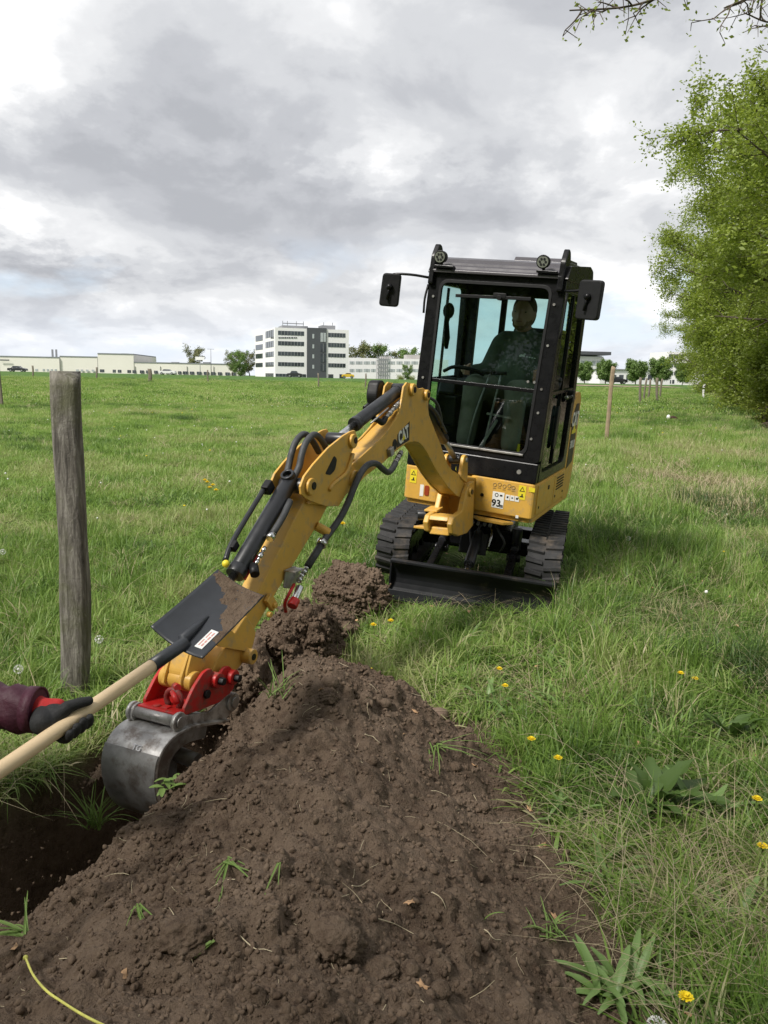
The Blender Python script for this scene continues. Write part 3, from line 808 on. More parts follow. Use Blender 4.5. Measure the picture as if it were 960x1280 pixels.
# crumbs in the trench and round the lumps
x = r.uniform(-2.1, -0.4, 2200); y = r.uniform(0.8, 3.6, 2200); k = (trench_d(x, y) < 0.05) & (trench_d(x, y) > -0.3); x, y = x[k], y[k]
P.append(np.stack([x, y, surf_z(x, y)], -1)); S.append(0.002 + 0.008 * r.random(len(x)) ** 4)
for (a, b, sx, n_) in ((-0.42, 3.95, .22, 1500), (-0.20, 5.0, .26, 1900), (-0.36, 4.42, .22, 1200), (-0.66, 3.62, .16, 500)):
    x = r.normal(a, sx, n_); y = r.normal(b, sx * .8, n_)
    P.append(np.stack([x, y, surf_z(x, y)], -1)); S.append(0.002 + 0.012 * r.random(n_) ** 3)
dg = None
for o_, n_ in ((l1, 4600), (l2, 4600), (l3, 2500), (l4, 1500)):
    v = np.empty(len(o_.data.vertices) * 3); o_.data.vertices.foreach_get('co', v); v = v.reshape(-1, 3)
    mw = Matrix.LocRotScale(o_.location, o_.rotation_euler, o_.scale)
    mw = np.array(mw); v = v @ mw[:3, :3].T + mw[:3, 3]
    q = r.integers(0, len(v), n_); P.append(v[q] + r.normal(0, .003, (n_, 3))); S.append(0.0025 + 0.011 * r.random(n_) ** 2.6)
P = np.concatenate(P); S = np.concatenate(S)
scatter('soil_crumbs', P, r.uniform(0, 6.28, (len(P), 3)), S[:, None] * r.uniform(.7, 1.2, (len(P), 3)), r.integers(0, 5, len(P)), np.zeros(len(P)), cr)

# dry stalks and fine roots strewn over the soil
def stalk(name, n, seed, L0, w, mat, spread):
    r = np.random.default_rng(seed); V = []; Fc = []
    for i in range(n):
        p = np.array([r.normal(0, spread), r.normal(0, spread), 0.004]); a = r.uniform(0, 6.28); b = r.normal(0, .5)
        Ln = L0 * r.uniform(.5, 1.3); pts = []
        for k in range(5):
            pts.append(p.copy()); p = p + np.array([math.cos(a), math.sin(a), 0.3 * b]) * Ln / 4; a += r.normal(0, .25); b += r.normal(0, .5)
        base = len(V)
        for k, q in enumerate(pts):
            s = np.array([-math.sin(a), math.cos(a), 0]) * w * (1 - .15 * k); V += [q - s, q + s, q + np.array([0, 0, w * 1.4])]
        for k in range(4):
            for j in range(3):
                o = base + 3 * k; Fc.append((o + j, o + (j + 1) % 3, o + 3 + (j + 1) % 3, o + 3 + j))
    return raw_mesh(name, V, Fc, M(mat), False, link=False)
st = [stalk('stalk_a', 1, 1, .07, .0009, 'straw', 0), stalk('stalk_b', 2, 2, .05, .0008, 'straw', .02), stalk('stalk_c', 1, 3, .11, .0010, 'straw', 0)]
x = r.uniform(-1.0, 0.8, 240); y = r.uniform(0.9, 3.3, 240); k = (heap_h(x, y) > -0.04) & (trench_d(x, y) > 0.03); x, y = x[k], y[k]
x = np.concatenate([x, r.normal(-.42, .2, 30), r.normal(-.2, .25, 26)]); y = np.concatenate([y, r.normal(3.85, .2, 30), r.normal(4.8, .2, 26)])
z = surf_z(x, y) + .004; z[-56:-26] += .12; z[-26:] += .06
scatter('root_fibres', np.stack([x, y, z], -1), np.stack([r.normal(0, .3, len(x)), r.normal(0, .3, len(x)), r.uniform(0, 6.28, len(x))], -1), r.uniform(.5, 1.3, len(x)), r.integers(0, 3, len(x)), np.zeros(len(x)), st)

# white clover heads and daisies over the meadow, too many and small to count
mb = MB(); mb.ball((0, 0, .02), .012, 6, 4); fl = mb.build('flower_white', M('petal_white')); COL.objects.unlink(fl)
mb = MB(); mb.ball((0, 0, .02), .016, 6, 4, (1, 1, .5)); fy = mb.build('flower_yellow', M('petal_yellow')); COL.objects.unlink(fy)
x, y, r = ring_points(5, 55, 0.75, 31)
k = (r.random(len(x)) < np.clip(.25 + 1.6 * fbm(x * .35, y * .35, oct=3, seed=95), 0.03, 1)) & (bare(x, y) < .5) & (ditch_u(x, y) < -1.5)
x, y = x[k], y[k]; n = len(x)
z = surf_z(x, y) + r.uniform(.10, .17, n)
pick = np.where((r.random(n) < .13), 1, 0)
d = np.hypot(x, y)
scatter('field_flowers', np.stack([x, y, z], -1), np.zeros((n, 3)), r.uniform(.4, .95, n) * (1 + d / 55), pick, np.zeros(n), [fl, fy])
# stray leaves and litter in the grass by the heap
def litter_mesh(name, seed, s):
    r = np.random.default_rng(seed); V = [(0, -s, 0)]; k = 9
    out = []
    for i in range(k):
        a = 2 * math.pi * i / k; q = s * (0.45 + 0.55 * r.random()); out.append((q * math.cos(a) * .7, q * math.sin(a), r.normal(0, s * .18)))
    V = [(0, 0, s * .08)] + out
    return raw_mesh(name, V, [(0, 1 + i, 1 + (i + 1) % k) for i in range(k)], M('dry_leaf'), True, link=False)
lm = [litter_mesh('litter_' + 'abc'[i], 40 + i, .02) for i in range(3)]
x, y, r = ring_points(1.2, 7, 9, 33); k = (fence_side(x, y) > .4) & (trench_d(x, y) > .1) & ((heap_h(x, y) < -.02) | (r.random(len(x)) < .12)); x, y = x[k], y[k]; n = len(x)
onh = heap_h(x, y) > -0.02
z = surf_z(x, y) + np.where(onh, .004, r.uniform(.01, .07, n))
scatter('fallen_leaves', np.stack([x, y, z], -1), np.stack([r.normal(0, .4, n), r.normal(0, .4, n), r.uniform(0, 6.28, n)], -1), r.uniform(.35, 1.0, n), r.integers(0, 3, n), np.zeros(n), lm)
# ------------------------------------------------------------------ bearings measured in the photograph -> points of the place
def sight(px, py, Y):
    d = bearing(px, py); return Vector((d * Y / d[1] + np.array([0, 0, CAM_H])).tolist())
def on_line(px, py, A, B):
    d = bearing(px, py); ax, ay = A; bx, by = B
    den = d[0] * (by - ay) - d[1] * (bx - ax)
    t = (ax * (by - ay) - ay * (bx - ax)) / den
    p = d * t
    s = ((p[0] - ax) * (bx - ax) + (p[1] - ay) * (by - ay)) / math.hypot(bx - ax, by - ay)
    return s, p[2] + CAM_H
class Facade:
    def __init__(self, A, B):
        self.A, self.B = Vector((*A, 0)), Vector((*B, 0)); self.d = (self.B - self.A).normalized()
        self.n = Vector((self.d.y, -self.d.x, 0))
        if self.n.dot(-self.A) < 0: self.n = -self.n
        self.a, self.b = A, B
    def pt(self, s, z, out=0): 
        p = self.A + self.d * s + self.n * out; p.z = z; return p
    def slab(self, mb, s0, s1, z0, z1, o0, o1):
        vs = [self.pt(s, z, o) for o in (o0, o1) for s, z in ((s0, z0), (s1, z0), (s1, z1), (s0, z1))]
        return mb.add(vs, [(0, 1, 2, 3), (7, 6, 5, 4), (4, 5, 1, 0), (5, 6, 2, 1), (6, 7, 3, 2), (7, 4, 0, 3)])
    def window(self, x0, x1, y0, y1, mat, parent, name='window', out=0.04, bars=0, org=None):
        if org: x0, x1, y0, y1 = org[0] + x0 * org[2], org[0] + x1 * org[2], org[1] + y0 * org[2], org[1] + y1 * org[2]
        s0, za = on_line(x0, y0, self.a, self.b); s1, zb = on_line(x1, y1, self.a, self.b)
        s0, s1 = min(s0, s1), max(s0, s1)
        mb = MB(); self.slab(mb, s0, s1, zb, za, out - .14, out)
        w = mb.build(name, mat, parent)
        if bars:
            f = MB()
            for i in range(1, bars + 1):
                s = s0 + (s1 - s0) * i / (bars + 1); self.slab(f, s - .06, s + .06, zb + .02, za - .02, out - .02, out + .06)
            tag(f.build('glazing_bars', M('grey_roof'), w), kind='stuff')
        return w
def pl2(px, Y): p = sight(px, 470, Y); return (p.x, p.y)
ZG = 0.6   # the far plots stand a little higher than the camera's ground

# office block of five floors
ob = empty('office_building', (*pl2(344, 200), 1.0))
tag(ob, 'white five storey office block with dark window bands and a dark grey stair section', 'building')
ob.location = (0, 0, 0)
O7 = (300, 390, .25)
C0 = pl2(344, 200); C1 = pl2(435.5, 205); CL_ = pl2(331, 214); CLL = pl2(316.5, 232)
F1 = Facade(C0, C1); F2 = Facade(CL_, C0); F3 = Facade(CLL, (CL_[0] + .8, CL_[1] + 1.0))
topz = on_line(344, 409.3, C0, C1)[1]
wl = MB()
L1 = (Vector(C1) - Vector(C0)).length
F1.slab(wl, 0, L1, ZG, topz, -18, 0)
F2.slab(wl, 0.0, (Vector(C0) - Vector(CL_)).length - .02, ZG, topz - .15, -12, 0)
F3.slab(wl, 0, (Vector(F3.B - F3.A)).length, ZG, topz - .3, -12, -.6)
wl.build('wall', M('white_render'), ob)
s0 = on_line(300 + 334 * .25, 450, C0, C1)[0]; s1 = on_line(300 + 431 * .25, 450, C0, C1)[0]
mb = MB(); F1.slab(mb, s0, s1, ZG, topz + .25, -17, .25); mb.build('stair_section', M('dark_cladding'), ob)
for (ya, yb) in ((93, 119), (145, 170), (197, 221), (250, 273)):
    F1.window(190, 320, ya, yb, M('window_glass'), ob, bars=7, org=O7)
for (ya, yb) in ((104, 128), (154, 178), (206, 228), (256, 278)):
    F1.window(441, 527, ya, yb, M('window_glass'), ob, bars=5, org=O7)
for (ya, yb) in ((96, 121), (149, 172), (200, 221), (250, 271)):
    F2.window(128, 169, ya + 2, yb + 2, M('window_glass'), ob, bars=3, org=O7)
for (ya, yb) in ((120, 141), (165, 186), (210, 230), (255, 274)):
    F3.window(69, 103, ya, yb, M('window_glass'), ob, out=-.5, org=O7)
F1.window(441, 466, 311, 332, M('window_glass'), ob, org=O7); F1.window(497, 525, 311, 332, M('window_glass'), ob, org=O7)
F1.window(178, 330, 308, 326, M('window_glass'), ob, bars=8, org=O7)
F2.window(128, 168, 306, 324, M('window_glass'), ob, bars=2, org=O7)
for (ya, yb) in ((110, 133), (162, 182), (212, 232), (264, 283)):
    F1.window(361, 370, ya, yb, M('window_light'), ob, out=.30, org=O7)
for i, (ya, yb) in enumerate(((104, 150), (158, 200), (208, 252), (258, 296))):
    F1.window(402, 428, ya, yb, M('window_light') if i == 0 else M('window_glass'), ob, out=.30, bars=1, org=O7)
mb = MB()
for (x0, x1) in ((155, 161), (163, 169), (192, 199), (202, 208), (211, 219), (222, 231), (234, 240), (243, 252), (256, 266), (270, 276), (279, 284)):
    f = F2 if x1 < 172 else F1
    a, za = on_line(300 + x0 * .25, 390 + 125 * .25, f.a, f.b); b_, zb = on_line(300 + x1 * .25, 390 + 132 * .25, f.a, f.b)
    f.slab(mb, a, b_, zb, za, 0, .08)
tag(mb.build('sign_strokes', M('dark_cladding'), ob), kind='stuff')
rf = MB()
F1.slab(rf, 2.5, 9, topz, topz + .9, -12, -5); F1.slab(rf, 13, 16.5, topz, topz + 1.4, -12, -7)
for s in (3, 4.2, 6.5, 8.3, 13.6, 15.9): F1.slab(rf, s, s + .12, topz + .8, topz + 2.2, -8.2, -8)
F1.slab(rf, 3, 8.5, topz + 1.5, topz + 1.7, -8.2, -8); F2.slab(rf, 1, 4, topz - .15, topz + .6, -8, -5)
rf.build('roof_plant', M('grey_roof'), ob)

# long low factory
fb = empty('factory_hall'); tag(fb, 'long low cream factory hall with a raised block in the middle of its flat roof', 'building')
O6 = (0, 390, 1 / 3)
FA = pl2(-60, 262); FB = pl2(298, 270); FF = Facade(FA, FB)
def fz(px, py): return on_line(px, py, FA, FB)
for nm, x0, x1, yt, dep, out in (('wall', -55, 74, 444.8, 40, 0), ('wall', 74, 122, 446, 39, -.3), ('wall', 122, 167, 442.6, 38, .2), ('wall', 167, 297.6, 453.5, 30, 0)):
    sa, zt = fz(x0, yt); sb, zt2 = fz(x1, yt + (x1 - x0) * .0203)
    mb = MB(); FF.slab(mb, sa + .02, sb - .02, ZG, (zt + zt2) / 2, -dep, out); w = mb.build(nm, M('cream_wall'), fb)
    mb = MB(); FF.slab(mb, sa + .04, sb - .04, (zt + zt2) / 2, (zt + zt2) / 2 + .35, -dep + .5, out + .12); mb.build('roof_edge', M('grey_roof'), w)
for (a, b_) in ((375, 392), (423, 435), (442, 456), (478, 492), (497, 510), (525, 540), (548, 558), (578, 592), (600, 612), (622, 636), (646, 660), (668, 680), (686, 705), (712, 728), (738, 756), (764, 784), (791, 808), (817, 832), (845, 862), (868, 884)):
    k = (a - 375) / 500 * 12
    FF.window(a, b_, 215 + k, 226 + k, M('window_glass'), fb, out=.25, org=O6, bars=1)
for (a, b_) in ((132, 142), (160, 168), (175, 183), (190, 198), (205, 213), (285, 296), (303, 312), (322, 332), (344, 354)):
    FF.window(a, b_, 211 + a / 70, 219 + a / 70, M('window_light'), fb, out=.1, org=O6)
FF.window(0, 38, 178, 183, M('window_glass'), fb, name='canopy', out=.8, org=O6)
for x in (140, 155): 
    p = sight(x / 3, 440, 266); mb = MB(); mb.box((p.x, p.y + 12, p.z - .5), (.5, .5, 3.5)); mb.build('chimney', M('grey_roof'), fb)
for x in (395, 450, 640, 760):
    p = sight(x / 3, 390 + 178 / 3 + (4 if x > 500 else -7), 268); mb = MB(); mb.box((p.x, p.y + 6, p.z - .3), (2.2, 2, 1.2)); mb.build('roof_vent', M('grey_roof'), fb)
for x in (222, 365, 505, 600, 700, 800):
    s, z1 = fz(x / 3, 390 + (170 if x < 370 else 200) / 3); _, z0 = fz(x / 3, 390 + 222 / 3)
    mb = MB(); FF.slab(mb, s, s + .15, ZG, z1 - .3, .0, .24); mb.build('downpipe', M('concrete'), fb)

# low white wing to the right of the office
wb = empty('white_office_wing'); tag(wb, 'low white two storey wing with grey window bands between office block and cab', 'building')
WA = pl2(434, 232); WB = pl2(560, 236); FW = Facade(WA, WB)
sa = 0; sb = (Vector(WB) - Vector(WA)).length
_, zt = on_line(480, 448, WA, WB)
mb = MB(); FW.slab(mb, 0, sb, ZG, zt, -14, 0); mb.build('wall', M('white_render'), wb)
for (ya, yb) in ((246, 262), (284, 300)):
    for (xa, xb) in ((548, 572), (578, 612), (618, 650), (655, 678), (742, 775), (782, 812), (820, 850), (857, 890)):
        FW.window(xa, xb, ya, yb, M('window_light'), wb, org=O7, bars=1)
mb = MB()
for x in np.linspace(683, 738, 6):
    s, _ = on_line(300 + x * .25, 460, WA, WB); FW.slab(mb, s, s + .12, ZG, zt + 1.2, .3, .5)
for y in (225, 245, 265, 285, 305):
    a, z_ = on_line(300 + 682 * .25, 390 + y * .25, WA, WB); b_, _ = on_line(300 + 739 * .25, 390 + y * .25, WA, WB); FW.slab(mb, a, b_, z_, z_ + .15, .31, .49)
mb.build('steel_stair', M('grey_roof'), wb)
mb = MB(); FW.slab(mb, 17.5, 24, zt, zt + 1.3, -8, -3); FW.slab(mb, 10, 13, zt, zt + .7, -8, -3); mb.build('roof_plant', M('concrete'), wb)

# white building to the right of the cab
rb = empty('white_building_with_canopy_roof'); rb.name = 'white_office'
tag(rb, 'white office with dark overhanging flat roof directly right of the cab', 'building')
O8 = (700, 380, .2708)
RA = pl2(690, 190); RB = pl2(753, 192); FR = Facade(RA, RB); sb = (Vector(RB) - Vector(RA)).length
_, zt = on_line(740, 445.5, RA, RB)
mb = MB(); FR.slab(mb, 0, sb, .8, zt, -12, 0); mb.build('wall', M('white_render'), rb)
mb = MB(); FR.slab(mb, -1, sb + 1.3, zt + .35, zt + 1.1, -13, 1.2); mb.build('roof', M('dark_cladding'), rb)
FR.window(80, 193, 238, 244, M('window_glass'), rb, out=.05, org=O8)
for (ya, yb) in ((262, 285), (300, 320), (335, 352)):
    for (xa, xb) in ((98, 112), (120, 135), (148, 163), (170, 186)): FR.window(xa, xb, ya, yb, M('window_light'), rb, org=O8)
# taller block half hidden by the oaks
tb = empty('tall_office'); tag(tb, 'tall white block with dark window bands half hidden behind the row of oaks', 'building')
TA = pl2(834, 250); TB = pl2(880, 252); FT = Facade(TA, TB); sb = (Vector(TB) - Vector(TA)).length
_, zt = on_line(845, 440, TA, TB)
mb = MB(); FT.slab(mb, 0, sb, .8, zt, -12, 0); mb.build('wall', M('white_render'), tb)
for (ya, yb) in ((232, 252), (273, 293), (312, 328)):
    for (xa, xb) in ((503, 522), (527, 545), (550, 572)): FT.window(xa, xb, ya, yb, M('window_glass'), tb, org=O8)
for (xa, xb) in ((503, 512), (518, 527)): FT.window(xa, xb, 350, 368, M('window_glass'), tb, org=O8)
# low wall and sheds between the small trees
lb = empty('low_shed_row'); tag(lb, 'low pale shed row behind the small round trees right of the cab', 'building')
LA = pl2(750, 176); LB = pl2(838, 180); FL = Facade(LA, LB); sb = (Vector(LB) - Vector(LA)).length
mb = MB(); FL.slab(mb, 0, sb, .8, on_line(790, 463, LA, LB)[1], -5, 0); mb.build('wall', M('white_render'), lb)
mb = MB(); FL.slab(mb, -.3, sb + .3, on_line(790, 463, LA, LB)[1], on_line(790, 461.6, LA, LB)[1], -5.3, .3); mb.build('roof', M('grey_roof'), lb)
for x in range(756, 834, 9): FL.window(x, x + 5, 468.5, 475, M('window_glass'), lb)

# ------------------------------------------------------------------ cars
def car(name, px, py, Y, paint, label, length=4.3, h=1.45, flip=1):
    p = sight(px, py, Y); r = empty(name, (p.x, Y, gz(p.x, Y) if Y < 150 else p.z - .7)); r.location.z = gz(p.x, Y)
    tag(r, label, 'car', 'cars parked along the far edge of the field')
    l = length / 2
    side = [(-l, .35), (-l, .75), (-l * .92, .9), (-l * .62, .98), (-l * .42, h), (l * .28, h), (l * .55, 1.0), (l * .95, .85), (l, .6), (l, .35)]
    low = [(-l, .32), (-l, .78), (-l * .92, .93), (-l * .6, .98), (l * .55, 1.0), (l * .95, .85), (l, .6), (l, .32)]
    mb = MB(); mb.prism(low, -.85, .85, lambda a, b, t: (a * flip, t, b)); mb.build('body', paint, r, bevel=.06)
    mb = MB(); mb.prism([(-l * .58, .97), (-l * .40, h - .05), (l * .24, h - .05), (l * .48, .97)], -.76, .76, lambda a, b, t: (a * flip, t, b)); mb.build('window', M('window_glass'), r, bevel=.05)
    mb = MB(); mb.prism([(-l * .42, h - .06), (-l * .36, h), (l * .2, h), (l * .26, h - .06)], -.74, .74, lambda a, b, t: (a * flip, t, b)); mb.build('roof', paint, r)
    for sx in (-.62, .6):
        for sy in (-.8, .8):
            mb = MB(); mb.cyl((l * sx * flip, sy - .1, .33), (l * sx * flip, sy + .1, .33), .33, 14); w = mb.build('wheel', M('rubber'), r)
            mb = MB(); mb.cyl((l * sx * flip, sy - .12, .33), (l * sx * flip, sy + .12, .33), .18, 10); mb.build('rim', M('steel_bright'), w)
    return r
car('parked_car', 22, 461, 205, M('car_black'), 'black car parked in front of the left end of the cream factory', 4.6)
car('parked_car', 209.5, 466, 215, M('car_white'), 'white car parked in front of the right half of the cream factory', 4.4)
car('parked_car', 368.5, 470, 190, M('car_black'), 'black car parked in front of the five storey office block', 3.6, 1.5)
car('parked_car', 435, 473, 196, M('car_yellow'), 'yellow car parked at the right corner of the office block', 3.0, 1.3, -1)
p = sight(779, 476, 160); car('parked_car', 772, 474, 160, M('car_black'), 'dark car parked between the small round trees right of the cab', 3.6, 1.4)

# lamp post and turbine like masts
p = sight(264, 470, 225); lp = empty('lamp_post', (p.x, 225, gz(p.x, 225))); tag(lp, 'tall thin street lamp in front of the cream factory', 'street lamp')
mb = MB(); mb.tube([(0, 0, 0), (0, 0, 7.2)], [.11, .07], 8); mb.build('pole', M('grey_roof'), lp)
mb = MB(); mb.box((-.5, 0, 7.2), (.9, .2, .1)); mb.box((.5, 0, 7.2), (.9, .2, .1)); mb.build('lamp_head', M('grey_roof'), lp)
p = sight(240, 448, 235); lp2 = empty('sign_board', (p.x, 235, gz(p.x, 235))); tag(lp2, 'white sign board on a post in front of the pale tree by the factory', 'sign')
q = sight(250, 449, 235)
mb = MB(); mb.cyl((q.x - p.x, 0, 0), (q.x - p.x, 0, 4.6), .09, 8); mb.build('post', M('grey_roof'), lp2)
mb = MB(); mb.box((q.x - p.x, -.15, 4.8), (2.6, .15, .9)); mb.build('board', M('white_render'), lp2)

# dirt track along the far edge of the field
tr_ = MB()
X0, X1 = sight(700, 478, 118).x, sight(850, 480, 118).x
xs = np.linspace(X0, X1, 24); V = []; 
for x in xs:
    for y in (116, 119.5, 123): V.append((x, y, gz(x, y) + 0.06))
Fq = [(i * 3 + j, (i + 1) * 3 + j, (i + 1) * 3 + j + 1, i * 3 + j + 1) for i in range(23) for j in range(2)]
pth = raw_mesh('dirt_track', V, Fq, pmat('track_earth', (0.33, 0.25, 0.17), 0.95, var=.2, vscale=.6), True); tag(pth, kind='structure')

# ------------------------------------------------------------------ trees
def tubes_np(S, n=5):
    """S: list of (p0, p1, r0, r1) -> verts, quad faces"""
    p0 = np.array([s[0] for s in S]); p1 = np.array([s[1] for s in S]); r0 = np.array([s[2] for s in S]); r1 = np.array([s[3] for s in S])
    d = p1 - p0; d /= np.maximum(np.linalg.norm(d, axis=1, keepdims=True), 1e-9)
    ref = np.where(np.abs(d[:, 2:3]) < .9, np.array([[0, 0, 1.]]), np.array([[1., 0, 0]]))
    a = np.cross(d, ref); a /= np.linalg.norm(a, axis=1, keepdims=True); b = np.cross(d, a)
    V = []
    for p, r in ((p0, r0), (p1, r1)):
        for k in range(n):
            t = 2 * math.pi * k / n; V.append(p + (a * math.cos(t) + b * math.sin(t)) * r[:, None])
    V = np.stack(V, 1); m = len(S)
    Fq = np.array([(k, (k + 1) % n, n + (k + 1) % n, n + k) for k in range(n)])
    return V.reshape(-1, 3), (np.arange(m)[:, None, None] * 2 * n + Fq[None]).reshape(-1, 4)
def branchy(p, d, Ln, r, r1, segs, rg, wob, S, grav=0.0):
    pts = [np.array(p, float)]; d = np.array(d, float); d /= np.linalg.norm(d)
    for k in range(segs):
        d = d + rg.normal(0, wob, 3) + np.array([0, 0, grav]); d /= np.linalg.norm(d)
        q = pts[-1] + d * Ln / segs
        a = r + (r1 - r) * k / segs; b = r + (r1 - r) * (k + 1) / segs
        S.append((pts[-1], q, a, b)); pts.append(q)
    return pts, d
def leaves_np(C, size, rg, flat=0.5, up=0.0):
    n = len(C)
    a = rg.normal(0, 1, (n, 3)); a[:, 2] *= flat; a /= np.linalg.norm(a, axis=1, keepdims=True)
    b = np.cross(a, rg.normal(0, 1, (n, 3))); b /= np.maximum(np.linalg.norm(b, axis=1, keepdims=True), 1e-6)
    s = size * rg.uniform(.6, 1.3, n)[:, None]
    V = np.stack([C - a * s, C + b * s * .55, C + a * s, C - b * s * .55], 1).reshape(-1, 3)
    return V, np.arange(n * 4).reshape(-1, 4)
def tree_data(seed, H, R, z0, trunk_r, nlimb=18, nsub=9, ntw=7, nleaf=26, lsize=.07, spread=.34, low=.12, top=1.0, shape=1.0):
    """trunk with limbs that fill an ellipsoid of height z0..H and radius R"""
    rg = np.random.default_rng(seed); S = []; tips = []
    tp, _ = branchy((0, 0, -.3), (0, 0, 1), H * .86, trunk_r, trunk_r * .18, 9, rg, .07, S, .08)
    T_ = []
    for i in range(nlimb):
        f = low + (0.95 - low) * (i + rg.random() * .6) / nlimb
        k = f * (len(tp) - 1); j = int(k); p = tp[j] + (tp[min(j + 1, len(tp) - 1)] - tp[j]) * (k - j)
        az_ = i * 2.399 + rg.normal(0, .25)
        hh = p[2]; zc = (z0 + H) / 2; zh = (H - z0) / 2
        el_ = .10 + .95 * max(0, f - .25) + rg.normal(0, .10) - .18 * (f < .3)
        reach = R * math.sqrt(max(.08, 1 - ((hh + .25 * R * el_ - zc) / zh) ** 2)) ** shape * rg.uniform(.78, 1.08)
        Lm = max(reach / max(math.cos(el_), .45), R * .25)
        d = (math.cos(az_) * math.cos(el_), math.sin(az_) * math.cos(el_), math.sin(el_))
        lp_, _ = branchy(p, d, Lm, trunk_r * (.42 - .22 * f), .018, 7, rg, .10, S, .012)
        for s in range(nsub):
            g = .22 + .78 * (s + rg.random()) / nsub
            k = g * 7; j = min(int(k), 6); q = lp_[j] + (lp_[j + 1] - lp_[j]) * (k - j)
            dd = (lp_[j + 1] - lp_[j]); dd /= np.linalg.norm(dd); dd = dd * .8 + rg.normal(0, .75, 3); dd[2] += .1
            Ls = R * .34 * (1.15 - .6 * g) * rg.uniform(.7, 1.2)
            sp_, _ = branchy(q, dd, Ls, .035 * (1.2 - g) + .008, .007, 4, rg, .16, S, .0)
            for w in range(ntw):
                k = (.25 + .75 * (w + rg.random()) / ntw) * 4; j = min(int(k), 3); q2 = sp_[j] + (sp_[j + 1] - sp_[j]) * (k - j)
                d3 = rg.normal(0, 1, 3) + (sp_[j + 1] - sp_[j]) * 1.2; d3 /= np.linalg.norm(d3)
                e = q2 + d3 * R * .085 * rg.uniform(.5, 1.4)
                S.append((q2, e, .008, .003)); T_.append((q2, e))
    q0 = np.array([t_[0] for t_ in T_]); q1 = np.array([t_[1] for t_ in T_])
    n = len(T_) * nleaf
    i = np.repeat(np.arange(len(T_)), nleaf)
    dens = rg.random(len(T_)); 
    f = rg.uniform(.1, 1.15, n)[:, None]
    C = q0[i] + (q1[i] - q0[i]) * f + rg.normal(0, spread * R * .11, (n, 3))
    keep = rg.random(n) < (0.35 + .65 * dens[i])
    V, Fc = leaves_np(C[keep], lsize, rg)
    return tubes_np(S), (V, Fc)
def tree(name, loc, label, group, data, bark, leaf, rot=0, scale=1.0):
    r = empty(name, loc, (0, 0, rot)); r.scale = (scale,) * 3
    tag(r, label, 'tree', group)
    for nm, me in (('trunk', data[0]), ('crown', data[1])):
        o = bpy.data.objects.new(nm, me); COL.objects.link(o); o.parent = r
    return r
def tree_meshes(*a, bark='bark', leaf='leaf_oak', **k):
    (tv, tf), (lv, lf) = tree_data(*a, **k)
    t_ = raw_mesh('trunk', tv, tf, M(bark), True, link=False); c_ = raw_mesh('crown', lv, lf, M(leaf), False, link=False)
    d = (t_.data, c_.data); bpy.data.objects.remove(t_); bpy.data.objects.remove(c_)
    return d
oakA = tree_meshes(5, 16.0, 8.2, 2.4, .36, nlimb=28, nsub=15, ntw=11, nleaf=44, lsize=.078, low=.12, spread=.20)
oakB = tree_meshes(8, 15.4, 8.4, 2.2, .34, nlimb=26, nsub=13, ntw=10, nleaf=46, lsize=.086, low=.12, spread=.22, leaf='leaf_lime')
OAKS = [(21.0, 6.0, oakB, 0.3, 1.08, 'nearest and tallest oak of the row, its crown filling the right edge'),
        (-8.5, -12.5, oakB, 1.2, .9, 'first oak behind the camera, across the meadow corner'), (-15.0, -17.5, oakA, 3.2, .95, 'second oak behind the camera, across the meadow corner'), (-20.0, -7.0, oakB, 5.2, .9, 'third oak behind the camera, across the meadow corner'),
        (-7.0, 4.6, oakA, 2.2, .95, 'oak of the row standing behind the camera'), (-17.0, 4.0, oakB, 0.7, 1.0, 'oak of the row well behind the camera'),
        (29.5, 4.6, oakA, 1.9, 1.0, 'second oak from the camera in the row along the ditch'),
        (39.0, 3.0, oakB, 2.6, 1.0, 'third oak from the camera in the row along the ditch'),
        (49.0, 2.6, oakA, 4.0, 1.0, 'fourth oak from the camera in the row along the ditch'),
        (63.0, 2.6, oakA, 5.0, .90, 'fifth oak from the camera in the row along the ditch'),
        (82.0, 2.0, oakB, 0.8, 1.0, 'farthest but one oak in the row along the ditch'),
        (104.0, 1.6, oakA, 3.3, 1.0, 'farthest oak at the end of the row along the ditch')]
for (Y, u, d_, rz, sc, lab) in OAKS:
    X = DITCH[0] + DITCH[2] * (Y - DITCH[1]) + u * math.hypot(1, DITCH[2])
    tree('oak_tree', (X, Y, gz(X, Y) - .1), lab, 'oaks along the ditch', d_, 'bark', 'leaf_oak', rz, sc)

def bush_meshes(seed, R, Hh, n=70, nleaf=60, lsize=.06, leaf='leaf_scrub'):
    rg = np.random.default_rng(seed); S = []; C = []
    for i in range(n):
        az_ = rg.uniform(0, 6.28); el_ = rg.uniform(.35, 1.45)
        d = (math.cos(az_) * math.cos(el_), math.sin(az_) * math.cos(el_), math.sin(el_))
        pts, _ = branchy((rg.normal(0, R * .22), rg.normal(0, R * .22), -.1), d, Hh * rg.uniform(.55, 1.05) * (1 if el_ > .9 else R / Hh), .022, .004, 6, rg, .13, S, -.01)
        for j in range(2, 7):
            for q in range(3):
                e = pts[j] + rg.normal(0, .18 * R * .5, 3); S.append((pts[j], e, .005, .002)); C.append(e)
    C = np.array(C); i = rg.integers(0, len(C), n * nleaf)
    P_ = C[i] + rg.normal(0, .13 * R * .6, (len(i), 3)); P_ = P_[P_[:, 2] > 0.02]
    V, Fc = leaves_np(P_, lsize, rg)
    tv, tf = tubes_np(S, 4)
    a = raw_mesh('stems', tv, tf, M('twig_bark'), True, link=False); c_ = raw_mesh('foliage', V, Fc, M(leaf), False, link=False)
    return (a.data, c_.data)
bA = bush_meshes(3, 1.9, 3.0); bB = bush_meshes(4, 1.7, 2.6, leaf='leaf_oak')
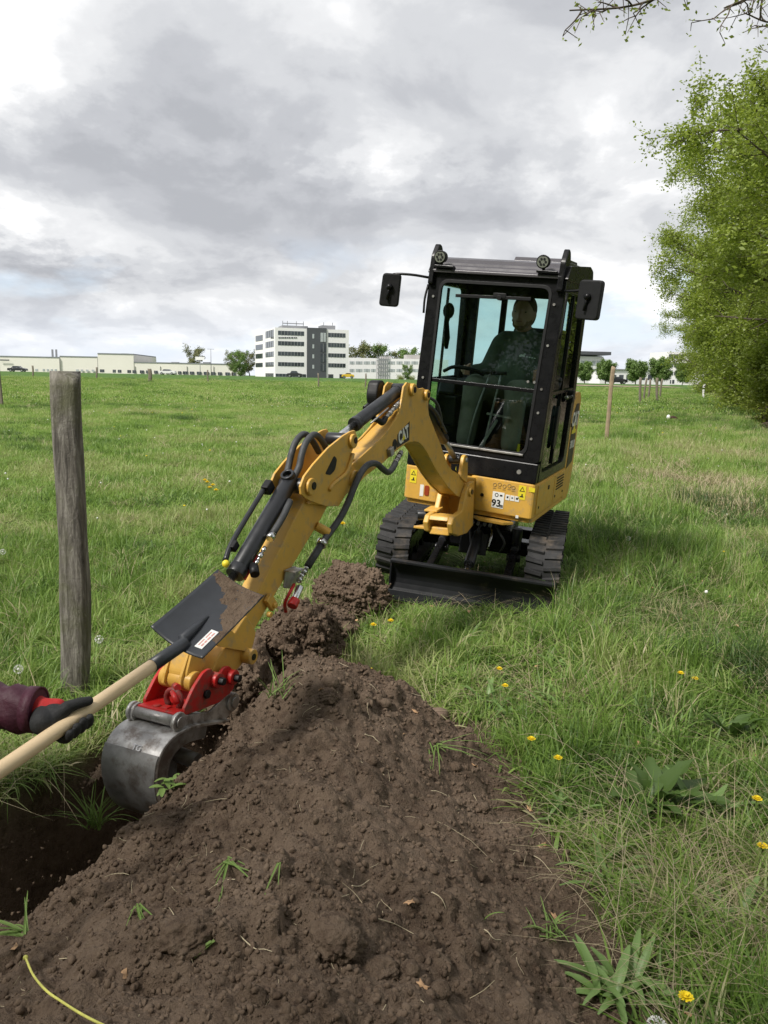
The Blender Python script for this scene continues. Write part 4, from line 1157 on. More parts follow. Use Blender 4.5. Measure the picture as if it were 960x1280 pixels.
def bush(name, loc, label, group, data, rot, sc):
    r = empty(name, loc, (0, 0, rot)); r.scale = sc; tag(r, label, 'bush', group)
    for nm, me in (('stems', data[0]), ('foliage', data[1])):
        o = bpy.data.objects.new(nm, me); COL.objects.link(o); o.parent = r
ORD = ['nearest', 'second', 'third', 'fourth', 'fifth', 'sixth', 'seventh', 'eighth', 'ninth', 'tenth', 'eleventh', 'twelfth', 'thirteenth', 'fourteenth', 'fifteenth', 'farthest']
BUSHL = [o_ + ' bush counted from the camera in the brown green thicket under the oaks' for o_ in ORD]
i = 0
for Y in (17.5, 20, 22.5, 25.5, 28.5, 32, 36, 40, 45, 50, 56, 63, 71, 80, 90, 101):
    u = 4.6 + 1.6 * random.random() + (2.6 if Y < 34 else 0)
    X = DITCH[0] + DITCH[2] * (Y - DITCH[1]) + u * math.hypot(1, DITCH[2])
    s = random.uniform(.85, 1.35)
    bush('hedge_bush', (X, Y, gz(X, Y) - .05), BUSHL[i], 'bushes under the oaks', bA if i % 3 else bB, random.uniform(0, 6), (s, s, s * random.uniform(.8, 1.2)))
    i += 1
for k_, Y in enumerate((60, 70, 82, 95, 108, 122)):
    X = DITCH[0] + DITCH[2] * (Y - DITCH[1]) + random.uniform(.6, 1.6)
    s = random.uniform(.7, 1.1)
    bush('hedge_bush', (X, Y, gz(X, Y) - .05), ORD[k_] + ' bush counted from the camera along the field edge of the far thicket', 'bushes under the oaks', bA, random.uniform(0, 6), (s, s, s))

# small round trees by the far white buildings
rt = [tree_meshes(31 + k, 4.5, 2.1, .9, .13, nlimb=20, nsub=7, ntw=4, nleaf=60, lsize=.15, low=.36, spread=1.0, leaf='leaf_far') for k in range(2)]
for k, (px, sc, lab) in enumerate(((731, .95, 'small round green tree half hidden behind the cab'), (757, 1.08, 'small round green tree behind the leaning new post'), (794.5, 1.08, 'round green tree standing alone midway between leaning post and oaks'),
                              (826.5, 1.22, 'broadest of the small round green trees right of the cab'), (853, 1.0, 'small round green tree half hidden by the oaks'))):
    p = sight(px, 476, 158); tree('round_tree', (p.x, 158, gz(p.x, 158)), lab, 'small round trees by the far road', rt[k % 2], 'bark', '', k * 1.1, sc * .8)
ft = tree_meshes(41, 8.0, 3.6, 1.5, .2, nlimb=16, nsub=7, ntw=5, nleaf=16, lsize=.20, low=.2, spread=.8, leaf='leaf_far')
fp_ = tree_meshes(42, 8.0, 3.4, 2.5, .2, nlimb=16, nsub=7, ntw=5, nleaf=9, lsize=.20, low=.3, spread=.8, leaf='leaf_far_pale')
for px, Y, top, d_, lab, H0 in ((241, 320, 434.5, fp_, 'bare looking pale tree behind the factory roof', 8), (290, 245, 441, fp_, 'pale green tree left of the office block, nearer the factory', 8), (300, 238, 440.5, ft, 'full green tree against the left side of the office block', 8), (312, 250, 440, fp_, 'pale tree touching the left edge of the office block', 8),
                            (444, 300, 431.5, fp_, 'pale spring tree behind the low white wing, beside the office block', 8), (459, 300, 430.5, fp_, 'tallest pale tree behind the low white wing', 8), (472, 300, 434, ft, 'darker tree behind the low white wing', 8), (502, 300, 439, fp_, 'pale tree behind the wing, close to the cab', 8), (514, 290, 438, ft, 'green tree touching the cab pillar behind the wing', 8),
                            (509, 200, 457, ft, 'small tree in front of the low white wing near the cab', 8)):
    p = sight(px, top, Y); zg = 1.25; s = (p.z - zg) / 8.0
    tree('field_tree', (p.x, Y, zg), lab, None, d_, '', '', px, max(.3, s))
for px, w in ((501, .8), (514, .9)):
    p = sight(px, 470, 205); bush('clipped_shrub', (p.x, 205, 1.2), 'small dark shrub in front of the low white wing, ' + ('farther from' if px < 510 else 'touching') + ' the cab', 'shrubs by the wing', bB, px, (.8, .8, .6))
# distant wood behind everything on the left horizon, and hedge
# ------------------------------------------------------------------ tree beside the camera, whose branches hang into the top of the view
nt_ = empty('overhanging_oak', (6.3, 5.0, 0)); tag(nt_, 'oak beside the camera whose thin budding branches hang into the top right of the sky', 'tree')
rg = np.random.default_rng(19); S = []; C = []
tp, _ = branchy((0, 0, -.2), (-.05, 0, 1), 9.5, .27, .07, 9, rg, .05, S, .05)
def limb(path, r0, nt_w, leafn, sp=.5, L_=.5):
    P_ = [np.array(q) - np.array([6.3, 5.0, 0]) for q in path]; P_ = [np.array(q) for q in catmull([tuple(q) for q in P_], 5)]
    for k in range(len(P_) - 1):
        S.append((P_[k], P_[k + 1], r0 + (.004 - r0) * k / (len(P_) - 1), r0 + (.004 - r0) * (k + 1) / (len(P_) - 1)))
    for w in range(nt_w):
        k = int((.30 + .70 * (w + rg.random()) / nt_w) * (len(P_) - 1)); k = min(k, len(P_) - 2)
        d = (P_[k + 1] - P_[k]); d /= np.linalg.norm(d); d = d + rg.normal(0, sp, 3)
        q, dl = branchy(P_[k], d, L_ * rg.uniform(.4, 1.1), .0055, .0022, 5, rg, .25, S, .0)
        for j in range(1, 6):
            if rg.random() < .75:
                dd = rg.normal(0, 1, 3); dd /= np.linalg.norm(dd); e = q[j] + dd * .09; S.append((q[j], e, .0028, .0015))
                for _ in range(leafn): C.append(e + rg.normal(0, .018, 3))
        for _ in range(leafn): C.append(q[-1] + rg.normal(0, .018, 3))
S4 = lambda px, py, Y: tuple(sight(px, py, Y))
limb([(6.2, 5.0, 5.0), (4.6, 4.9, 5.0), (3.0, 4.8, 4.6), S4(930, -66, 4.8), S4(860, -20, 4.8), S4(790, 7, 4.75), S4(712, 13, 4.7)], .017, 22, 3, .5, .20)
limb([(6.2, 5.0, 5.6), (4.6, 5.1, 5.6), (3.2, 5.2, 5.0), S4(1010, -50, 5.2), S4(960, -14, 5.2), S4(905, 10, 5.1)], .016, 18, 2, .55, .38)
limb([(6.2, 5.0, 4.9), (4.8, 5.3, 4.7), (3.6, 5.6, 4.3), S4(1010, 16, 5.6), S4(965, 28, 5.6), S4(930, 16, 5.5)], .015, 12, 2, .5, .3)
for i in range(13):
    az_ = i * 2.4; el_ = rg.uniform(.2, 1.0); k = int(4 + 5 * i / 13)
    pts, _ = branchy(tp[min(k, 9)], (abs(math.cos(az_)) * .9 - .15, math.sin(az_), el_ + .4), rg.uniform(2, 3.4), .07, .012, 6, rg, .14, S)
    for j in range(2, 7):
        for _ in range(5):
            q, _d = branchy(pts[j], rg.normal(0, 1, 3), rg.uniform(.4, .9), .01, .003, 3, rg, .2, S)
            for e in q[1:]:
                for _ in range(7): C.append(e + rg.normal(0, .06, 3))
tv, tf = tubes_np(S); raw_mesh('trunk', tv, tf, M('twig_bark'), True, nt_)
lv, lf = leaves_np(np.array(C), .0145, rg); raw_mesh('crown', lv, lf, M('leaf_lime'), False, nt_)

# ------------------------------------------------------------------ fence posts
def post_mesh(name, w, d, h, seed, mat, parent=None, rings=26, lean=(0, 0), crack=True):
    P_ = []; n = 20
    for k in range(rings + 1):
        z = h * k / rings
        for j in range(n):
            t = 2 * math.pi * j / n
            c, s = math.cos(t), math.sin(t); q = max(abs(c), abs(s)) ** .75
            x = w / 2 * c / q * .93; y = d / 2 * s / q * .93
            e = float(fbm(np.array([c * 1.5 + seed]), np.array([s * 1.5]), np.array([z * 1.6 + .3]), oct=3, seed=seed)[0]) * .10 + float(fbm(np.array([c * 5 + seed]), np.array([s * 5]), np.array([z * 5. + .3]), oct=2, seed=seed + 2)[0]) * .045
            bend = w * .22 * math.sin(z / h * 3.4 + seed * .3)
            P_.append((x * (1 + e) + lean[0] * z + bend, y * (1 + e) + lean[1] * z, z * (1 if k < rings else 1 + .012 * math.sin(t * 2))))
    F_ = [(k * n + j, k * n + (j + 1) % n, (k + 1) * n + (j + 1) % n, (k + 1) * n + j) for k in range(rings) for j in range(n)]
    F_.append(tuple(rings * n + j for j in range(n)))
    return raw_mesh(name, P_, F_, mat, True, parent)
m = bpy.data.materials.new('post_wood'); m.use_nodes = True; t = m.node_tree; b = t.nodes['Principled BSDF']
tc = N(t, 'ShaderNodeTexCoord'); mpn = N(t, 'ShaderNodeMapping'); mpn.inputs['Scale'].default_value = (14, 14, 1.6); mpn.inputs['Rotation'].default_value = (0, .35, 0)
L(t, tc.outputs['Object'], mpn.inputs[0])
n1 = noise(t, mpn.outputs[0], 3.0, 8, .7, .6); n2 = noise(t, tc.outputs['Object'], 6, 5, .6); n3 = noise(t, tc.outputs['Object'], 60, 4, .7)
c = ramp(t, n1, [(.34, (.055, .049, .042)), (.5, (.165, .150, .130)), (.64, (.32, .30, .265))])
c = mixrgb(t, ramp(t, n2, [(.48, 0), (.66, .8)]), c, (.115, .118, .062))
c = mixrgb(t, ramp(t, n3, [(.60, 0), (.72, .55)]), c, (.33, .32, .27))
L(t, c, b.inputs['Base Color']); b.inputs['Roughness'].default_value = .95
bp = N(t, 'ShaderNodeBump'); bp.inputs['Distance'].default_value = .012
L(t, math_node(t, 'ADD', n1, math_node(t, 'MULTIPLY', n3, .35)), bp.inputs['Height']); L(t, bp.outputs[0], b.inputs['Normal']); MATS['post_wood'] = m
def post_at(label, px, Y, top_px, w, mat, seed, lean=(0, 0), name='fence_post', group='old posts of the pasture fence', h=None, rot=0):
    p = sight(px, 470, Y); z0 = gz(p.x, Y) - .05; zt = sight(px, top_px, Y).z
    o = post_mesh(name, w, w * .8, (zt - z0), seed, mat, rings=26 if Y < 30 else 6, lean=lean); o.location = (p.x, Y, z0); o.rotation_euler = (0, 0, rot)
    tag(o, label, 'fence post', group)
    return o
pb_ = sight(86, 868, 3.60); pt_ = sight(90, 462, 3.64); o = post_mesh('fence_post', .130, .105, 1.545, 3, m, rings=30, lean=((pt_.x - pb_.x) / 1.5, .02)); o.location = (pb_.x, 3.6, -.06)
tag(o, 'thick weathered grey fence post standing nearest the camera, left of the bucket', 'fence post', 'old posts of the pasture fence')
post_at('grey post cut by the left edge of the picture', -1, 35, 456, .15, M('far_wood'), 5)
post_at('leaning pale brown newer post between the cab and the oaks', 762, 21.5, 458.5, .11, M('new_wood'), 6, lean=(.055, 0), group=None)
for (px, Y, tp_, w, lab) in ((41, 96, 457, .20, 'thin far fence post in front of the left factory wing'), (121, 96, 459, .20, 'thin far fence post just right of the thick near post'), (187, 90, 461, .42, 'stout far fence post in front of the factory, left of the white car'), (260, 92, 462.5, .17, 'thin far fence post left of the office block'),
                             (398, 78, 466.5, .16, 'thin pale far post in front of the dark stair section'), (457, 76, 467, .15, 'thin pale far post left of the black hood on the boom'),
                             (801.5, 54, 472, .17, 'dark post behind the leaning one, first of the distant cluster'), (807, 60, 473, .14, 'thin slanting post second in the distant cluster'), (813, 66, 474, .16, 'thin grey post in the middle of the distant cluster'), (823, 60, 472.5, .20, 'stout pale post in the distant cluster'), (827, 70, 473.5, .17, 'last pale post of the distant cluster, nearest the oaks')):
    post_at(lab, px, Y, tp_, w, M('far_wood'), int(px), lean=((.05, 0) if px in (807, 827) else (random.uniform(-.02, .02), 0)))
post_at('thin white marker post at the foot of the oaks', 881.5, 70, 480, .16, M('white_render'), 8, group=None, name='marker_post')
# wire of the far pasture fence is too thin to show; the bundle lying in the verge
p = sight(838, 525, 33.5); bd = empty('bundle', (p.x, 33.5, gz(p.x, 33.5))); bd.scale = (.75, .75, .75); tag(bd, 'small white and dark brown bundle lying on the grass verge below the oaks', 'bundle')
mb = MB(); mb.ball((-.12, 0, .16), .13, 12, 8, (.8, .8, 1.15)); mb.build('white_bag', M('white_render'), bd)
mb = MB(); mb.ball((.14, .03, .13), .16, 12, 8, (1.2, .9, .7)); mb.ball((.28, 0, .10), .10, 10, 6); mb.build('dark_bag', pmat('dark_brown_cloth', (.05, .018, .018), .9), bd)
# ------------------------------------------------------------------ mini excavator
ex = empty('mini_excavator', (.785, 6.23, .05), (.04, .085, -.43))
tag(ex, 'yellow tracked mini excavator with black cab reaching its arm into the trench', 'excavator')
RW = Matrix.LocRotScale(Vector((.785, 6.23, .05)), Euler((.04, .085, -.43)), Vector((1, 1, 1)))
RI = RW.inverted()
yz = lambda a, b, t: (t, a, b)          # profile in y,z extruded along x
xz = lambda a, b, t: (a, t, b)
xy = lambda a, b, t: (a, b, t)
def frame_prism(mb, outer, inner, t0, t1, to3):
    n = len(outer)
    vs = [to3(a, b, t) for t in (t0, t1) for a, b in outer] + [to3(a, b, t) for t in (t0, t1) for a, b in inner]
    f = []
    for i in range(n):
        j = (i + 1) % n
        f += [(i, j, n + j, n + i), (2 * n + j, 2 * n + i, 3 * n + i, 3 * n + j), (j, i, 2 * n + i, 2 * n + j), (n + i, n + j, 3 * n + j, 3 * n + i)]
    return mb.add(vs, f)
def text(body, size, MX, mat, parent, bold=0.0, ex_=.0008, name='lettering', align='CENTER', sx=1.0, shear=0.0):
    c = bpy.data.curves.new(name + '_curve', 'FONT'); c.body = body; c.size = size; c.align_x = align; c.align_y = 'CENTER'
    c.extrude = ex_; c.offset = bold; c.shear = shear; c.materials.append(mat); c.resolution_u = 3
    tmp = bpy.data.objects.new(name + '_tmp', c); COL.objects.link(tmp); bpy.context.view_layer.update()
    me = bpy.data.meshes.new_from_object(tmp.evaluated_get(bpy.context.evaluated_depsgraph_get())); me.name = name
    bpy.data.objects.remove(tmp)
    o = bpy.data.objects.new(name, me); COL.objects.link(o); o.parent = parent
    o.matrix_local = MX @ Matrix.Diagonal((sx, 1, 1, 1))
    return o
def axes(o, x, y):
    x = Vector(x).normalized(); y = Vector(y); y = (y - x * y.dot(x)).normalized(); z = x.cross(y)
    return Matrix(((x.x, y.x, z.x, o[0]), (x.y, y.y, z.y, o[1]), (x.z, y.z, z.z, o[2]), (0, 0, 0, 1)))
def plate(MX, w, h, mat, parent, name='sticker', t=.0012, r=.0):
    p = [(-w / 2, -h / 2), (w / 2, -h / 2), (w / 2, h / 2), (-w / 2, h / 2)]
    if r: p = rpoly(p, r, 3)
    mb = MB(MX); mb.prism(p, -.001, t, xy); return mb.build(name, mat, parent)
MU = Matrix.Rotation(.18, 4, 'Z')

# --- undercarriage
def stadium(y0, y1, z0, z1, n=9, droop=0):
    r = (z1 - z0) / 2; zc = (z0 + z1) / 2; p = []
    for k in range(n + 1):
        t = -math.pi / 2 + math.pi * k / n; p.append((y1 - r + r * math.cos(t), zc + r * math.sin(t)))
    for k in range(n + 1):
        t = math.pi / 2 + math.pi * k / n; p.append((y0 + r + r * math.cos(t), zc + r * math.sin(t)))
    return p
for sx in (-1, 1):
    xc = sx * .535 - .035; w = .23
    mb = MB(MU); frame_prism(mb, stadium(-.73, .62, .0, .41), stadium(-.69, .58, .04, .37), xc - w / 2, xc + w / 2, yz)
    tk = mb.build('track', M('rubber'), ex)
    # chevron lugs round the belt
    loop = stadium(-.73, .62, .0, .41, 12)
    pts = [Vector((a, b)) for a, b in loop]; Ls = [0]
    for i in range(len(pts)): Ls.append(Ls[-1] + (pts[(i + 1) % len(pts)] - pts[i]).length)
    tot = Ls[-1]; nl = 40
    lug = MB(MU)
    for half in (-1, 1):
        for k in range(nl):
            s = (k + (.5 if half > 0 else 0)) / nl * tot
            i = max(j for j in range(len(pts)) if Ls[j] <= s); a = pts[i]; b = pts[(i + 1) % len(pts)]
            d = (b - a).normalized(); p = a + d * (s - Ls[i]); nn = Vector((d.y, -d.x))
            X0, X1 = xc + half * .006, xc + half * .122
            vs = []
            for X, sh, hw in ((X0, .0, .016), (X1, -.018, .022)):
                for q in ((-hw, 0), (hw, 0), (hw * .6, .017), (-hw * .6, .017)):
                    c = p + d * (q[0] + sh) + nn * (q[1] - .002); vs.append((X, c.x, c.y))
            lug.add(vs, [(0, 1, 2, 3), (7, 6, 5, 4), (0, 4, 5, 1), (1, 5, 6, 2), (2, 6, 7, 3), (3, 7, 4, 0)])
    tag(lug.build('tread_lugs', M('rubber'), tk), kind='stuff')
    mb = MB(MU); mb.box((xc, -.05, .17), (.09, .95, .13)); mb.build('track_frame', M('black_paint'), tk, bevel=.01)
    for (y, r) in ((-.53, .15), (.42, .16)):
        mb = MB(MU); mb.cyl((xc - .045, y, .205), (xc + .045, y, .205), r, 20); mb.build('idler_wheel', M('black_paint'), tk, bevel=.006)
        mb = MB(MU); mb.cyl((xc - .07, y, .205), (xc + .07, y, .205), r * .4, 14); mb.build('hub', M('steel_worn'), tk, bevel=.004)
    for y in (-.28, -.05, .18):
        mb = MB(MU); mb.cyl((xc - .05, y, .085), (xc + .05, y, .085), .05, 14); mb.build('roller', M('black_paint'), tk)
uf = MB(MU)
uf.box((0, .0, .30), (.46, .62, .16)); uf.box((0, -.12, .22), (.92, .13, .11)); uf.box((0, .28, .22), (.92, .13, .11))
uf.box((0, 0, .40), (.36, .42, .10)); u_ = uf.build('undercarriage_frame', M('black_paint'), ex, bevel=.012)
mb = MB(MU); mb.cyl((0, 0, .44), (0, 0, .53), .24, 32); mb.build('slewing_ring', M('black_paint'), ex, bevel=.008)
mb = MB(MU); mb.box((-.02, -.50, .30), (.20, .02, .16), (-.5, 0, 0)); mb.build('cover_plate', M('black_plastic'), u_, bevel=.006)
mb = MB(MU)
for sx in (-.27, .27):
    mb.cyl((sx, -.28, .24), (sx, -.28, .40), .04, 12); mb.cyl((sx * 1.0, -.40, .26), (sx, -.30, .26), .03, 10); mb.cyl((sx - .05, -.38, .2), (sx + .05, -.38, .2), .03, 12)
mb.build('pin_boss', M('cylinder_black'), u_, bevel=.004)
for pts in ([(.10, -.30, .42), (.14, -.42, .40), (.20, -.48, .33), (.17, -.44, .24)], [(.06, -.30, .42), (.10, -.46, .38), (.09, -.52, .28)], [(-.08, -.30, .40), (-.06, -.46, .38), (-.03, -.55, .30)], [(.02, -.30, .41), (.0, -.44, .40), (.03, -.56, .26)]):
    mb = MB(MU); mb.tube(pts, .009, 8, sub=5); mb.build('hose', M('hose') if pts[0][0] != .06 else M('steel_bright'), u_)
for x in (-.06, -.02, .03, .07):
    mb = MB(MU); mb.cyl((x, -.34, .42), (x, -.37, .415), .013, 8); mb.build('fitting', M('steel_worn'), u_)
# --- dozer blade
bl = MB(MU)
prof = []
for k in range(9):
    z = .0 + .26 * k / 8; prof.append((-1.09 + .05 * math.sin(math.pi * k / 8) - .012 * (k == 0), z))
back = [(p[0] + .022, p[1]) for p in reversed(prof)]
bl.prism(prof + back, -.49, .61, yz)
blade = bl.build('dozer_blade', M('blade_black'), ex, bevel=.003)
mb = MB(MU); mb.box((.06, -1.092, .264), (1.10, .045, .02)); mb.build('top_lip', M('blade_black'), blade, bevel=.004)
mb = MB(MU); mb.box((.06, -1.115, .03), (1.10, .016, .07), (-.25, 0, 0)); mb.build('cutting_edge', M('blade_black'), blade, bevel=.002)
for sx in (-1, 1):
    mb = MB(MU); mb.bar((sx * .27, -.985, .13), (sx * .27, -.38, .22), .05, .09); mb.build('push_arm', M('black_paint'), blade, bevel=.006)
    mb = MB(MU); mb.prism([(-1.08, .26), (-1.08, .0), (-.98, .0), (-.99, .16)], (.06 + sx * .55) - .006, (.06 + sx * .55) + .006, yz); mb.build('end_plate', M('blade_black'), blade, bevel=.002)
mb = MB(MU); mb.cyl((.0, -1.02, .14), (.0, -.76, .24), .022, 14); mb.build('blade_rod', M('steel_bright'), blade)
mb = MB(MU); mb.cyl((.0, -.80, .225), (.0, -.42, .36), .038, 16); mb.build('blade_cylinder', M('cylinder_black'), blade, bevel=.004)

# --- house
ZB, ZT = .534, .813
hs = MB()
plan = rpoly([(-.49, -.30), (-.49, -.566), (-.22, -.566), (-.20, -.50), (.005, -.50), (.02, -.566), (.49, -.566), (.49, .36), (-.49, .36)], .035, 4)
hs.prism(plan, ZB + .03, ZT, xy)
house = hs.build('body', M('cat_yellow'), ex, bevel=.010, seg=3)
mb = MB(); mb.prism(rpoly([(-.485, -.54), (.485, -.54), (.485, .62), (-.485, .62)], .06, 5), ZB - .004, ZB + .028, xy); mb.build('base_frame', M('cat_yellow'), house, bevel=.006)
mb = MB(); mb.prism([(.12, -.60), (.30, -.60), (.36, -.54), (.06, -.54)], ZB - .035, ZB - .012, xy); mb.build('step_plate', M('cat_yellow'), house, bevel=.004)
# lower side door with its catch
mb = MB(); mb.prism(rpoly([(-.50, ZB + .055), (-.02, ZB + .055), (-.02, ZT - .012), (-.50, ZT - .012)], .015, 3), .488, .497, yz)
dr_ = mb.build('side_panel', M('cat_yellow'), ex, bevel=.003)
mb = MB(); mb.box((.499, -.20, ZT - .07), (.006, .035, .03)); mb.build('catch', M('black_plastic'), dr_, bevel=.002)
mb = MB(); mb.prism(rpoly([(.0, ZB + .055), (.34, ZB + .055), (.34, ZT - .012), (.0, ZT - .012)], .015, 3), .488, .496, yz)
d2 = mb.build('side_panel', M('cat_yellow'), ex, bevel=.003)
for k in range(5):
    mb = MB(); mb.box((.498, .17, ZB + .15 + k * .022), (.006, .22, .008)); mb.build('slat', M('black_plastic'), d2)
for y in (-.44, .05, .30):
    mb = MB(); mb.cyl((.494, y, ZB + .10), (.5, y, ZB + .10), .010, 8); mb.build('bolt', M('black_paint'), house)
mb = MB(); mb.cyl((.115, -.562, ZT - .13), (.115, -.572, ZT - .13), .013, 12); mb.build('bolt', M('black_paint'), house)
# engine cover and counterweight
eng = MB()
eng.prism(rpoly([(.36, ZB + .02), (.60, ZB + .02), (.645, .80), (.62, 1.34), (.56, 1.40), (.44, 1.40), (.33, 1.26), (.33, ZT), (.36, ZT)], .03, 3), -.488, .488, yz)
cov = eng.build('engine_cover', M('cat_yellow'), ex, bevel=.02, seg=3)
mb = MB(); mb.prism(rpoly([(.375, .80), (.565, .84), (.565, 1.31), (.45, 1.31), (.385, 1.22)], .015, 3), .486, .4905, yz)
side_dec = mb.build('decal', M('decal_black'), cov)
text('CAT', .150, axes((.4915, .475, 1.185), (0, 1, 0), (0, 0, 1)), M('white_sticker'), cov, bold=.005, sx=.78)
mb = MB(); mb.prism([(.43, 1.10), (.52, 1.10), (.475, 1.165)], .4908, .4918, yz); mb.build('triangle_mark', M('yellow_sticker'), cov)
mb = MB(); mb.prism([(.40, 1.075), (.55, 1.075), (.55, 1.105), (.40, 1.105)], .4905, .4915, yz); mb.build('stripe_mark', M('yellow_sticker'), cov)
text('301.8', .085, axes((.4915, .475, .985), (0, 1, 0), (0, 0, 1)), M('white_sticker'), cov, bold=.003, sx=.8)
mb = MB(); mb.box((.489, .355, 1.15), (.006, .02, .03)); mb.build('catch', M('black_plastic'), cov)

# stickers on the front
FY = -.5672
A_ = lambda x, z: axes((x, FY, z), (1, 0, 0), (0, 0, 1))
plate(A_(.235, .665), .085, .115, M('white_sticker'), house)
text('93', .068, A_(.225, .640) @ Matrix.Translation((0, 0, .0014)), M('ink'), house, bold=.002)
text('dB', .026, A_(.262, .624) @ Matrix.Translation((0, 0, .0014)), M('ink'), house, bold=.0008)
mb = MB(A_(.222, .700)); mb.ring((0, 0, .0012), (0, 0, .0022), .014, .009, 14); mb.build('symbol', M('ink'), house)
mb = MB(A_(.255, .700)); mb.box((0, 0, .0016), (.018, .012, .001)); mb.build('symbol', M('ink'), house)
for i, x in enumerate((.302, .336, .370)):
    plate(A_(x, .695), .030, .038, M('white_sticker'), house); mb = MB(A_(x, .695)); mb.box((0, .002, .0016), (.012 + .003 * (i == 2), .014 - .005 * (i == 1), .001)); mb.build('symbol', M('ink'), house)
def warning(x, z, par, Af, w=.045):
    plate(Af(x, z), w, w * 1.9, M('yellow_sticker'), par)
    T0 = Af(x, z + w * .45) @ Matrix.Translation((0, 0, .0014))
    mb = MB(T0); frame_prism(mb, [(-w * .38, -w * .3), (w * .38, -w * .3), (0, w * .38)], [(-w * .24, -w * .21), (w * .24, -w * .21), (0, w * .22)], 0, .0008, xy); mb.build('warning_triangle', M('ink'), par)
    mb = MB(Af(x, z - w * .45) @ Matrix.Translation((0, 0, .0014))); mb.box((0, -w * .1, 0), (w * .5, w * .16, .0008)); mb.box((w * .05, w * .12, 0), (w * .2, w * .3, .0008)); mb.build('symbol', M('ink'), par)
warning(.40, .745, house, A_, .052)
warning(-.42, .735, house, A_, .052)
text('\u25b2\u25b2' if 0 else '!!', .04, A_(.455, .775) @ Matrix.Translation((0, 0, .0014)), M('yellow_sticker'), house, bold=.003)
plate(A_(.50 - .03, .775), .035, .028, M('yellow_sticker'), house)
for i, x in enumerate((.20, .235, .27, .305, .335)):
    mb = MB(A_(x, .770 + .008 * (i % 2))); mb.ring((0, 0, .0002), (0, 0, .0012), .015, .010, 10); mb.box((0, -.024, .0006), (.022, .006, .001)); mb.build('symbol', M('grey_sticker'), house)
plate(A_(.385, .570), .02, .02, M('white_sticker'), house)
# left headlight recess beside the boom
plate(A_(-.345, .64), .028, .085, M('white_sticker'), house, name='reflector')
mb = MB(A_(-.305, .645)); mb.prism(rpoly([(-.018, -.038), (.018, -.038), (.018, .038), (-.018, .038)], .015, 4), 0, .004, xy); mb.build('tail_light', pmat('lens_red', (.30, .05, .02), .2), house, bevel=.001)

# --- cab
cab_root = MB()
yF, yT, zF, zTp = -.563, -.43, ZT, 2.19        # front plane, bottom and top
slope = (yT - yF) / (zTp - zF)
fy = lambda z: yF + slope * (z - zF)
front = lambda a, b, t: (a, fy(b) + t, b)
BX, TX = .485, .49
def lx(z): return BX + (TX - BX) * (z - zF) / (zTp - zF)
ZS = .955    # windscreen sill
outer = [(-BX, ZF_ := ZT + .004), (BX, ZF_), (TX, zTp), (-TX, zTp)]
# lower black apron
mb = MB(); mb.prism([(-.485, ZT + .003), (.485, ZT + .003), (.486, ZS), (-.486, ZS)], -.004, .05, front); mb.build('cab_apron', M('black_paint'), ex, bevel=.008)
inn = rpoly([(-.385, ZS + .045), (.385, ZS + .045), (.40, zTp - .055), (-.40, zTp - .055)], .07, 6)
out_ = rpoly([(-.487, ZS + .002), (.487, ZS + .002), (.490, zTp), (-.490, zTp)], .03, 6)
mb = MB(); frame_prism(mb, out_, inn, .0, .06, front)
wf = mb.build('windscreen_frame', M('black_paint'), ex, bevel=.006)
inn2 = rpoly([(-.372, ZS + .062), (.372, ZS + .062), (.387, zTp - .070), (-.387, zTp - .070)], .06, 6)
mb = MB(); frame_prism(mb, rpoly([(-.392, ZS + .038), (.392, ZS + .038), (.407, zTp - .048), (-.407, zTp - .048)], .072, 6), inn2, -.006, .004, front); mb.build('rubber_seal', M('black_plastic'), wf, bevel=.002)
g_ = bpy.data.materials.new('cab_glass'); g_.use_nodes = True; t = g_.node_tree; t.nodes.clear()
tp_ = N(t, 'ShaderNodeBsdfTransparent'); tp_.inputs[0].default_value = (.69, .85, .82, 1)
gl = N(t, 'ShaderNodeBsdfGlossy'); gl.inputs['Roughness'].default_value = .015; gl.inputs[0].default_value = (.9, .95, .95, 1)
fr = N(t, 'ShaderNodeFresnel'); fr.inputs[0].default_value = 1.5
mx = N(t, 'ShaderNodeMixShader'); L(t, math_node(t, 'MULTIPLY', fr.outputs[0], .9), mx.inputs[0]); L(t, tp_.outputs[0], mx.inputs[1]); L(t, gl.outputs[0], mx.inputs[2])
o_ = N(t, 'ShaderNodeOutputMaterial'); L(t, mx.outputs[0], o_.inputs[0]); MATS['glass'] = g_
def pane(poly, to3, t0, t1, name, parent):
    mb = MB(); mb.prism(poly, t0, t1, to3)
    o = mb.build(name, M('glass'), parent); return o
gu = rpoly([(-.385, 1.445), (.388, 1.445), (.398, zTp - .058), (-.398, zTp - .058)], .06, 5)
def sheet(poly, to3, t, name, parent):
    me = raw_mesh(name, [to3(a, b, t) for a, b in poly], [tuple(range(len(poly)))], M('glass'), False, parent); return me
sheet(gu, front, .022, 'windscreen_glass', ex)
sheet([(-.385, ZS + .045), (.385, ZS + .045), (.388, 1.435), (-.388, 1.435)], front, .030, 'lower_windscreen', ex)
mb = MB(); mb.bar(front(-.39, 1.44, .02), front(.39, 1.44, .02), .022, .026); mb.build('window_bar', M('black_paint'), ex, bevel=.003)
mb = MB(); mb.bar(front(-.27, 2.035, -.012), front(.27, 2.045, -.012), .012, .022); mb.cyl(front(.05, 2.04, -.03), front(.05, 2.04, .03), .018, 12)
mb.box(front(.05, 2.055, -.014), (.09, .02, .03)); mb.build('wiper', M('black_plastic'), wf, bevel=.002)
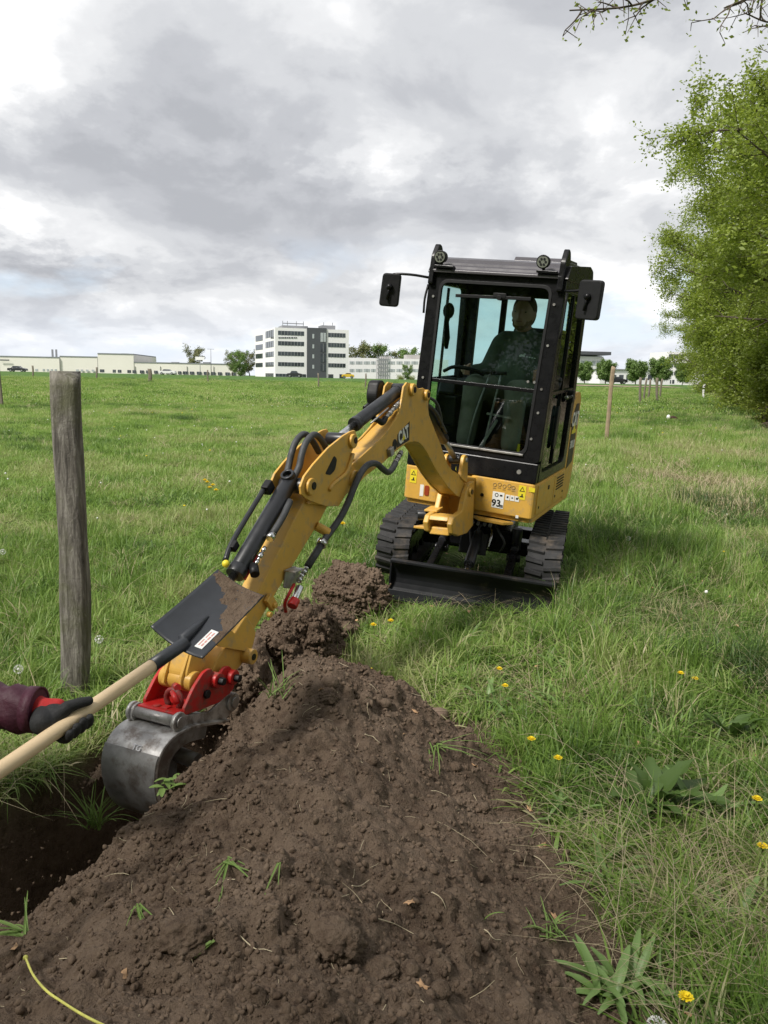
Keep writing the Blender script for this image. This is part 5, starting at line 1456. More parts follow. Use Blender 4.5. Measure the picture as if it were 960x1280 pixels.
for (x, z) in ((.43, 1.30), (.43, 1.46), (.428, 1.75), (.43, 2.02), (.41, 1.12), (-.44, 1.45), (-.44, 2.02), (.375, 1.50), (.33, 1.50)):
    mb = MB(); mb.cyl(front(x, z, -.010), front(x, z, 0), .009, 10); mb.build('bolt', M('steel_worn'), wf)
mb = MB(); mb.bar(front(-.37, ZS + .048, -.01), front(.37, ZS + .048, -.01), .012, .014); mb.build('trim_strip', M('steel_worn'), wf, bevel=.002)
mb = MB(); mb.cyl(front(.36, ZS - .07, -.012), front(.36, ZS - .07, 0), .016, 12); mb.build('bolt', M('steel_worn'), wf)
# side walls: front post is in the frame; a window aperture each side
for sx in (-1, 1):
    sd = lambda a, b, t, sx=sx: (sx * (.487 - t), a, b)
    yb = .335
    outp = rpoly([(fy(ZT) + .062, ZT + .004), (yb, ZT + .004), (yb + .03, 1.35), (yb + .01, 2.19), (fy(2.19) + .062, 2.19)], .02, 5)
    innp = rpoly([(fy(ZT) + .115, ZT + .07), (.235, ZT + .07), (.265, 1.35), (.235, 2.11), (fy(2.19) + .115, 2.11)], .05, 5)
    mb = MB(); frame_prism(mb, outp, innp, 0, .05, sd); sf = mb.build('door_frame' if sx > 0 else 'side_frame', M('black_paint'), ex, bevel=.006)
    sheet(innp, sd, .02, 'side_glass', ex)
    mb = MB(); mb.bar(sd(-.46, 1.43, .012), sd(.27, 1.43, .012), .016, .024); mb.build('door_rail', M('black_paint'), sf, bevel=.003)
    mb = MB(); mb.bar(sd(-.10, .90, .014), sd(-.07, 2.10, .014), .016, .026, (0, 1, 0)); mb.build('door_post', M('black_paint'), sf, bevel=.003)
    if sx > 0:
        mb = MB(); mb.box((.502, .02, 1.385), (.026, .20, .022)); mb.box((.50, .13, 1.385), (.05, .05, .09)); mb.build('door_handle', M('black_plastic'), sf, bevel=.006)
        mb = MB(); mb.cyl((.512, -.08, 1.39), (.512, -.03, 1.39), .012, 8); mb.cyl((.514, .10, 1.39), (.514, .14, 1.39), .010, 8); mb.build('handle_pin', M('steel_bright'), sf)
        mb = MB(); mb.prism(rpoly([(-.20, 1.02), (-.11, 1.02), (-.10, 1.33), (-.17, 1.33)], .03, 3), .480, .492, yz); mb.build('inner_pull', M('black_plastic'), sf, bevel=.004)
# rear wall and window
rr = lambda a, b, t: (a, .345 - t, b)
mb = MB(); frame_prism(mb, rpoly([(-.47, 1.0), (.47, 1.0), (.47, 2.19), (-.47, 2.19)], .02, 5), rpoly([(-.36, 1.38), (.36, 1.38), (.36, 2.08), (-.36, 2.08)], .04, 5), 0, .05, rr)
mb.box((0, .33, .93), (.94, .04, .16)); rf_ = mb.build('rear_frame', M('black_paint'), ex, bevel=.006)
sheet(rpoly([(-.36, 1.38), (.36, 1.38), (.36, 2.08), (-.36, 2.08)], .04, 5), rr, .02, 'rear_glass', ex)
mb = MB(); mb.box((-.15, .328, 1.73), (.045, .03, .72)); mb.build('rear_post', M('black_paint'), rf_, bevel=.004)
mb = MB(); mb.box((0, -.10, ZT + .02), (.94, .86, .035)); mb.build('cab_floor', M('black_plastic'), ex)
# roof with its stepped, ribbed front slope
rp = [(yT - .035, 2.185), (yT - .035, 2.205), (yT - .01, 2.212), (yT + .005, 2.235), (yT + .035, 2.240), (yT + .05, 2.262), (yT + .08, 2.267), (yT + .10, 2.290), (yT + .14, 2.295), (yT + .17, 2.305), (.22, 2.315), (.33, 2.29), (.38, 2.23), (.385, 2.185)]
mb = MB(); mb.prism(rp, -.462, .462, yz); roof = mb.build('roof', M('roof_dark'), ex, bevel=.004)
for sx in (-1, 1):
    mb = MB(); mb.prism(rpoly([(yT - .02, 2.18), (yT + .05, 2.275), (.24, 2.325), (.35, 2.30), (.41, 2.18), (.415, 2.05), (.375, 1.98), (.37, 2.18)], .02, 3), sx * .440, sx * .500, yz); mb.build('roof_rail', M('black_paint'), roof, bevel=.010)
mb = MB(); mb.prism(rpoly([(-.12, 2.312), (-.09, 2.345), (.22, 2.348), (.25, 2.315)], .008, 2), .02, .40, yz); mb.build('roof_hatch', M('roof_dark'), roof, bevel=.006)
# work lights on their brackets
for x in (-.40, .33):
    lt = MB(); lt.cyl((x, yT - .065, 2.285), (x, yT - .01, 2.290), .046, 20, .040); lt_ = lt.build('work_light', M('black_plastic'), ex, bevel=.004)
    mb = MB(); mb.cyl((x, yT - .068, 2.285), (x, yT - .062, 2.285), .037, 20); mb.build('lens', M('lamp_lens'), lt_)
    for k in range(6):
        a = k * math.pi / 3; mb = MB(); mb.cyl((x + .02 * math.cos(a), yT - .071, 2.285 + .02 * math.sin(a)), (x + .02 * math.cos(a), yT - .066, 2.285 + .02 * math.sin(a)), .008, 8); mb.build('diode', M('black_plastic'), lt_)
    mb = MB(); mb.bar((x - .04, yT - .03, 2.225), (x + .10, yT - .03, 2.222), .05, .018); mb.bar((x, yT - .02, 2.21), (x, yT - .02, 2.27), .02, .012); mb.build('bracket', M('black_paint'), lt_, bevel=.003)
for sx, x in ((-1, -.465), (1, .455)):
    mb = MB(); mb.prism(rpoly([(yT - .05, 2.10), (yT - .02, 2.30), (yT + .04, 2.385), (yT + .09, 2.37), (yT + .13, 2.30), (yT + .02, 2.20), (yT, 2.10)], .02, 3), x - .018, x + .018, yz); mb.build('light_guard', M('black_paint'), roof, bevel=.005)
# mirrors
for sx, arm, c, rz in ((-1, [(-.48, yT - .03, 2.145), (-.60, yT - .07, 2.155), (-.73, yT - .09, 2.150), (-.775, yT - .09, 2.11)], (-.745, yT - .10, 2.04), .25), (1, [(.49, yT - .03, 2.11), (.58, yT - .06, 2.115), (.68, yT - .08, 2.135), (.69, yT - .08, 2.10)], (.672, yT - .09, 2.06), -.35)):
    mb = MB(); mb.tube(arm, .009, 8, sub=4); ar = mb.build('mirror_arm', M('black_paint'), ex)
    MX = Matrix.Translation(c) @ Matrix.Rotation(rz, 4, 'Z')
    mb = MB(MX); mb.prism(rpoly([(-.072, -.115), (.068, -.115), (.075, .115), (-.058, .115)] if sx < 0 else [(-.082, -.125), (.082, -.125), (.088, .125), (-.080, .125)], .028, 5), -.02, .025, xz)
    mi = mb.build('mirror', M('black_plastic'), ex, bevel=.010, seg=3)
    mb = MB(MX); mb.prism(rpoly([(-.055, -.095), (.055, -.095), (.055, .095), (-.045, .095)], .02, 4), .026, .030, xz); mb.build('mirror_glass', M('steel_bright'), mi)
    mb = MB(MX); mb.ball((.0, -.03, .02), .024, 10, 8); mb.cyl((.0, -.03, .03), (-.01, -.035, -.07), .009, 8); mb.build('mirror_joint', M('black_paint'), mi)
# wiring clips down the left door post
mb = MB(); mb.tube([(-.49, yT - .01, 2.10), (-.50, yT - .03, 2.0), (-.495, yT - .04, 1.9)], .008, 6, sub=3); mb.build('cable', M('black_plastic'), wf); mb = MB(); mb.tube([(.50, yT, 2.10), (.505, yT - .02, 1.95), (.50, yT - .04, 1.8)], .008, 6, sub=3); mb.build('cable', M('black_plastic'), wf)

# --- inside the cab
mb = MB(); mb.box((.17, .12, 1.12), (.46, .44, .20)); mb.build('seat_base', M('black_plastic'), ex, bevel=.02)
mb = MB(); mb.box((.17, .10, 1.25), (.44, .42, .09)); mb.build('seat', M('fabric_dark'), ex, bevel=.03, seg=3)
mb = MB(); mb.box((.17, .285, 1.56), (.42, .10, .60), (-.10, 0, 0)); mb.build('backrest', M('fabric_dark'), ex, bevel=.03, seg=3)
mb = MB(); mb.box((-.27, .05, 1.16), (.24, .50, .55)); cs = mb.build('side_console', M('black_plastic'), ex, bevel=.02)
mb = MB(); mb.box((-.34, -.25, 1.36), (.12, .22, .10), (.5, 0, .3)); mb.box((-.30, -.28, 1.22), (.16, .18, .22)); mb.build('monitor', M('black_plastic'), ex, bevel=.012)
mb = MB(); mb.box((-.36, -.37, 1.02), (.10, .16, .20)); mb.build('switch_box', M('black_plastic'), ex, bevel=.01)
for (x, y) in ((-.20, -.16), (.45, -.12)):
    mb = MB(); mb.tube([(x, y + .03, 1.38), (x, y, 1.45), (x + .005, y - .01, 1.50)], [.012, .018, .024], 10); mb.ball((x + .005, y - .01, 1.51), .026, 10, 8); mb.build('joystick', M('black_plastic'), ex)
mb = MB(); mb.tube([(-.36, -.30, 1.50), (-.26, -.36, 1.54), (-.12, -.33, 1.53), (-.06, -.28, 1.50)], .014, 8, sub=4); mb.build('grab_rail', M('black_plastic'), ex)
for x0, x1 in ((-.085, -.02), (.035, .06)):
    lv = MB(); lv.tube([(x0 - .03, -.36, .86), (x0 + .02, -.38, 1.2), (x1 + .03, -.35, 1.52)], .008, 8, sub=4); l_ = lv.build('travel_lever', M('steel_worn'), ex)
    mb = MB(); mb.cyl((x1 - .03, -.35, 1.525), (x1 + .09 - .02, -.35, 1.53), .013, 10); mb.build('grip', M('black_plastic'), l_)
mb = MB(); mb.bar((.10, -.36, 1.20), (.00, -.40, .97), .035, .02); mb.bar((.00, -.40, .97), (-.10, -.42, .86), .022, .018); mb.build('pedal_rod', M('steel_worn'), ex, bevel=.003)
mb = MB(); mb.bar((.02, -.36, 1.235), (.20, -.36, 1.225), .014); mb.build('cross_rod', M('steel_worn'), ex)
mb = MB(); mb.box((.06, -.42, .965), (.13, .06, .012), (.3, 0, 0)); mb.build('foot_pedal', M('steel_worn'), ex, bevel=.003)
mb = MB(); mb.box((.225, -.30, .965), (.10, .005, .15)); st_ = mb.build('sticker', M('yellow_sticker'), ex)
mb = MB(); mb.box((.225, -.303, .915), (.08, .004, .045)); mb.build('sticker', pmat('sticker_blue', (.12, .30, .42), .5), st_)
mb = MB(); frame_prism(mb, [(.19, .985), (.26, .985), (.225, 1.03)], [(.205, .993), (.245, .993), (.225, 1.02)], -.304, -.306, xz); mb.build('warning_triangle', M('ink'), st_)
mb = MB(); mb.box((-.11, .25, 1.62), (.05, .03, .07)); mb.build('indicator_lamp', M('orange_plastic'), ex, bevel=.008)
mb = MB(); mb.tube([(-.37, -.30, 1.95), (-.375, -.31, 1.85), (-.37, -.29, 1.74), (-.36, -.30, 1.66)], [.03, .018, .025, .012], 10); mb.ball((-.37, -.30, 1.93), .045, 10, 8, (1, .5, 1.3)); mb.build('inner_cable', M('black_plastic'), ex)

# --- boom, arm and bucket live in one vertical plane
BA = .44
dr3 = Vector((-math.sin(BA), -math.cos(BA), 0)); nr3 = Vector((math.cos(BA), -math.sin(BA), 0))
BW = Matrix(((dr3.x, nr3.x, 0, .498), (dr3.y, nr3.y, 0, 5.538), (0, 0, 1, 0), (0, 0, 0, 1)))
MBm = RI @ BW                        # (along, sideways, up) -> machine frame
sz = lambda a, b, t: (a, t, b)
YEL = M('cat_yellow')
boom_poly = [(1.087, 1.42), (1.075, 1.455), (1.033, 1.479), (.980, 1.474), (.925, 1.462), (.86, 1.443), (.79, 1.447), (.741, 1.432), (.702, 1.395), (.706, 1.33), (.69, 1.285), (.602, 1.202), (.48, 1.09), (.347, .956), (.259, .908), (.10, .862), (.013, .805), (-.056, .74), (-.05, .70), (.002, .684), (.156, .724),
             (.333, .806), (.475, .89), (.60, .975), (.70, 1.055), (.775, 1.102), (.83, 1.125), (.90, 1.139), (1.012, 1.135), (1.155, 1.102), (1.347, 1.043), (1.526, 1.0), (1.60, .972), (1.665, .945), (1.725, .940), (1.775, .965), (1.785, 1.005), (1.757, 1.042), (1.69, 1.072), (1.613, 1.095), (1.48, 1.14), (1.353, 1.185), (1.25, 1.232), (1.165, 1.286), (1.12, 1.335), (1.098, 1.385)]
# closed box section between the lugs
bw = .060
def box_poly():
    top = [(.71, 1.24), (.80, 1.315), (.88, 1.335), (.96, 1.33), (1.03, 1.315), (1.12, 1.275)]
    return [(.602, 1.196)] + top + [(1.25, 1.222), (1.353, 1.177), (1.48, 1.133), (1.613, 1.088), (1.60, .985), (1.526, 1.005), (1.347, 1.05), (1.155, 1.108), (1.012, 1.141), (.90, 1.145), (.775, 1.108), (.70, 1.06), (.475, .896), (.333, .812), (.156, .732), (.05, .72), (.02, .80), (.10, .855), (.259, .902), (.347, .95), (.48, 1.084)]
mb = MB(MBm); mb.prism(box_poly(), -bw + .004, bw - .004, sz)
boom = mb.build('boom', YEL, ex, bevel=.004)
for sgn in (-1, 1):
    mb = MB(MBm); mb.prism(boom_poly, sgn * (bw - .008), sgn * (bw + .004), sz); mb.build('boom_side_plate', YEL, boom, bevel=.003)
    for (s, z, r) in ((.975, 1.437, .036), (.765, 1.405, .032)):
        mb = MB(MBm); mb.cyl((s, sgn * (bw - .012), z), (s, sgn * (bw + .028), z), r, 20); mb.build('pin_boss', YEL, boom, bevel=.005)
        mb = MB(MBm); mb.cyl((s, sgn * (bw + .02), z), (s, sgn * (bw + .032), z), r * .5, 14); mb.build('pin', M('black_paint'), boom, bevel=.002)
# reinforcing weld line above the box on the knuckle
mb = MB(MBm); mb.cyl((1.71, -.082, 1.0), (1.71, .098, 1.0), .047, 24); mb.build('pivot_boss', YEL, boom, bevel=.006)
mb = MB(MBm); mb.cyl((1.71, .090, 1.0), (1.71, .106, 1.0), .020, 16); mb.build('pin', M('black_paint'), boom, bevel=.003)
mb = MB(MBm); mb.cyl((1.185, bw + .001, 1.138), (1.185, bw + .006, 1.138), .030, 20); mb.build('port', M('black_plastic'), boom)
# decal with lettering
def bp_(s, z, off=bw + .0045): return (s, off, z)
mb = MB(MBm); mb.prism([(1.150, 1.118), (.985, 1.150), (.985, 1.258), (1.150, 1.190)], bw + .0035, bw + .0055, sz); mb.build('decal', M('decal_black'), boom)
text('CAT', .098, MBm @ axes((1.068, bw + .0062, 1.183), (-1, 0, .30), (0, 0, 1)), M('white_sticker'), boom, bold=.0035, sx=.74, shear=-.0)
mb = MB(MBm); mb.prism([(1.095, 1.148), (1.045, 1.163), (1.069, 1.192)], bw + .0060, bw + .0072, sz); mb.build('triangle_mark', M('yellow_sticker'), boom)
# boom foot warning marks
mb = MB(MBm); mb.prism([(.20, .905), (.17, .895), (.185, .925)], bw + .0040, bw + .005, sz); mb.build('symbol', M('yellow_sticker'), boom)
# lugs at the boom foot for the lift cylinder
for o_ in (-.075, .05):
    mb = MB(MBm); mb.prism(rpoly([(.11, .84), (.085, .93), (.06, .985), (.015, .995), (-.02, .965), (-.03, .86), (-.02, .79)], .02, 4), o_, o_ + .026, sz); mb.build('lift_lug', YEL, boom, bevel=.005)
mb = MB(MBm); mb.cyl((.02, -.09, .955), (.02, .085, .955), .016, 12); mb.build('pin', M('steel_worn'), boom)
mb = MB(MBm); mb.cyl((.74, 0, 1.405), (.26, 0, 1.105), .037, 20); lc = mb.build('lift_cylinder', M('cylinder_black'), ex, bevel=.005)
mb = MB(MBm); mb.cyl((.27, 0, 1.112), (.03, 0, .962), .019, 14); mb.build('rod', M('steel_worn'), lc)
mb = MB(MBm); mb.cyl((.77, -.05, 1.405), (.77, .05, 1.405), .030, 14); mb.cyl((.03, -.04, .958), (.03, .04, .958), .032, 14); mb.build('rod_eye', M('cylinder_black'), lc, bevel=.003)
mb = MB(MBm); mb.tube([(.72, .05, 1.36), (.58, .062, 1.30), (.45, .055, 1.22), (.36, .05, 1.16)], .011, 8, sub=4); mb.build('hose', M('hose'), lc)
mb = MB(MBm); mb.tube([(.70, .04, 1.40), (.60, .07, 1.36), (.50, .065, 1.27), (.44, .05, 1.20)], .010, 8, sub=4); mb.build('hose', M('hose'), lc)
# swing casting
mb = MB(MBm)
for o_ in (-.105, .066):
    mb.prism([(-.10, .80), (.01, .79), (.08, .73), (.14, .62), (.30, .60), (.335, .555), (.31, .49), (.20, .455), (.03, .445), (-.10, .48)], o_, o_ + .038, sz)
mb.prism([(-.08, .52), (.29, .52), (.30, .47), (.18, .46), (.03, .45), (-.08, .49)], -.07, .07, sz)
mb.prism([(.18, .60), (.30, .60), (.32, .57), (.18, .57)], -.07, .07, sz)
mb.prism([(-.10, .78), (-.05, .78), (-.05, .5), (-.10, .5)], -.075, .075, sz)
sw = mb.build('swing_bracket', YEL, ex, bevel=.008, seg=3)
mb = MB(MBm); mb.cyl((.0, -.12, .735), (.0, .12, .735), .034, 18); mb.build('pin_boss', YEL, sw, bevel=.004)
mb = MB(MBm); mb.cyl((.0, .112, .735), (.0, .126, .735), .018, 14); mb.build('pin', M('black_paint'), sw)
mb = MB(MBm); mb.cyl((.20, -.20, .575), (.14, -.06, .575), .035, 14); mb.build('swing_cylinder', M('cylinder_black'), sw, bevel=.004)
mb = MB(MBm); mb.prism([(.10, .63), (.22, .62), (.22, .606), (.10, .606)], -.145, -.05, sz); mb.build('top_strap', YEL, sw, bevel=.004)
mb = MB(MBm); mb.prism([(.0, .475), (.22, .50), (.22, .482), (.0, .455)], -.22, -.09, sz); mb.build('bottom_strap', YEL, sw, bevel=.004)
mb = MB()
for z0, z1 in ((.545, .60), (.765, .80)):
    mb.prism(rpoly([(-.14, -.50), (.07, -.50), (.05, -.60), (.0, -.64), (-.08, -.64), (-.12, -.60)], .03, 3), z0, z1, xy)
mb.build('king_post_plate', YEL, sw, bevel=.006)
mb = MB(); mb.cyl((-.035, -.585, .52), (-.035, -.585, .79), .040, 20); mb.build('king_pin', YEL, sw, bevel=.004)
# lift cylinder of the arm, on top of the boom
a0, a1 = Vector((1.00, 0, 1.436)), Vector((1.545, 0, 1.262))
mb = MB(MBm); mb.cyl(a0, a1, .035, 24); ac = mb.build('arm_cylinder', M('cylinder_black'), ex, bevel=.004)
mb = MB(MBm); mb.cyl(a0 + (a1 - a0) * .95, a0 + (a1 - a0) * 1.01, .0385, 24); mb.cyl(a0 + (a1 - a0) * .02, a0 + (a1 - a0) * .07, .038, 24); mb.build('collar', M('cylinder_black'), ac, bevel=.003)
mb = MB(MBm); mb.cyl(a1, (1.735, 0, 1.20), .018, 14); mb.build('rod', M('steel_bright'), ac)
mb = MB(MBm); mb.cyl((.975, -.05, 1.438), (.975, .05, 1.438), .034, 16); mb.cyl((1.735, -.05, 1.198), (1.735, .05, 1.198), .032, 16); mb.build('rod_eye', M('cylinder_black'), ac, bevel=.003)
mb = MB(MBm); mb.cyl((1.02, .045, 1.46), (1.02, .058, 1.43), .006, 8); mb.build('grease_nipple', M('steel_bright'), ac)
mb = MB(MBm); mb.cyl((1.46, .05, 1.265), (1.25, .052, 1.34), .005, 6); mb.build('pipe', M('steel_worn'), ac)
def fitting(mb, a, b, r=.013, n=4):
    a, b = Vector(a), Vector(b)
    for i in range(n):
        p = a + (b - a) * (i / n); q = a + (b - a) * ((i + .72) / n); mb.cyl(p, q, r * (1.15 if i % 2 else .9), 8)
    mb.cyl(a, b, r * .6, 8)
    return mb
hb = MB(MBm); hb.tube([(1.02, .045, 1.395), (1.05, .045, 1.38), (1.10, .045, 1.362)], .016, 10); hb.build('hose', M('black_plastic'), ac)
mb = MB(MBm); fitting(mb, (1.10, .045, 1.365), (1.27, .045, 1.285), .013, 5); mb.build('fitting', M('steel_worn'), ac)
mb = MB(MBm); mb.tube([(1.27, .045, 1.285), (1.31, .045, 1.262), (1.345, .04, 1.275), (1.38, .03, 1.285)], .016, 8, sub=3); mb.build('elbow', M('black_plastic'), ac)
# black lamp hood on the far side of the knuckle
mb = MB(MBm); mb.prism(rpoly([(.98, 1.31), (1.06, 1.32), (1.09, 1.40), (1.06, 1.485), (.99, 1.49), (.955, 1.45), (.955, 1.35)], .025, 4), -.17, -.10, sz)
hd = mb.build('lamp_hood', M('black_plastic'), ex, bevel=.012, seg=3)
mb = MB(MBm); mb.box((1.02, -.13, 1.31), (.16, .05, .03)); mb.cyl((1.0, -.16, 1.37), (1.12, -.16, 1.33), .012, 8); mb.cyl((.98, -.17, 1.33), (1.10, -.17, 1.29), .010, 8); mb.build('lamp_bracket', M('cylinder_black'), hd)
# fittings and hose out of the boom port
mb = MB(MBm); mb.box((1.26, bw + .016, 1.105), (.045, .024, .045), (0, .35, 0)); mb.build('hose_clamp', M('steel_worn'), boom, bevel=.003)
mb = MB(MBm); fitting(mb, (1.15, bw + .03, 1.095), (1.275, bw + .05, 1.045), .014, 6); hf = mb.build('fitting', M('steel_worn'), boom)

# arm (stick)
eo = .082
ear = [(1.702, 1.243), (1.680, 1.216), (1.690, 1.178), (1.735, 1.135), (1.752, 1.098), (1.735, 1.065), (1.69, 1.052), (1.655, 1.02), (1.655, .985), (1.69, .955), (1.75, .945), (1.80, .925), (1.86, .885), (1.98, .90), (2.13, .945), (2.175, .965), (2.208, .985), (2.215, 1.02), (2.181, 1.064), (2.102, 1.111), (1.965, 1.176), (1.819, 1.224), (1.745, 1.240)]
armb = MB(MBm)
AF = [(2.12, .95), (2.250, .835), (2.485, .613), (2.70, .435)]
AB = [(1.82, .975), (1.88, .915), (1.98, .83), (2.168, .700), (2.371, .560), (2.56, .425)]
armb.prism([(1.84, 1.0), (2.02, 1.02)] + AF + [(2.72, .415), (2.62, .345)] + AB[::-1], -.046, .050, sz)
arm = armb.build('arm', YEL, ex, bevel=.006, seg=3)
for sgn in (-1, 1):
    c = [(1.975, 1.075), (1.895, 1.105), (1.855, 1.145), (1.86, 1.10), (1.905, 1.06)]
    mb = MB(MBm); mb.prism(ear, sgn * (eo - .010), sgn * (eo + .002), sz); ep = mb.build('ear_plate', YEL, arm, bevel=.0025)
    mb = MB(MBm); mb.prism(rpoly([(2.0, 1.055), (1.915, 1.135), (1.885, 1.115), (1.905, 1.065), (1.95, 1.045)], .012, 3), sgn * (eo + .0022), sgn * (eo + .0035), sz); mb.build('ear_opening', M('black_plastic'), ep)
    for (s, z, r) in ((1.738, 1.192, .036), (2.14, 1.012, .040), (1.71, 1.0, .0)):
        if r:
            mb = MB(MBm); mb.cyl((s, sgn * (eo), z), (s, sgn * (eo + .020), z), r, 22); mb.build('pin_boss', YEL, arm, bevel=.005)
            mb = MB(MBm); mb.cyl((s - .008, sgn * (eo + .015), z + .004), (s - .008, sgn * (eo + .024), z + .004), r * .45, 14); mb.build('pin', M('black_paint'), arm)
mb = MB(MBm); mb.tube([(1.735, .092, 1.13), (1.765, .092, 1.085), (1.80, .092, 1.045), (1.85, .092, 1.025), (1.93, .088, 1.0), (1.965, .088, .975)], .010, 8, sub=3); mb.build('weld_rib', YEL, arm)
mb = MB(MBm); mb.prism([(1.70, 1.0), (2.05, 1.0), (2.12, .93), (1.86, .89), (1.76, .94)], -eo + .008, -.05, sz); mb.prism([(1.86, .99), (2.05, 1.0), (2.12, .93), (1.90, .89), (1.85, .93)], .05, eo - .008, sz); mb.build('ear_root', YEL, arm, bevel=.004)
# arm end: nose and lower boss
mb = MB(MBm); mb.prism(rpoly([(2.60, .535), (2.70, .47), (2.80, .41), (2.84, .355), (2.79, .315), (2.66, .32), (2.56, .375), (2.53, .44)], .02, 4), -.062, .062, sz); nz = mb.build('arm_nose', YEL, arm, bevel=.006)
mb = MB(MBm); mb.cyl((2.615, -.07, .365), (2.615, .105, .365), .032, 20); mb.build('link_boss', YEL, arm, bevel=.004)
mb = MB(MBm); mb.cyl((2.615, .10, .365), (2.615, .108, .365), .014, 12); mb.build('pin', M('black_paint'), arm)
# bucket linkage
mb = MB(MBm); mb.prism(rpoly([(2.62, .385), (2.58, .36), (2.72, .50), (2.86, .56), (2.90, .53), (2.80, .46)], .012, 3), .064, .078, sz); mb.prism(rpoly([(2.62, .385), (2.58, .36), (2.72, .50), (2.86, .56), (2.90, .53), (2.80, .46)], .012, 3), -.078, -.064, sz); mb.build('link_bar', YEL, ex, bevel=.003)
mb = MB(MBm); mb.prism(rpoly([(2.86, .575), (2.90, .56), (2.975, .40), (2.97, .345), (2.92, .335), (2.86, .42)], .015, 3), -.055, .055, sz); lk = mb.build('bucket_link', YEL, ex, bevel=.008, seg=3)
mb = MB(MBm); mb.cyl((2.945, -.075, .365), (2.945, .075, .365), .040, 22); mb.build('link_boss', YEL, lk, bevel=.004)
for o_ in (-.045, .032):
    mb = MB(MBm); mb.prism([(2.93, .50), (2.99, .395), (3.0, .36), (2.96, .36), (2.90, .48)], o_, o_ + .012, sz); mb.build('rib', YEL, lk, bevel=.002)
# bucket cylinder
b0, b1 = Vector((2.155, 0, 1.010)), Vector((2.575, 0, .690))
u = (b1 - b0).normalized(); nrm = Vector((-u.z, 0, u.x))
if nrm.z < 0: nrm = -nrm
b0 += nrm * .028; b1 += nrm * .012
mb = MB(MBm); mb.cyl(b0, b1, .0375, 26); bc = mb.build('bucket_cylinder', M('cylinder_black'), ex, bevel=.004)
mb = MB(MBm); mb.cyl(b1 - u * .03, b1 + u * .015, .041, 26); mb.build('collar', M('cylinder_black'), bc, bevel=.004)
mb = MB(MBm); mb.cyl(b1, Vector((2.87, 0, .545)), .018, 16); mb.build('rod', M('steel_bright'), bc)
mb = MB(MBm); mb.cyl((2.14, -.06, 1.012), (2.14, .06, 1.012), .036, 18); mb.ring(b0 - u * .005 + nrm * .02, b0 - u * .005 + nrm * .045, .032, .020, 16); mb.build('rod_eye', M('cylinder_black'), bc, bevel=.003)
mb = MB(MBm); mb.tube([b0 + nrm * .05 + Vector((0, -.055, 0)) + u * .07, b0 + nrm * .05 + Vector((0, -.06, 0)) + u * .12, b1 + nrm * .055 + Vector((0, -.06, 0)) - u * .12, b1 + nrm * .04 + Vector((0, -.05, 0)) - u * .02], .0115, 10, sub=5); mb.build('pipe', M('cylinder_black'), bc)
mb = MB(MBm); mb.box(b0 + nrm * .045 + Vector((0, -.05, 0)) + u * .09, (.05, .035, .05), (0, .65, 0)); mb.box(b1 + nrm * .045 + Vector((0, -.05, 0)) - u * .10, (.04, .03, .035), (0, .65, 0)); mb.build('pipe_clamp', M('black_plastic'), bc, bevel=.004)
q0 = b0 + Vector((0, .045, 0)) - nrm * .018
mb = MB(MBm); mb.tube([q0 + u * .10, q0 + u * .20 + Vector((0, .012, 0)), q0 + u * .30 + Vector((0, .012, 0))], .015, 10, sub=4); mb.build('hose', M('hose'), bc)
mb = MB(MBm); mb.cyl(q0 + u * .30 + Vector((0, .012, 0)), q0 + u * .33 + Vector((0, .012, 0)), .019, 10); fitting(mb, q0 + u * .37 + Vector((0, .012, -.005)), q0 + u * .47 + Vector((0, .012, -.01)), .010, 3); mb.build('fitting', M('steel_bright'), bc)
mb = MB(MBm); mb.cyl(q0 + u * .47 + Vector((-.01, .0, -.01)), q0 + u * .50 + Vector((0, .03, -.02)), .020, 10); mb.build('fitting', M('black_plastic'), bc)
mb = MB(MBm); mb.tube([q0 + u * .40 + Vector((0, -.01, -.02)), q0 + u * .46 + Vector((0, -.012, -.03)), q0 + u * .52 + Vector((0, -.01, -.03))], .006, 6, sub=3); mb.build('red_hose', M('red_paint'), bc)
mb = MB(MBm); mb.ball(b1 + nrm * .05 + Vector((0, -.03, 0)), .016, 10, 8); mb.build('end_cap', M('yellow_sticker'), bc)
# hoses looping over the arm head
for o_, k in ((-.03, 1.0), (.025, 1.0)):
    mb = MB(MBm); mb.tube([(1.86, o_, 1.14), (1.93, o_, 1.205), (2.0, o_, 1.235), (2.07, o_, 1.205), (2.11, o_, 1.15), (2.13, o_, 1.10), (2.16, o_ * .8, 1.06), (2.19, o_ * .6, 1.02)], .0155, 10, sub=5); mb.build('hose', M('hose'), arm)
# long auxiliary hose down the near side
mb = MB(MBm); mb.tube([(1.275, .112, 1.045), (1.32, .115, 1.018), (1.38, .118, 1.006), (1.45, .12, 1.03), (1.53, .12, 1.065), (1.62, .12, 1.068), (1.70, .12, 1.035), (1.765, .118, .975), (1.82, .114, .905), (1.89, .108, .835), (1.98, .10, .775), (2.035, .096, .742)], .0165, 12, sub=6); mb.build('hose', M('hose'), arm)
mb = MB(MBm); mb.cyl((2.02, .05, .81), (1.985, .10, .775), .022, 16); mb.build('hose_stud', YEL, arm, bevel=.003)
mb = MB(MBm); mb.ring((2.035, .096, .745), (2.055, .096, .728), .026, .015, 14); mb.build('hose_ring', M('steel_bright'), arm)
mb = MB(MBm); mb.cyl((2.055, .096, .728), (2.16, .088, .648), .018, 12); mb.build('hose', M('hose'), arm)
mb = MB(MBm); fitting(mb, (2.16, .088, .648), (2.235, .083, .590), .012, 4); mb.build('fitting', M('steel_bright'), arm)
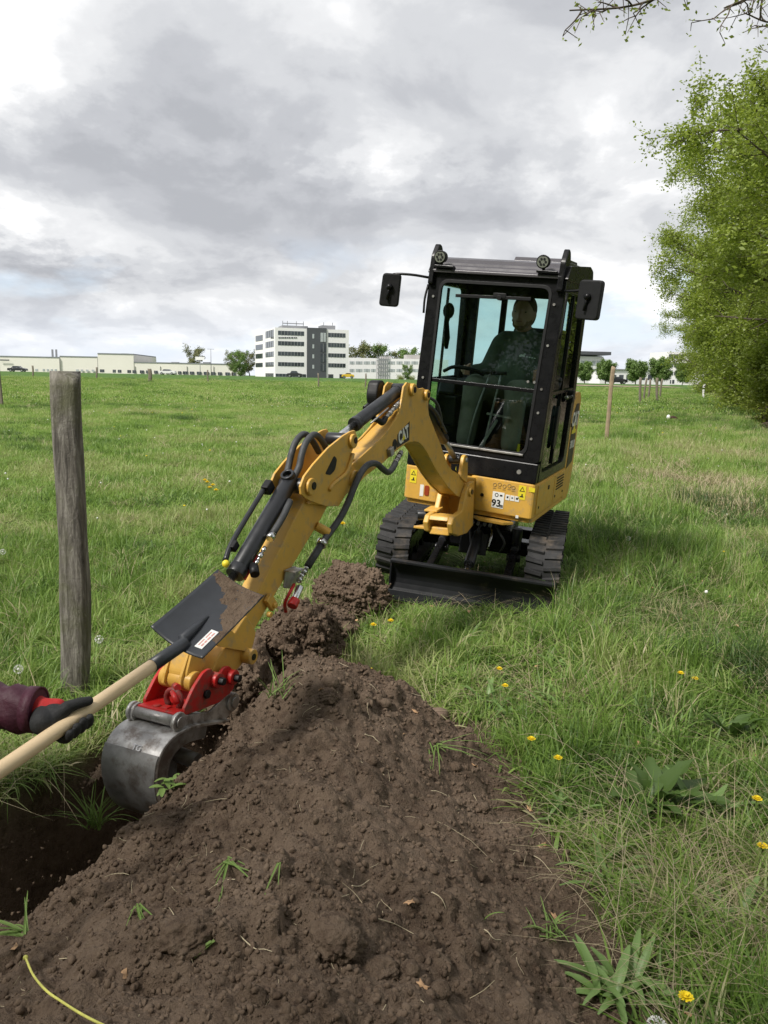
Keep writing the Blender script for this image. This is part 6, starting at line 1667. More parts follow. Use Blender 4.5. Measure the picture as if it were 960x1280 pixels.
mb = MB(MBm); mb.prism(rpoly([(2.30, .66), (2.22, .66), (2.18, .61), (2.24, .56), (2.32, .58)], .01, 3), .056, .062, sz); mb.box((2.27, .085, .655), (.075, .06, .006)); mb.build('hose_bracket', M('steel_worn'), arm, bevel=.001)
mb = MB(MBm); mb.tube([(2.26, .078, .585), (2.31, .09, .567), (2.33, .075, .52), (2.31, .066, .47)], .008, 8, sub=4); mb.build('red_hose', M('red_paint'), arm)
mb = MB(MBm); mb.cyl((2.245, .10, .575), (2.30, .105, .525), .017, 12); mb.build('coupling', M('steel_bright'), arm, bevel=.002)
mb = MB(MBm); mb.cyl((2.295, .105, .53), (2.325, .107, .505), .024, 14); mb.build('dust_cap', M('red_paint'), arm, bevel=.003)
mb = MB(MBm); mb.box((2.43, .066, .545), (.045, .02, .075), (0, .7, 0)); mb.cyl((2.42, .07, .53), (2.42, .09, .53), .013, 8); mb.cyl((2.46, .07, .50), (2.46, .09, .50), .013, 8); mb.build('clamp_block', YEL, arm, bevel=.003)

# quick coupler
RED = M('red_paint')
cp = [(2.99, .285), (2.965, .335), (2.925, .385), (2.885, .395), (2.862, .365), (2.835, .355), (2.80, .372), (2.765, .365), (2.735, .33), (2.735, .285), (2.765, .255), (2.85, .258), (2.93, .265)]
cl = MB(MBm)
for o_ in (-.098, .084):
    cl.prism(rpoly([(3.045, .300), (2.985, .365), (2.925, .405), (2.885, .405), (2.86, .375), (2.835, .36), (2.80, .382), (2.765, .375), (2.735, .33), (2.74, .275), (2.80, .245), (2.95, .262), (3.04, .275)], .015, 4), o_, o_ + .014, sz)
coup = cl.build('quick_coupler', RED, ex, bevel=.003)
mb = MB(MBm); mb.prism([(3.085, .298), (3.085, .275), (2.76, .235), (2.76, .258), (2.98, .285)], -.086, .086, sz); bp0 = mb.build('base_plate', RED, coup, bevel=.004)
for s, z in ((2.865, .352), (2.765, .330)):
    for sg in (-1, 1):
        mb = MB(MBm); mb.cyl((s, sg * .085, z), (s, sg * .122, z), .030, 20); mb.build('pin_boss', RED, coup, bevel=.004)
        mb = MB(MBm); mb.cyl((s, sg * .118, z), (s, sg * .145, z), .0155, 6); mb.build('bolt', M('black_plastic'), coup, bevel=.002)
mb = MB(MBm); mb.cyl((2.92, .098, .315), (2.92, .112, .315), .0175, 6); mb.build('bolt', M('black_plastic'), coup, bevel=.002)
mb = MB(MBm); ring_pts = [(3.02 + .0 * k, .03 + .034 * math.cos(a), .318 + .036 * math.sin(a)) for k, a in enumerate(np.linspace(-.9, math.pi + .9, 14))]
mb.tube(ring_pts, .0105, 10); mb.build('shackle', pmat('red_worn', (.30, .02, .02), .5, dirt=(.12, .06, .05), dthr=.5, dscale=20), coup)
mb = MB(MBm); mb.cyl((3.025, .03, .35), (3.045, .065, .318), .011, 10); mb.cyl((3.0, .02, .36), (3.02, .05, .365), .014, 8); mb.build('shackle_pin', RED, coup)
mb = MB(MBm); mb.cyl((3.055, -.02, .292), (3.055, -.02, .300), .014, 10); mb.box((3.05, .02, .293), (.03, .03, .012)); mb.build('lock_plate', RED, coup, bevel=.002)

# bucket
BK = M('bucket_steel')
prof = [(2.80, .170), (2.90, .200), (3.00, .228), (3.075, .240), (3.135, .238), (3.185, .218), (3.218, .180), (3.232, .125), (3.228, .060), (3.205, -.005), (3.165, -.065), (3.10, -.120), (3.02, -.155), (2.93, -.170), (2.85, -.172)]
P_ = [tuple(v)[:: 2] for v in [(Vector((a, 0, b))) for a, b in prof]]
sm = catmull([(a, 0, b) for a, b in prof], 3); outer = [(p.x, p.z) for p in sm]
inner = []
for i, p in enumerate(sm):
    d = (sm[min(i + 1, len(sm) - 1)] - sm[max(i - 1, 0)]).normalized(); inner.append((p.x + d.z * .012 * 1, p.z - d.x * .012 * 1) if 0 else (p.x - (-d.z) * -.012, p.z + (-d.x) * .012 * -1))
# inward offset: towards the centre of the shell
cx_, cz_ = 3.0, .03
inner = [(p.x + (cx_ - p.x) / math.hypot(cx_ - p.x, cz_ - p.z) * .012, p.z + (cz_ - p.z) / math.hypot(cx_ - p.x, cz_ - p.z) * .012) for p in sm]
BWd = .122
mb = MB(MBm); mb.prism(outer + inner[::-1], -BWd, BWd, sz)
bucket = mb.build('bucket', [BK], ex, bevel=.0025, ang=40)
bm = bucket.data; bm.materials.append(M('bucket_dark'))
# the lower back of the shell is a second, darker wear plate
wp = [(a + (a - cx_) * .022, b + (b - cz_) * .022) for a, b in outer[17:36]]; wi = [(a + (a - cx_) * .002, b + (b - cz_) * .002) for a, b in outer[17:36]]
mb = MB(MBm); mb.prism(wp + wi[::-1], -BWd + .001, BWd - .001, sz); mb.build('wear_plate', M('bucket_dark'), bucket, bevel=.0015, ang=40)
mb = MB(MBm); mb.prism(inner[3:] + [(2.86, -.16), (2.84, .0), (2.83, .12)], -BWd + .002, -BWd + .014, sz); mb.build('side_wall', M('bucket_dark'), bucket, bevel=.002)
side_in = [(a, b) for a, b in inner[4:36]]
sw_in = [(a + (cx_ - a) * .26, b + (cz_ - b) * .26) for a, b in side_in]
mb = MB(MBm); frame_prism(mb, side_in, sw_in, BWd - .014, BWd - .004, sz) if 0 else mb.prism(side_in + sw_in[::-1], BWd - .014, BWd - .004, sz); mb.build('side_rim', M('bucket_dark'), bucket, bevel=.002)
mb = MB(MBm); mb.prism([(2.90, .16), (3.05, .20), (3.12, .14), (3.05, .05), (2.92, .08)], -.03, -.018, sz); mb.cyl((2.98, -.10, .09), (2.98, .10, .07), .030, 16); mb.build('inner_tube', M('bucket_dark'), bucket)
for o_ in (-.100, .088):
    mb = MB(MBm); mb.prism(rpoly([(3.115, .262), (3.10, .297), (3.065, .300), (3.03, .272), (2.90, .235), (2.79, .262), (2.745, .262), (2.72, .225), (2.74, .190), (2.80, .165), (2.95, .205), (3.10, .235)], .012, 3), o_ * 1.0, o_ + .012, sz); mb.build('bucket_ear', BK, bucket, bevel=.003)
for s, z in ((3.085, .270), (2.76, .225)):
    mb = MB(MBm); mb.cyl((s, -.088, z), (s, .088, z), .0215, 20); mb.build('coupler_pin', M('steel_worn'), bucket)
    for sg in (-1, 1):
        mb = MB(MBm); mb.cyl((s, sg * .099, z), (s, sg * .112, z), .036, 22); mb.build('pin_disc', BK, bucket, bevel=.003)
        mb = MB(MBm); mb.cyl((s, sg * .112, z), (s, sg * .119, z), .021, 20); mb.build('pin_end', M('steel_worn'), bucket, bevel=.002)
# weld numbers on the shell
i = 16; pa, pb = sm[17], sm[16]
c_ = Vector(((pa.x + pb.x) / 2, 0, (pa.z + pb.z) / 2)); tdir = (pb - pa).normalized(); nd = Vector((c_.x - cx_, 0, c_.z - cz_)).normalized()
text('TG', .030, MBm @ axes(tuple(c_ + nd * .006 + Vector((0, .02, 0))), (0, 1, 0), tuple(tdir)), M('steel_bright'), bucket, bold=.0004, ex_=.001)
mb = MB(MBm); mb.prism([(2.87, -.158), (2.87, -.178), (2.70, -.182), (2.70, -.176)], -BWd, BWd, sz); mb.build('cutting_lip', M('steel_worn'), bucket, bevel=.001)
# ------------------------------------------------------------------ people
def flesh(name, segs, balls, vox, mat, parent, smooth=6, sub=0, Mx=None):
    mb = MB(Mx)
    for s in segs: mb.tube([s[0], s[1]], [s[2], s[3]], 14)
    for s in segs:
        mb.ball(s[0], s[2] * .995, 12, 8); mb.ball(s[1], s[3] * .995, 12, 8)
    for b_ in balls: mb.ball(b_[0], b_[1], 16, 12, b_[2] if len(b_) > 2 else (1, 1, 1))
    o = mb.build(name, mat, parent)
    r = o.modifiers.new('fuse', 'REMESH'); r.mode = 'VOXEL'; r.voxel_size = vox; r.use_smooth_shade = True
    s = o.modifiers.new('smooth', 'SMOOTH'); s.iterations = smooth; s.factor = .5
    return o
# operator, in the machine's frame
op = empty('person'); op.matrix_world = RW @ Matrix.Translation((-.055, -.02, 0))
tag(op, 'bearded man in a dark green sweater driving the excavator from inside the cab', 'person')
hx, hy = .175, .0
hipL, hipR = (.28, .12, 1.37), (.07, .12, 1.37)
kneL, kneR = (.24, -.22, 1.40), (-.07, -.24, 1.41)
ankL, ankR = (.25, -.27, .98), (-.08, -.31, .98)
flesh('body', [((.175, .13, 1.40), (.175, .12, 1.62), .155, .165), ((.175, .12, 1.62), (.175, .10, 1.74), .165, .10), ((.06, .10, 1.735), (.30, .10, 1.735), .075, .075), ((.175, .09, 1.74), (.165, .05, 1.87), .060, .056),
               (hipL, kneL, .10, .072), (hipR, kneR, .10, .072), (kneL, ankL, .066, .045), (kneR, ankR, .066, .045)],
      [((.175, .03, 1.50), .15, (1.05, .8, 1.0)), ((.16, .02, 1.955), .098, (.84, .98, 1.22)), ((.16, -.080, 1.935), .020, (.8, 1.1, 1.3)), ((.16, -.045, 1.975), .055, (1.05, .75, .35)), ((.16, -.045, 1.885), .050, (1.0, .8, .8)), ((.245, .03, 1.95), .022, (.5, 1, 1.4)), ((.075, .03, 1.95), .022, (.5, 1, 1.4))], .012, M('skin'), op)
flesh('sweater', [((.175, .13, 1.36), (.175, .12, 1.62), .185, .188), ((.175, .12, 1.62), (.175, .09, 1.77), .188, .105), ((.03, .10, 1.735), (.32, .10, 1.735), .092, .092),
                  ((.0, .10, 1.72), (-.075, .02, 1.52), .085, .062), ((-.075, .02, 1.52), (-.155, -.10, 1.515), .062, .043),
                  ((.32, .10, 1.70), (.355, .04, 1.50), .080, .060), ((.355, .04, 1.50), (.365, -.08, 1.51), .060, .042)],
      [((.175, .02, 1.49), .175, (1.08, .85, 1.05)), ((.17, .075, 1.80), .085, (1, .95, .6))], .013, M('sweater'), op)
flesh('trousers', [(hipL, kneL, .115, .092), (hipR, kneR, .115, .092), (kneL, (.25, -.26, 1.02), .086, .070), (kneR, (-.08, -.30, 1.02), .086, .070), ((.09, .12, 1.36), (.26, .12, 1.36), .13, .13)], [], .013, M('trousers'), op)
for k, (x, y) in enumerate(((.25, -.27), (-.08, -.31))):
    flesh('boot', [((x, y + .04, .93), (x, y - .14, .895), .052, .042), ((x, y + .02, .95), (x, y + .01, 1.03), .05, .05)], [], .010, M('black_plastic'), op)
hd_ = (.16, .02, 1.955)
flesh('beard', [((.105, .0, 1.905), (.215, .0, 1.905), .024, .024), ((.13, -.03, 1.88), (.19, -.03, 1.88), .034, .034)], [((.16, -.045, 1.865), .040, (1.1, .8, .9))], .007, pmat('beard_brown', (.20, .11, .06), .9, bump=.003, bscale=120), op, 3)
flesh('hair', [], [((.16, .045, 1.985), .104, (.87, .95, 1.10)), ((.16, .06, 1.94), .092, (.92, .8, 1.0))], .010, M('hair'), op, 3)
mb = MB()
for sx in (-1, 1):
    x = .16 + sx * .035; mb.ball((x, -.066, 1.965), .009, 10, 8, (1.1, .6, .6))
mb.build('eye', M('ink'), op)
mb = MB(); mb.box((.16, -.079, 1.897), (.045, .012, .008)); mb.build('mouth', pmat('lip', (.28, .10, .08), .6), op, bevel=.002)
# right hand closed on the joystick (five separate fingers), left hand likewise
def fist(cx, cy, cz, s, name):
    segs = [((cx - s * .055, cy + .03, cz + .004), (cx, cy, cz), .030, .033)] if 0 else [((cx + s * .03, cy + .04, cz), (cx, cy - .0, cz + .002), .028, .032)]
    for k in range(4):
        z = cz + .028 - .018 * k; y0 = cy - .035
        segs += [((cx + s * .012, y0 + .02, z), (cx - s * .008, y0 - .012, z), .0095, .009), ((cx - s * .008, y0 - .012, z), (cx - s * .034, y0 - .005, z - .002), .009, .0085), ((cx - s * .034, y0 - .005, z - .002), (cx - s * .040, y0 + .02, z - .003), .0085, .0075)]
    segs += [((cx - s * .01, cy, cz + .03), (cx - s * .03, cy - .02, cz + .046), .011, .010), ((cx - s * .03, cy - .02, cz + .046), (cx - s * .035, cy - .045, cz + .040), .010, .009)]
    return flesh(name, segs, [((cx, cy - .01, cz), .034, (.8, 1.1, 1.1))], .0045, M('skin'), op, 2)
fist(-.185, -.135, 1.515, -1, 'hand'); fist(.370, -.105, 1.515, 1, 'hand')
# small white badge on the chest
mb = MB(); mb.prism([(.20, 1.655), (.215, 1.668), (.225, 1.662), (.240, 1.675), (.246, 1.668), (.238, 1.660), (.240, 1.648), (.230, 1.652), (.214, 1.652), (.208, 1.645)], -.120, -.100, xz); mb.build('chest_badge', M('white_sticker'), op)
mb = MB()
for k in range(4): mb.box((.258 + .018 * k, -.112 + .006 * k, 1.652 - .002 * k), (.012, .004, .007))
mb.build('chest_lettering', M('white_sticker'), op)

# ------------------------------------------------------------------ spade and the gloved helper
H0 = sight(-40, 990, 1.62); H1 = sight(190, 832, 2.14)
hdir = (H1 - H0).normalized()
Hs = H1 + hdir * .20
sp = empty('spade', H1); tag(sp, 'flat black spade with pale wooden handle held out over the bucket by a gloved hand', 'spade')
wvec = hdir.cross(Vector((0, 0, 1))).normalized(); 
# blade plane: across direction chosen so that its face looks up and toward the camera
A0 = sight(188, 783, 2.30); B0 = sight(253, 823, 2.22); D0 = sight(272, 715, 2.50); C0_ = sight(330, 748, 2.42)
A0 = sight(188, 783, 2.28); B0 = sight(253, 823, 2.20); D0 = sight(272, 715, 2.53); C0_ = sight(330, 748, 2.45)
bn = (B0 - A0).cross(D0 - A0).normalized()
if bn.z < 0: bn = -bn
loc = lambda p: Vector(p) - H1
def bpt(u, v, o=0):     # u across A->B, v along towards the tip
    p = (A0 * (1 - u) + B0 * u) * (1 - v) + (D0 * (1 - u) + C0_ * u) * v
    dish = -.022 * (1 - (2 * u - 1) ** 2) * (1 - .35 * v) + .012 * v * v
    return loc(p) + bn * (dish + o)
nu, nv = 20, 28
V = [bpt(i / nu, j / nv) for j in range(nv + 1) for i in range(nu + 1)]
Fq = [(j * (nu + 1) + i, j * (nu + 1) + i + 1, (j + 1) * (nu + 1) + i + 1, (j + 1) * (nu + 1) + i) for j in range(nv) for i in range(nu)]
bl_ = raw_mesh('spade_blade', V, Fq, M('spade_steel'), True, sp)
so = bl_.modifiers.new('thick', 'SOLIDIFY'); so.thickness = .0035; so.offset = 0
# soil smeared over the half near the tip
V = []; nu2, nv2 = 70, 90
uu, vv = np.meshgrid(np.linspace(0.01, .99, nu2), np.linspace(.02, .99, nv2))
th = fbm(uu * 3, vv * 4, oct=4, seed=201, gain=.6) * .35 + (vv - .36) * 1.1 + (uu - .55) * .75 - .25 * np.exp(-((uu - .25) / .2) ** 2) * (vv < .85)
th = np.minimum(th, .22); off_ = -.004 + .030 * th + .0016 * fbm(uu * 30, vv * 40, oct=3, seed=202) * (th > 0) + .0045 * np.clip(fbm(uu * 12, vv * 14, oct=3, seed=205), 0, 1) * (th > .0)
for a, b_, o_ in zip(uu.ravel(), vv.ravel(), off_.ravel()): V.append(bpt(a, b_, o_))
_on = th > .02
Fq = [(j * nu2 + i, j * nu2 + i + 1, (j + 1) * nu2 + i + 1, (j + 1) * nu2 + i) for j in range(nv2 - 1) for i in range(nu2 - 1) if _on[j, i] and _on[j + 1, i] and _on[j, i + 1] and _on[j + 1, i + 1]]
raw_mesh('clinging_soil', V, Fq, M('soil'), True, sp)
# socket and collar
mb = MB(); q = [loc(H1), loc(H1 + hdir * .08), loc(H1 + hdir * .14), bpt(.5, .10, .008), bpt(.5, .30, .006), bpt(.5, .48, .001)]
mb.tube(q, [.0195, .0195, .0195, .017, .012, .004], 16); mb.build('socket', M('spade_steel'), sp)
mb = MB(); mb.tube([loc(H0 - hdir * .45), loc(H0), loc((H0 + H1) / 2), loc(H1)], [.0185, .0188, .0185, .018], 20); mb.build('handle', M('ash_wood'), sp)
# white label on the blade
lv_ = [bpt(.72, .10, .0035), bpt(.86, .10, .0035), bpt(.86, .36, .0035), bpt(.72, .36, .0035)]
lb_ = raw_mesh('label', lv_ + [p - bn * .002 for p in lv_], [(0, 1, 2, 3), (7, 6, 5, 4), (0, 4, 5, 1), (1, 5, 6, 2), (2, 6, 7, 3), (3, 7, 4, 0)], M('white_sticker'), False, sp)
V = []; Fq = []
for k, (u0, u1, v0, v1) in enumerate(((.80, .83, .13, .17), (.80, .83, .18, .215), (.80, .83, .225, .27), (.75, .77, .13, .22), (.75, .77, .24, .33), (.805, .83, .28, .33))):
    b4 = len(V); V += [bpt(u0, v0, .0043), bpt(u1, v0, .0043), bpt(u1, v1, .0043), bpt(u0, v1, .0043)]; Fq.append((b4, b4 + 1, b4 + 2, b4 + 3))
raw_mesh('label_print', V, Fq, pmat('label_red', (.55, .25, .22), .5), False, lb_)

# helper: stands to the left on the far bank, bends over and reaches in with the right arm
G = sight(84, 888, 1.865)
G = H0 + hdir * ((G - H0).dot(hdir))
hp = empty('person', (-2.0, 2.05, gz(-2.0, 2.05))); tag(hp, 'person in a purple jacket and black glove with red cuff reaching in', 'person')
hb_ = Vector(hp.location)
W = lambda *p: tuple(Vector(p) - hb_)
up_ = hdir.cross(Vector((0, -1, 0)).cross(hdir)).normalized()
cam_d = (Vector((0, 0, CAM_H)) - G).normalized(); cam_d = (cam_d - hdir * cam_d.dot(hdir)).normalized()
upv = cam_d.cross(hdir); upv = upv if upv.z > 0 else -upv
wrist = sight(48, 887, 1.90); elbow = sight(-190, 872, 1.93); shoulder = Vector((-1.62, 2.02, 1.16))
wr, el_b, shd = Vector(wrist) - hb_, Vector(elbow) - hb_, shoulder - hb_
def flesh2(name, segs, balls, vox, mat, smooth=4): return flesh(name, segs, balls, vox, mat, hp, smooth)
gr_ = G - hb_
def arc(off, t0, t1, r, n=4):
    """points round the handle; angle 0 faces the camera, 90 up"""
    return [gr_ + hdir * off + (cam_d * math.cos(math.radians(t0 + (t1 - t0) * k / n)) + upv * math.sin(math.radians(t0 + (t1 - t0) * k / n))) * r for k in range(n + 1)]
segs = []
palm_c = gr_ + upv * .030 - cam_d * .020 - hdir * .010
for k, off in enumerate((.036, .014, -.008, -.030)):
    p = arc(off + .004, 150, 322 - 10 * (k == 3) + 6 * (k == 1), .0305, 6)
    rad = [.0125, .0125, .0122, .0118, .0115, .0112, .0100]
    for i in range(6): segs.append((p[i], p[i + 1], rad[i], rad[i + 1]))
    segs.append((palm_c + hdir * (off + .0), p[0], .015, .013))
tb = [palm_c - hdir * .012 + cam_d * .012, gr_ + upv * .034 + cam_d * .014 + hdir * .012, gr_ + upv * .026 + cam_d * .022 + hdir * .040, gr_ + upv * .017 + cam_d * .026 + hdir * .062]
segs += [(tb[0], tb[1], .019, .016), (tb[1], tb[2], .0155, .0140), (tb[2], tb[3], .0138, .0120)]
palm = [(palm_c - hdir * .03, palm_c + hdir * .03, .028, .026), (palm_c + upv * .006 - hdir * .035, wr + (gr_ - wr) * .22, .030, .031)]
flesh2('glove', segs + palm, [(palm_c + upv * .004, .034, (1.2, .8, .95))], .0032, M('glove_black'), 3)
# red knitted back and cuff over the top of the glove
cdir = (palm_c - wr).normalized()
flesh2('glove_cuff', [(wr - cdir * .01, wr + cdir * .035, .0335, .0325), (wr + cdir * .02 + upv * .012, palm_c + upv * .019 + cam_d * .002 + hdir * .022, .027, .0205)], [], .0035, M('glove_red'), 3)
slv = (wr - el_b).normalized(); s1 = wr + slv * .0
mb = MB(); n = 26; P_ = [el_b + (s1 - el_b) * (i / n) for i in range(n + 1)]
rad = [.066 - .010 * (i / n) + .0035 * math.sin(i * 1.7) + .0022 * math.sin(i * 3.1 + 1) for i in range(n + 1)]
mb.tube(P_, rad, 28); sl = mb.build('sleeve', M('jacket_purple'), hp)
v = np.empty(len(sl.data.vertices) * 3); sl.data.vertices.foreach_get('co', v); v = v.reshape(-1, 3)
nz_ = fbm(v[:, 0] * 16, v[:, 1] * 16, v[:, 2] * 26, oct=4, seed=301)
ax0, ax1 = np.array(el_b), np.array(s1); tt = ((v - ax0) @ (ax1 - ax0)) / ((ax1 - ax0) @ (ax1 - ax0)); rad_v = v - (ax0 + tt[:, None] * (ax1 - ax0))
cr_ = np.sin(tt * 34 + 3.0 * fbm(v[:, 0] * 7, v[:, 1] * 7, v[:, 2] * 7, oct=2, seed=311) + 5 * v[:, 2] / .06)
v = v + rad_v * (nz_ * .26 + .05 * cr_)[:, None]; v[:, 2] *= 1.0; sl.data.vertices.foreach_set('co', v.ravel().astype(np.float32)); sl.data.update()
mb = MB(); mb.ring(s1 - slv * .026, s1 + slv * .002, .0575, .052, 30); mb.build('cuff_hem', M('jacket_purple'), sl)
flesh2('jacket', [(el_b, shd, .066, .085), (shd, W(-1.75, 2.35, 1.22), .10, .10), (W(-1.80, 2.15, 1.14), W(-2.12, 2.12, .95), .17, .16), (W(-1.75, 2.35, 1.2), W(-1.55, 2.5, .90), .085, .065), (W(-1.55, 2.5, .90), W(-1.30, 2.25, .68), .062, .05)], [], .02, M('jacket_purple'))
flesh2('trousers', [(W(-2.15, 2.02, .92), W(-1.98, 1.95, .48), .11, .08), (W(-2.15, 2.25, .92), W(-2.05, 2.35, .48), .11, .08), (W(-1.98, 1.95, .48), W(-2.05, 1.95, .10), .08, .06), (W(-2.05, 2.35, .48), W(-2.12, 2.35, .10), .08, .06), (W(-2.16, 2.02, .93), W(-2.16, 2.25, .93), .14, .14)], [], .02, M('trousers'))
flesh2('body', [(W(-1.70, 2.12, 1.20), W(-1.60, 2.08, 1.33), .06, .055)], [(W(-1.54, 2.05, 1.42), .10, (1.0, .85, 1.2)), (W(-1.45, 2.03, 1.40), .022, (1, .8, 1.1))], .012, M('skin'))
flesh2('woolly_hat', [], [(W(-1.56, 2.06, 1.46), .112, (1.0, .9, 1.05))], .012, M('fabric_dark'))
for y in (1.95, 2.35):
    flesh2('boot', [(W(-2.10, y, gz(-2.1, y) + .05), W(-1.90, y, gz(-1.9, y) + .04), .05, .045), (W(-2.08, y, gz(-2.1, y) + .05), W(-2.08, y, gz(-2.1, y) + .22), .055, .058)], [], .012, M('black_plastic'))
# ------------------------------------------------------------------ dandelions, leaves, stalks: single things one can point at
def dandelion(x, y, h, label, s=1.0, tilt=(0, 0), group='yellow dandelions in the verge'):
    z = float(surf_z(x, y)[0]); r = empty('dandelion', (x, y, z), (0, 0, random.uniform(0, 6)))
    tag(r, label, 'flower', group)
    mb = MB(); mb.tube([(0, 0, 0), (tilt[0] * .4 * h, tilt[1] * .4 * h, h * .55), (tilt[0] * h, tilt[1] * h, h)], .002, 6, sub=3); mb.build('stem', M('stem_green'), r)
    mb = MB(Matrix.Translation((tilt[0] * h, tilt[1] * h, h)))
    rr_ = random.Random(int(x * 1000))
    for ringk, (R1, n, up) in enumerate(((.0165, 22, .003), (.012, 18, .007), (.007, 12, .010))):
        for k in range(n):
            a = 2 * math.pi * k / n + rr_.random() * .2; c, sn = math.cos(a), math.sin(a); R2 = R1 * s * rr_.uniform(.85, 1.1); w = .0022 * s
            mb.add([(-sn * w * .5, c * w * .5, .002), (sn * w * .5, -c * w * .5, .002), (c * R2 + sn * w, sn * R2 - c * w, up * s), (c * R2 - sn * w, sn * R2 + c * w, up * s + .001)], [(0, 1, 2, 3)])
    mb.ball((0, 0, .003), .005 * s, 8, 6); mb.build('flower_head', M('petal_yellow'), r)
DAND = [(464, 843, 'yellow dandelion at the top of the heap where it meets the grass'), (627, 832, 'yellow dandelion beyond the crest of the heap, above the straw'), (630, 852, 'dandelion just below another in the pale grass beyond the heap'),
        (663, 916, 'flat yellow dandelion in the grass right of the heap'), (698, 944, 'small dandelion low in the grass right of the heap, below the flat one'), (852, 836, 'small half closed dandelion beside a bigger one in the tall grass'), (866, 842, 'bright open dandelion in the tall grass above the dock plant'),
        (945, 988, 'big open dandelion by the right edge, level with the dock plant'), (945, 1051, 'small dandelion on a pale stem by the right edge'), (854, 1241, 'brightest dandelion at the bottom right, beside the plantain'),
        (485, 772, 'dandelion in the grass in front of the dozer blade'), (470, 777, 'second dandelion in front of the blade, nearer the earth lump')]
for px, py, lab in DAND:
    h = .15 if py > 900 else .12
    zt = h + .02
    x, y = gpt(px, py, zt + float(surf_z(*gpt(px, py, zt))[0]))
    dandelion(x, y, h, lab, 1.0 if py > 830 else 1.15, (random.uniform(-.1, .1), random.uniform(-.15, 0)), None)
for px, py in ((262, 606), (270, 610), (259, 600), (428, 652), (256, 598), (266, 603), (715, 578)):
    x, y = gpt(px, py, .14); dandelion(x, y, .12, 'yellow dandelion in the meadow left of the boom, ' + {262: 'middle of its cluster', 270: 'right end of its cluster', 259: 'top of its cluster', 428: 'standing alone near the hose', 256: 'left end of its cluster', 266: 'second from the right of its cluster'}[px] if px < 500 else 'yellow dandelion in the grass close to the excavator flank', 2.0, (0, 0), 'dandelions out in the meadow' if px < 500 else None)
# seed heads
def clock(x, y, h, label):
    z = float(surf_z(x, y)[0]); r = empty('dandelion_clock', (x, y, z)); tag(r, label, 'flower', 'dandelion clocks')
    mb = MB(); mb.tube([(0, 0, 0), (.003, 0, h)], .002, 6); mb.build('stem', M('stem_green'), r)
    mb = MB(Matrix.Translation((.003, 0, h + .012))); rg2 = np.random.default_rng(int(abs(x) * 100))
    for k in range(90):
        d = Vector(rg2.normal(0, 1, 3)).normalized(); a = d.orthogonal().normalized(); b = d.cross(a)
        for q in range(3):
            t_ = q * 2.1; s = a * math.cos(t_) + b * math.sin(t_); mb.add([d * .016, d * .021 + s * .005, d * .0215 + s * .004 + a * .0012], [(0, 1, 2)])
    mb.ball((0, 0, 0), .006, 8, 6); mb.build('seed_head', M('petal_white'), r)
for px, py, lab in ((22, 833, 'white dandelion clock left of the near post, beside the grass edge'), (123, 796, 'white dandelion clock right of the near post'), (3, 690, 'white dandelion clock at the left edge of the meadow'), (785, 670, 'white dandelion clock right of the excavator track'), (520, 1272 - 0, '') , (820, 1274, 'white dandelion clock at the bottom edge beside the plantain')):
    if not lab: continue
    x, y = gpt(px, py, .15); clock(x, y, .13, lab)

# broad leaved plants
def strap_leaf(mb, base, az_, Ln, Wd, el0, droop, wave=.0, n=9, fold=.25, rg_=None, thin=False):
    p = Vector(base); el_ = el0; pts = []
    for k in range(n + 1):
        pts.append((p.copy(), el_)); d = Vector((math.cos(az_) * math.cos(el_), math.sin(az_) * math.cos(el_), math.sin(el_))); p = p + d * Ln / n; el_ -= droop / n
    side = Vector((-math.sin(az_), math.cos(az_), 0)); b0 = len(mb.v); vs = []; fs = []
    for k, (q, e) in enumerate(pts):
        t_ = k / n; w = (Wd * (1 - t_) ** .55 + .0004) if thin else Wd * (math.sin(math.pi * min(1, t_ * .93 + .07)) ** .8) * (.35 + .65 * min(1, t_ * 2.2)) + .002
        upn = Vector((-math.cos(az_) * math.sin(e), -math.sin(az_) * math.sin(e), math.cos(e))); wv = wave * math.sin(k * 2.4 + az_ * 5)
        vs += [q - side * w + upn * (w * fold + wv), q - side * w * .5 + upn * (w * fold * .4 - wv * .4), q, q + side * w * .5 + upn * (w * fold * .4 + wv * .4), q + side * w + upn * (w * fold - wv)]
    for k in range(n):
        for j in range(4): fs.append((k * 5 + j, k * 5 + j + 1, (k + 1) * 5 + j + 1, (k + 1) * 5 + j))
    mb.add(vs, fs, True)
def rosette(name, x, y, label, cat, nleaf, Ln, Wd, elr, droop, mat, seed, wave=0, group=None, dz=0.0, azr=None, thin=False, sp=.02):
    rg2 = random.Random(seed); r = empty(name, (x, y, float(surf_z(x, y)[0]) + dz)); tag(r, label, cat, group)
    for k in range(nleaf):
        mb = MB(); az_ = (k * 2.4 + rg2.uniform(-.3, .3)) if azr is None else rg2.uniform(*azr)
        el0 = rg2.uniform(*elr); strap_leaf(mb, (rg2.uniform(-sp, sp), rg2.uniform(-sp, sp), 0), az_ + (rg2.uniform(-1, 1) if thin else 0), Ln * (rg2.uniform(.35, 1.2) if thin else rg2.uniform(.7, 1.15)), Wd * rg2.uniform(.6, 1.2), el0, droop * rg2.uniform(.1 if thin else .6, 1.5), wave, thin=thin, fold=.5 if thin else .25)
        mb.build('leaf', M(mat), r)
    return r
leafmat('torn_grass', [(0.09, 0.16, 0.03), (0.15, 0.25, 0.05), (0.20, 0.30, 0.08), (0.34, 0.32, 0.14)], 0.3, rough=0.6, gloss=0.02)
x, y = gpt(815, 1000, .05); rosette('dock_plant', x, y, 'dark broad leaved dock plant in the grass in the right foreground', 'plant', 20, .24, .036, (.6, 1.45), 1.0, 'broad_leaf', 5, .007)
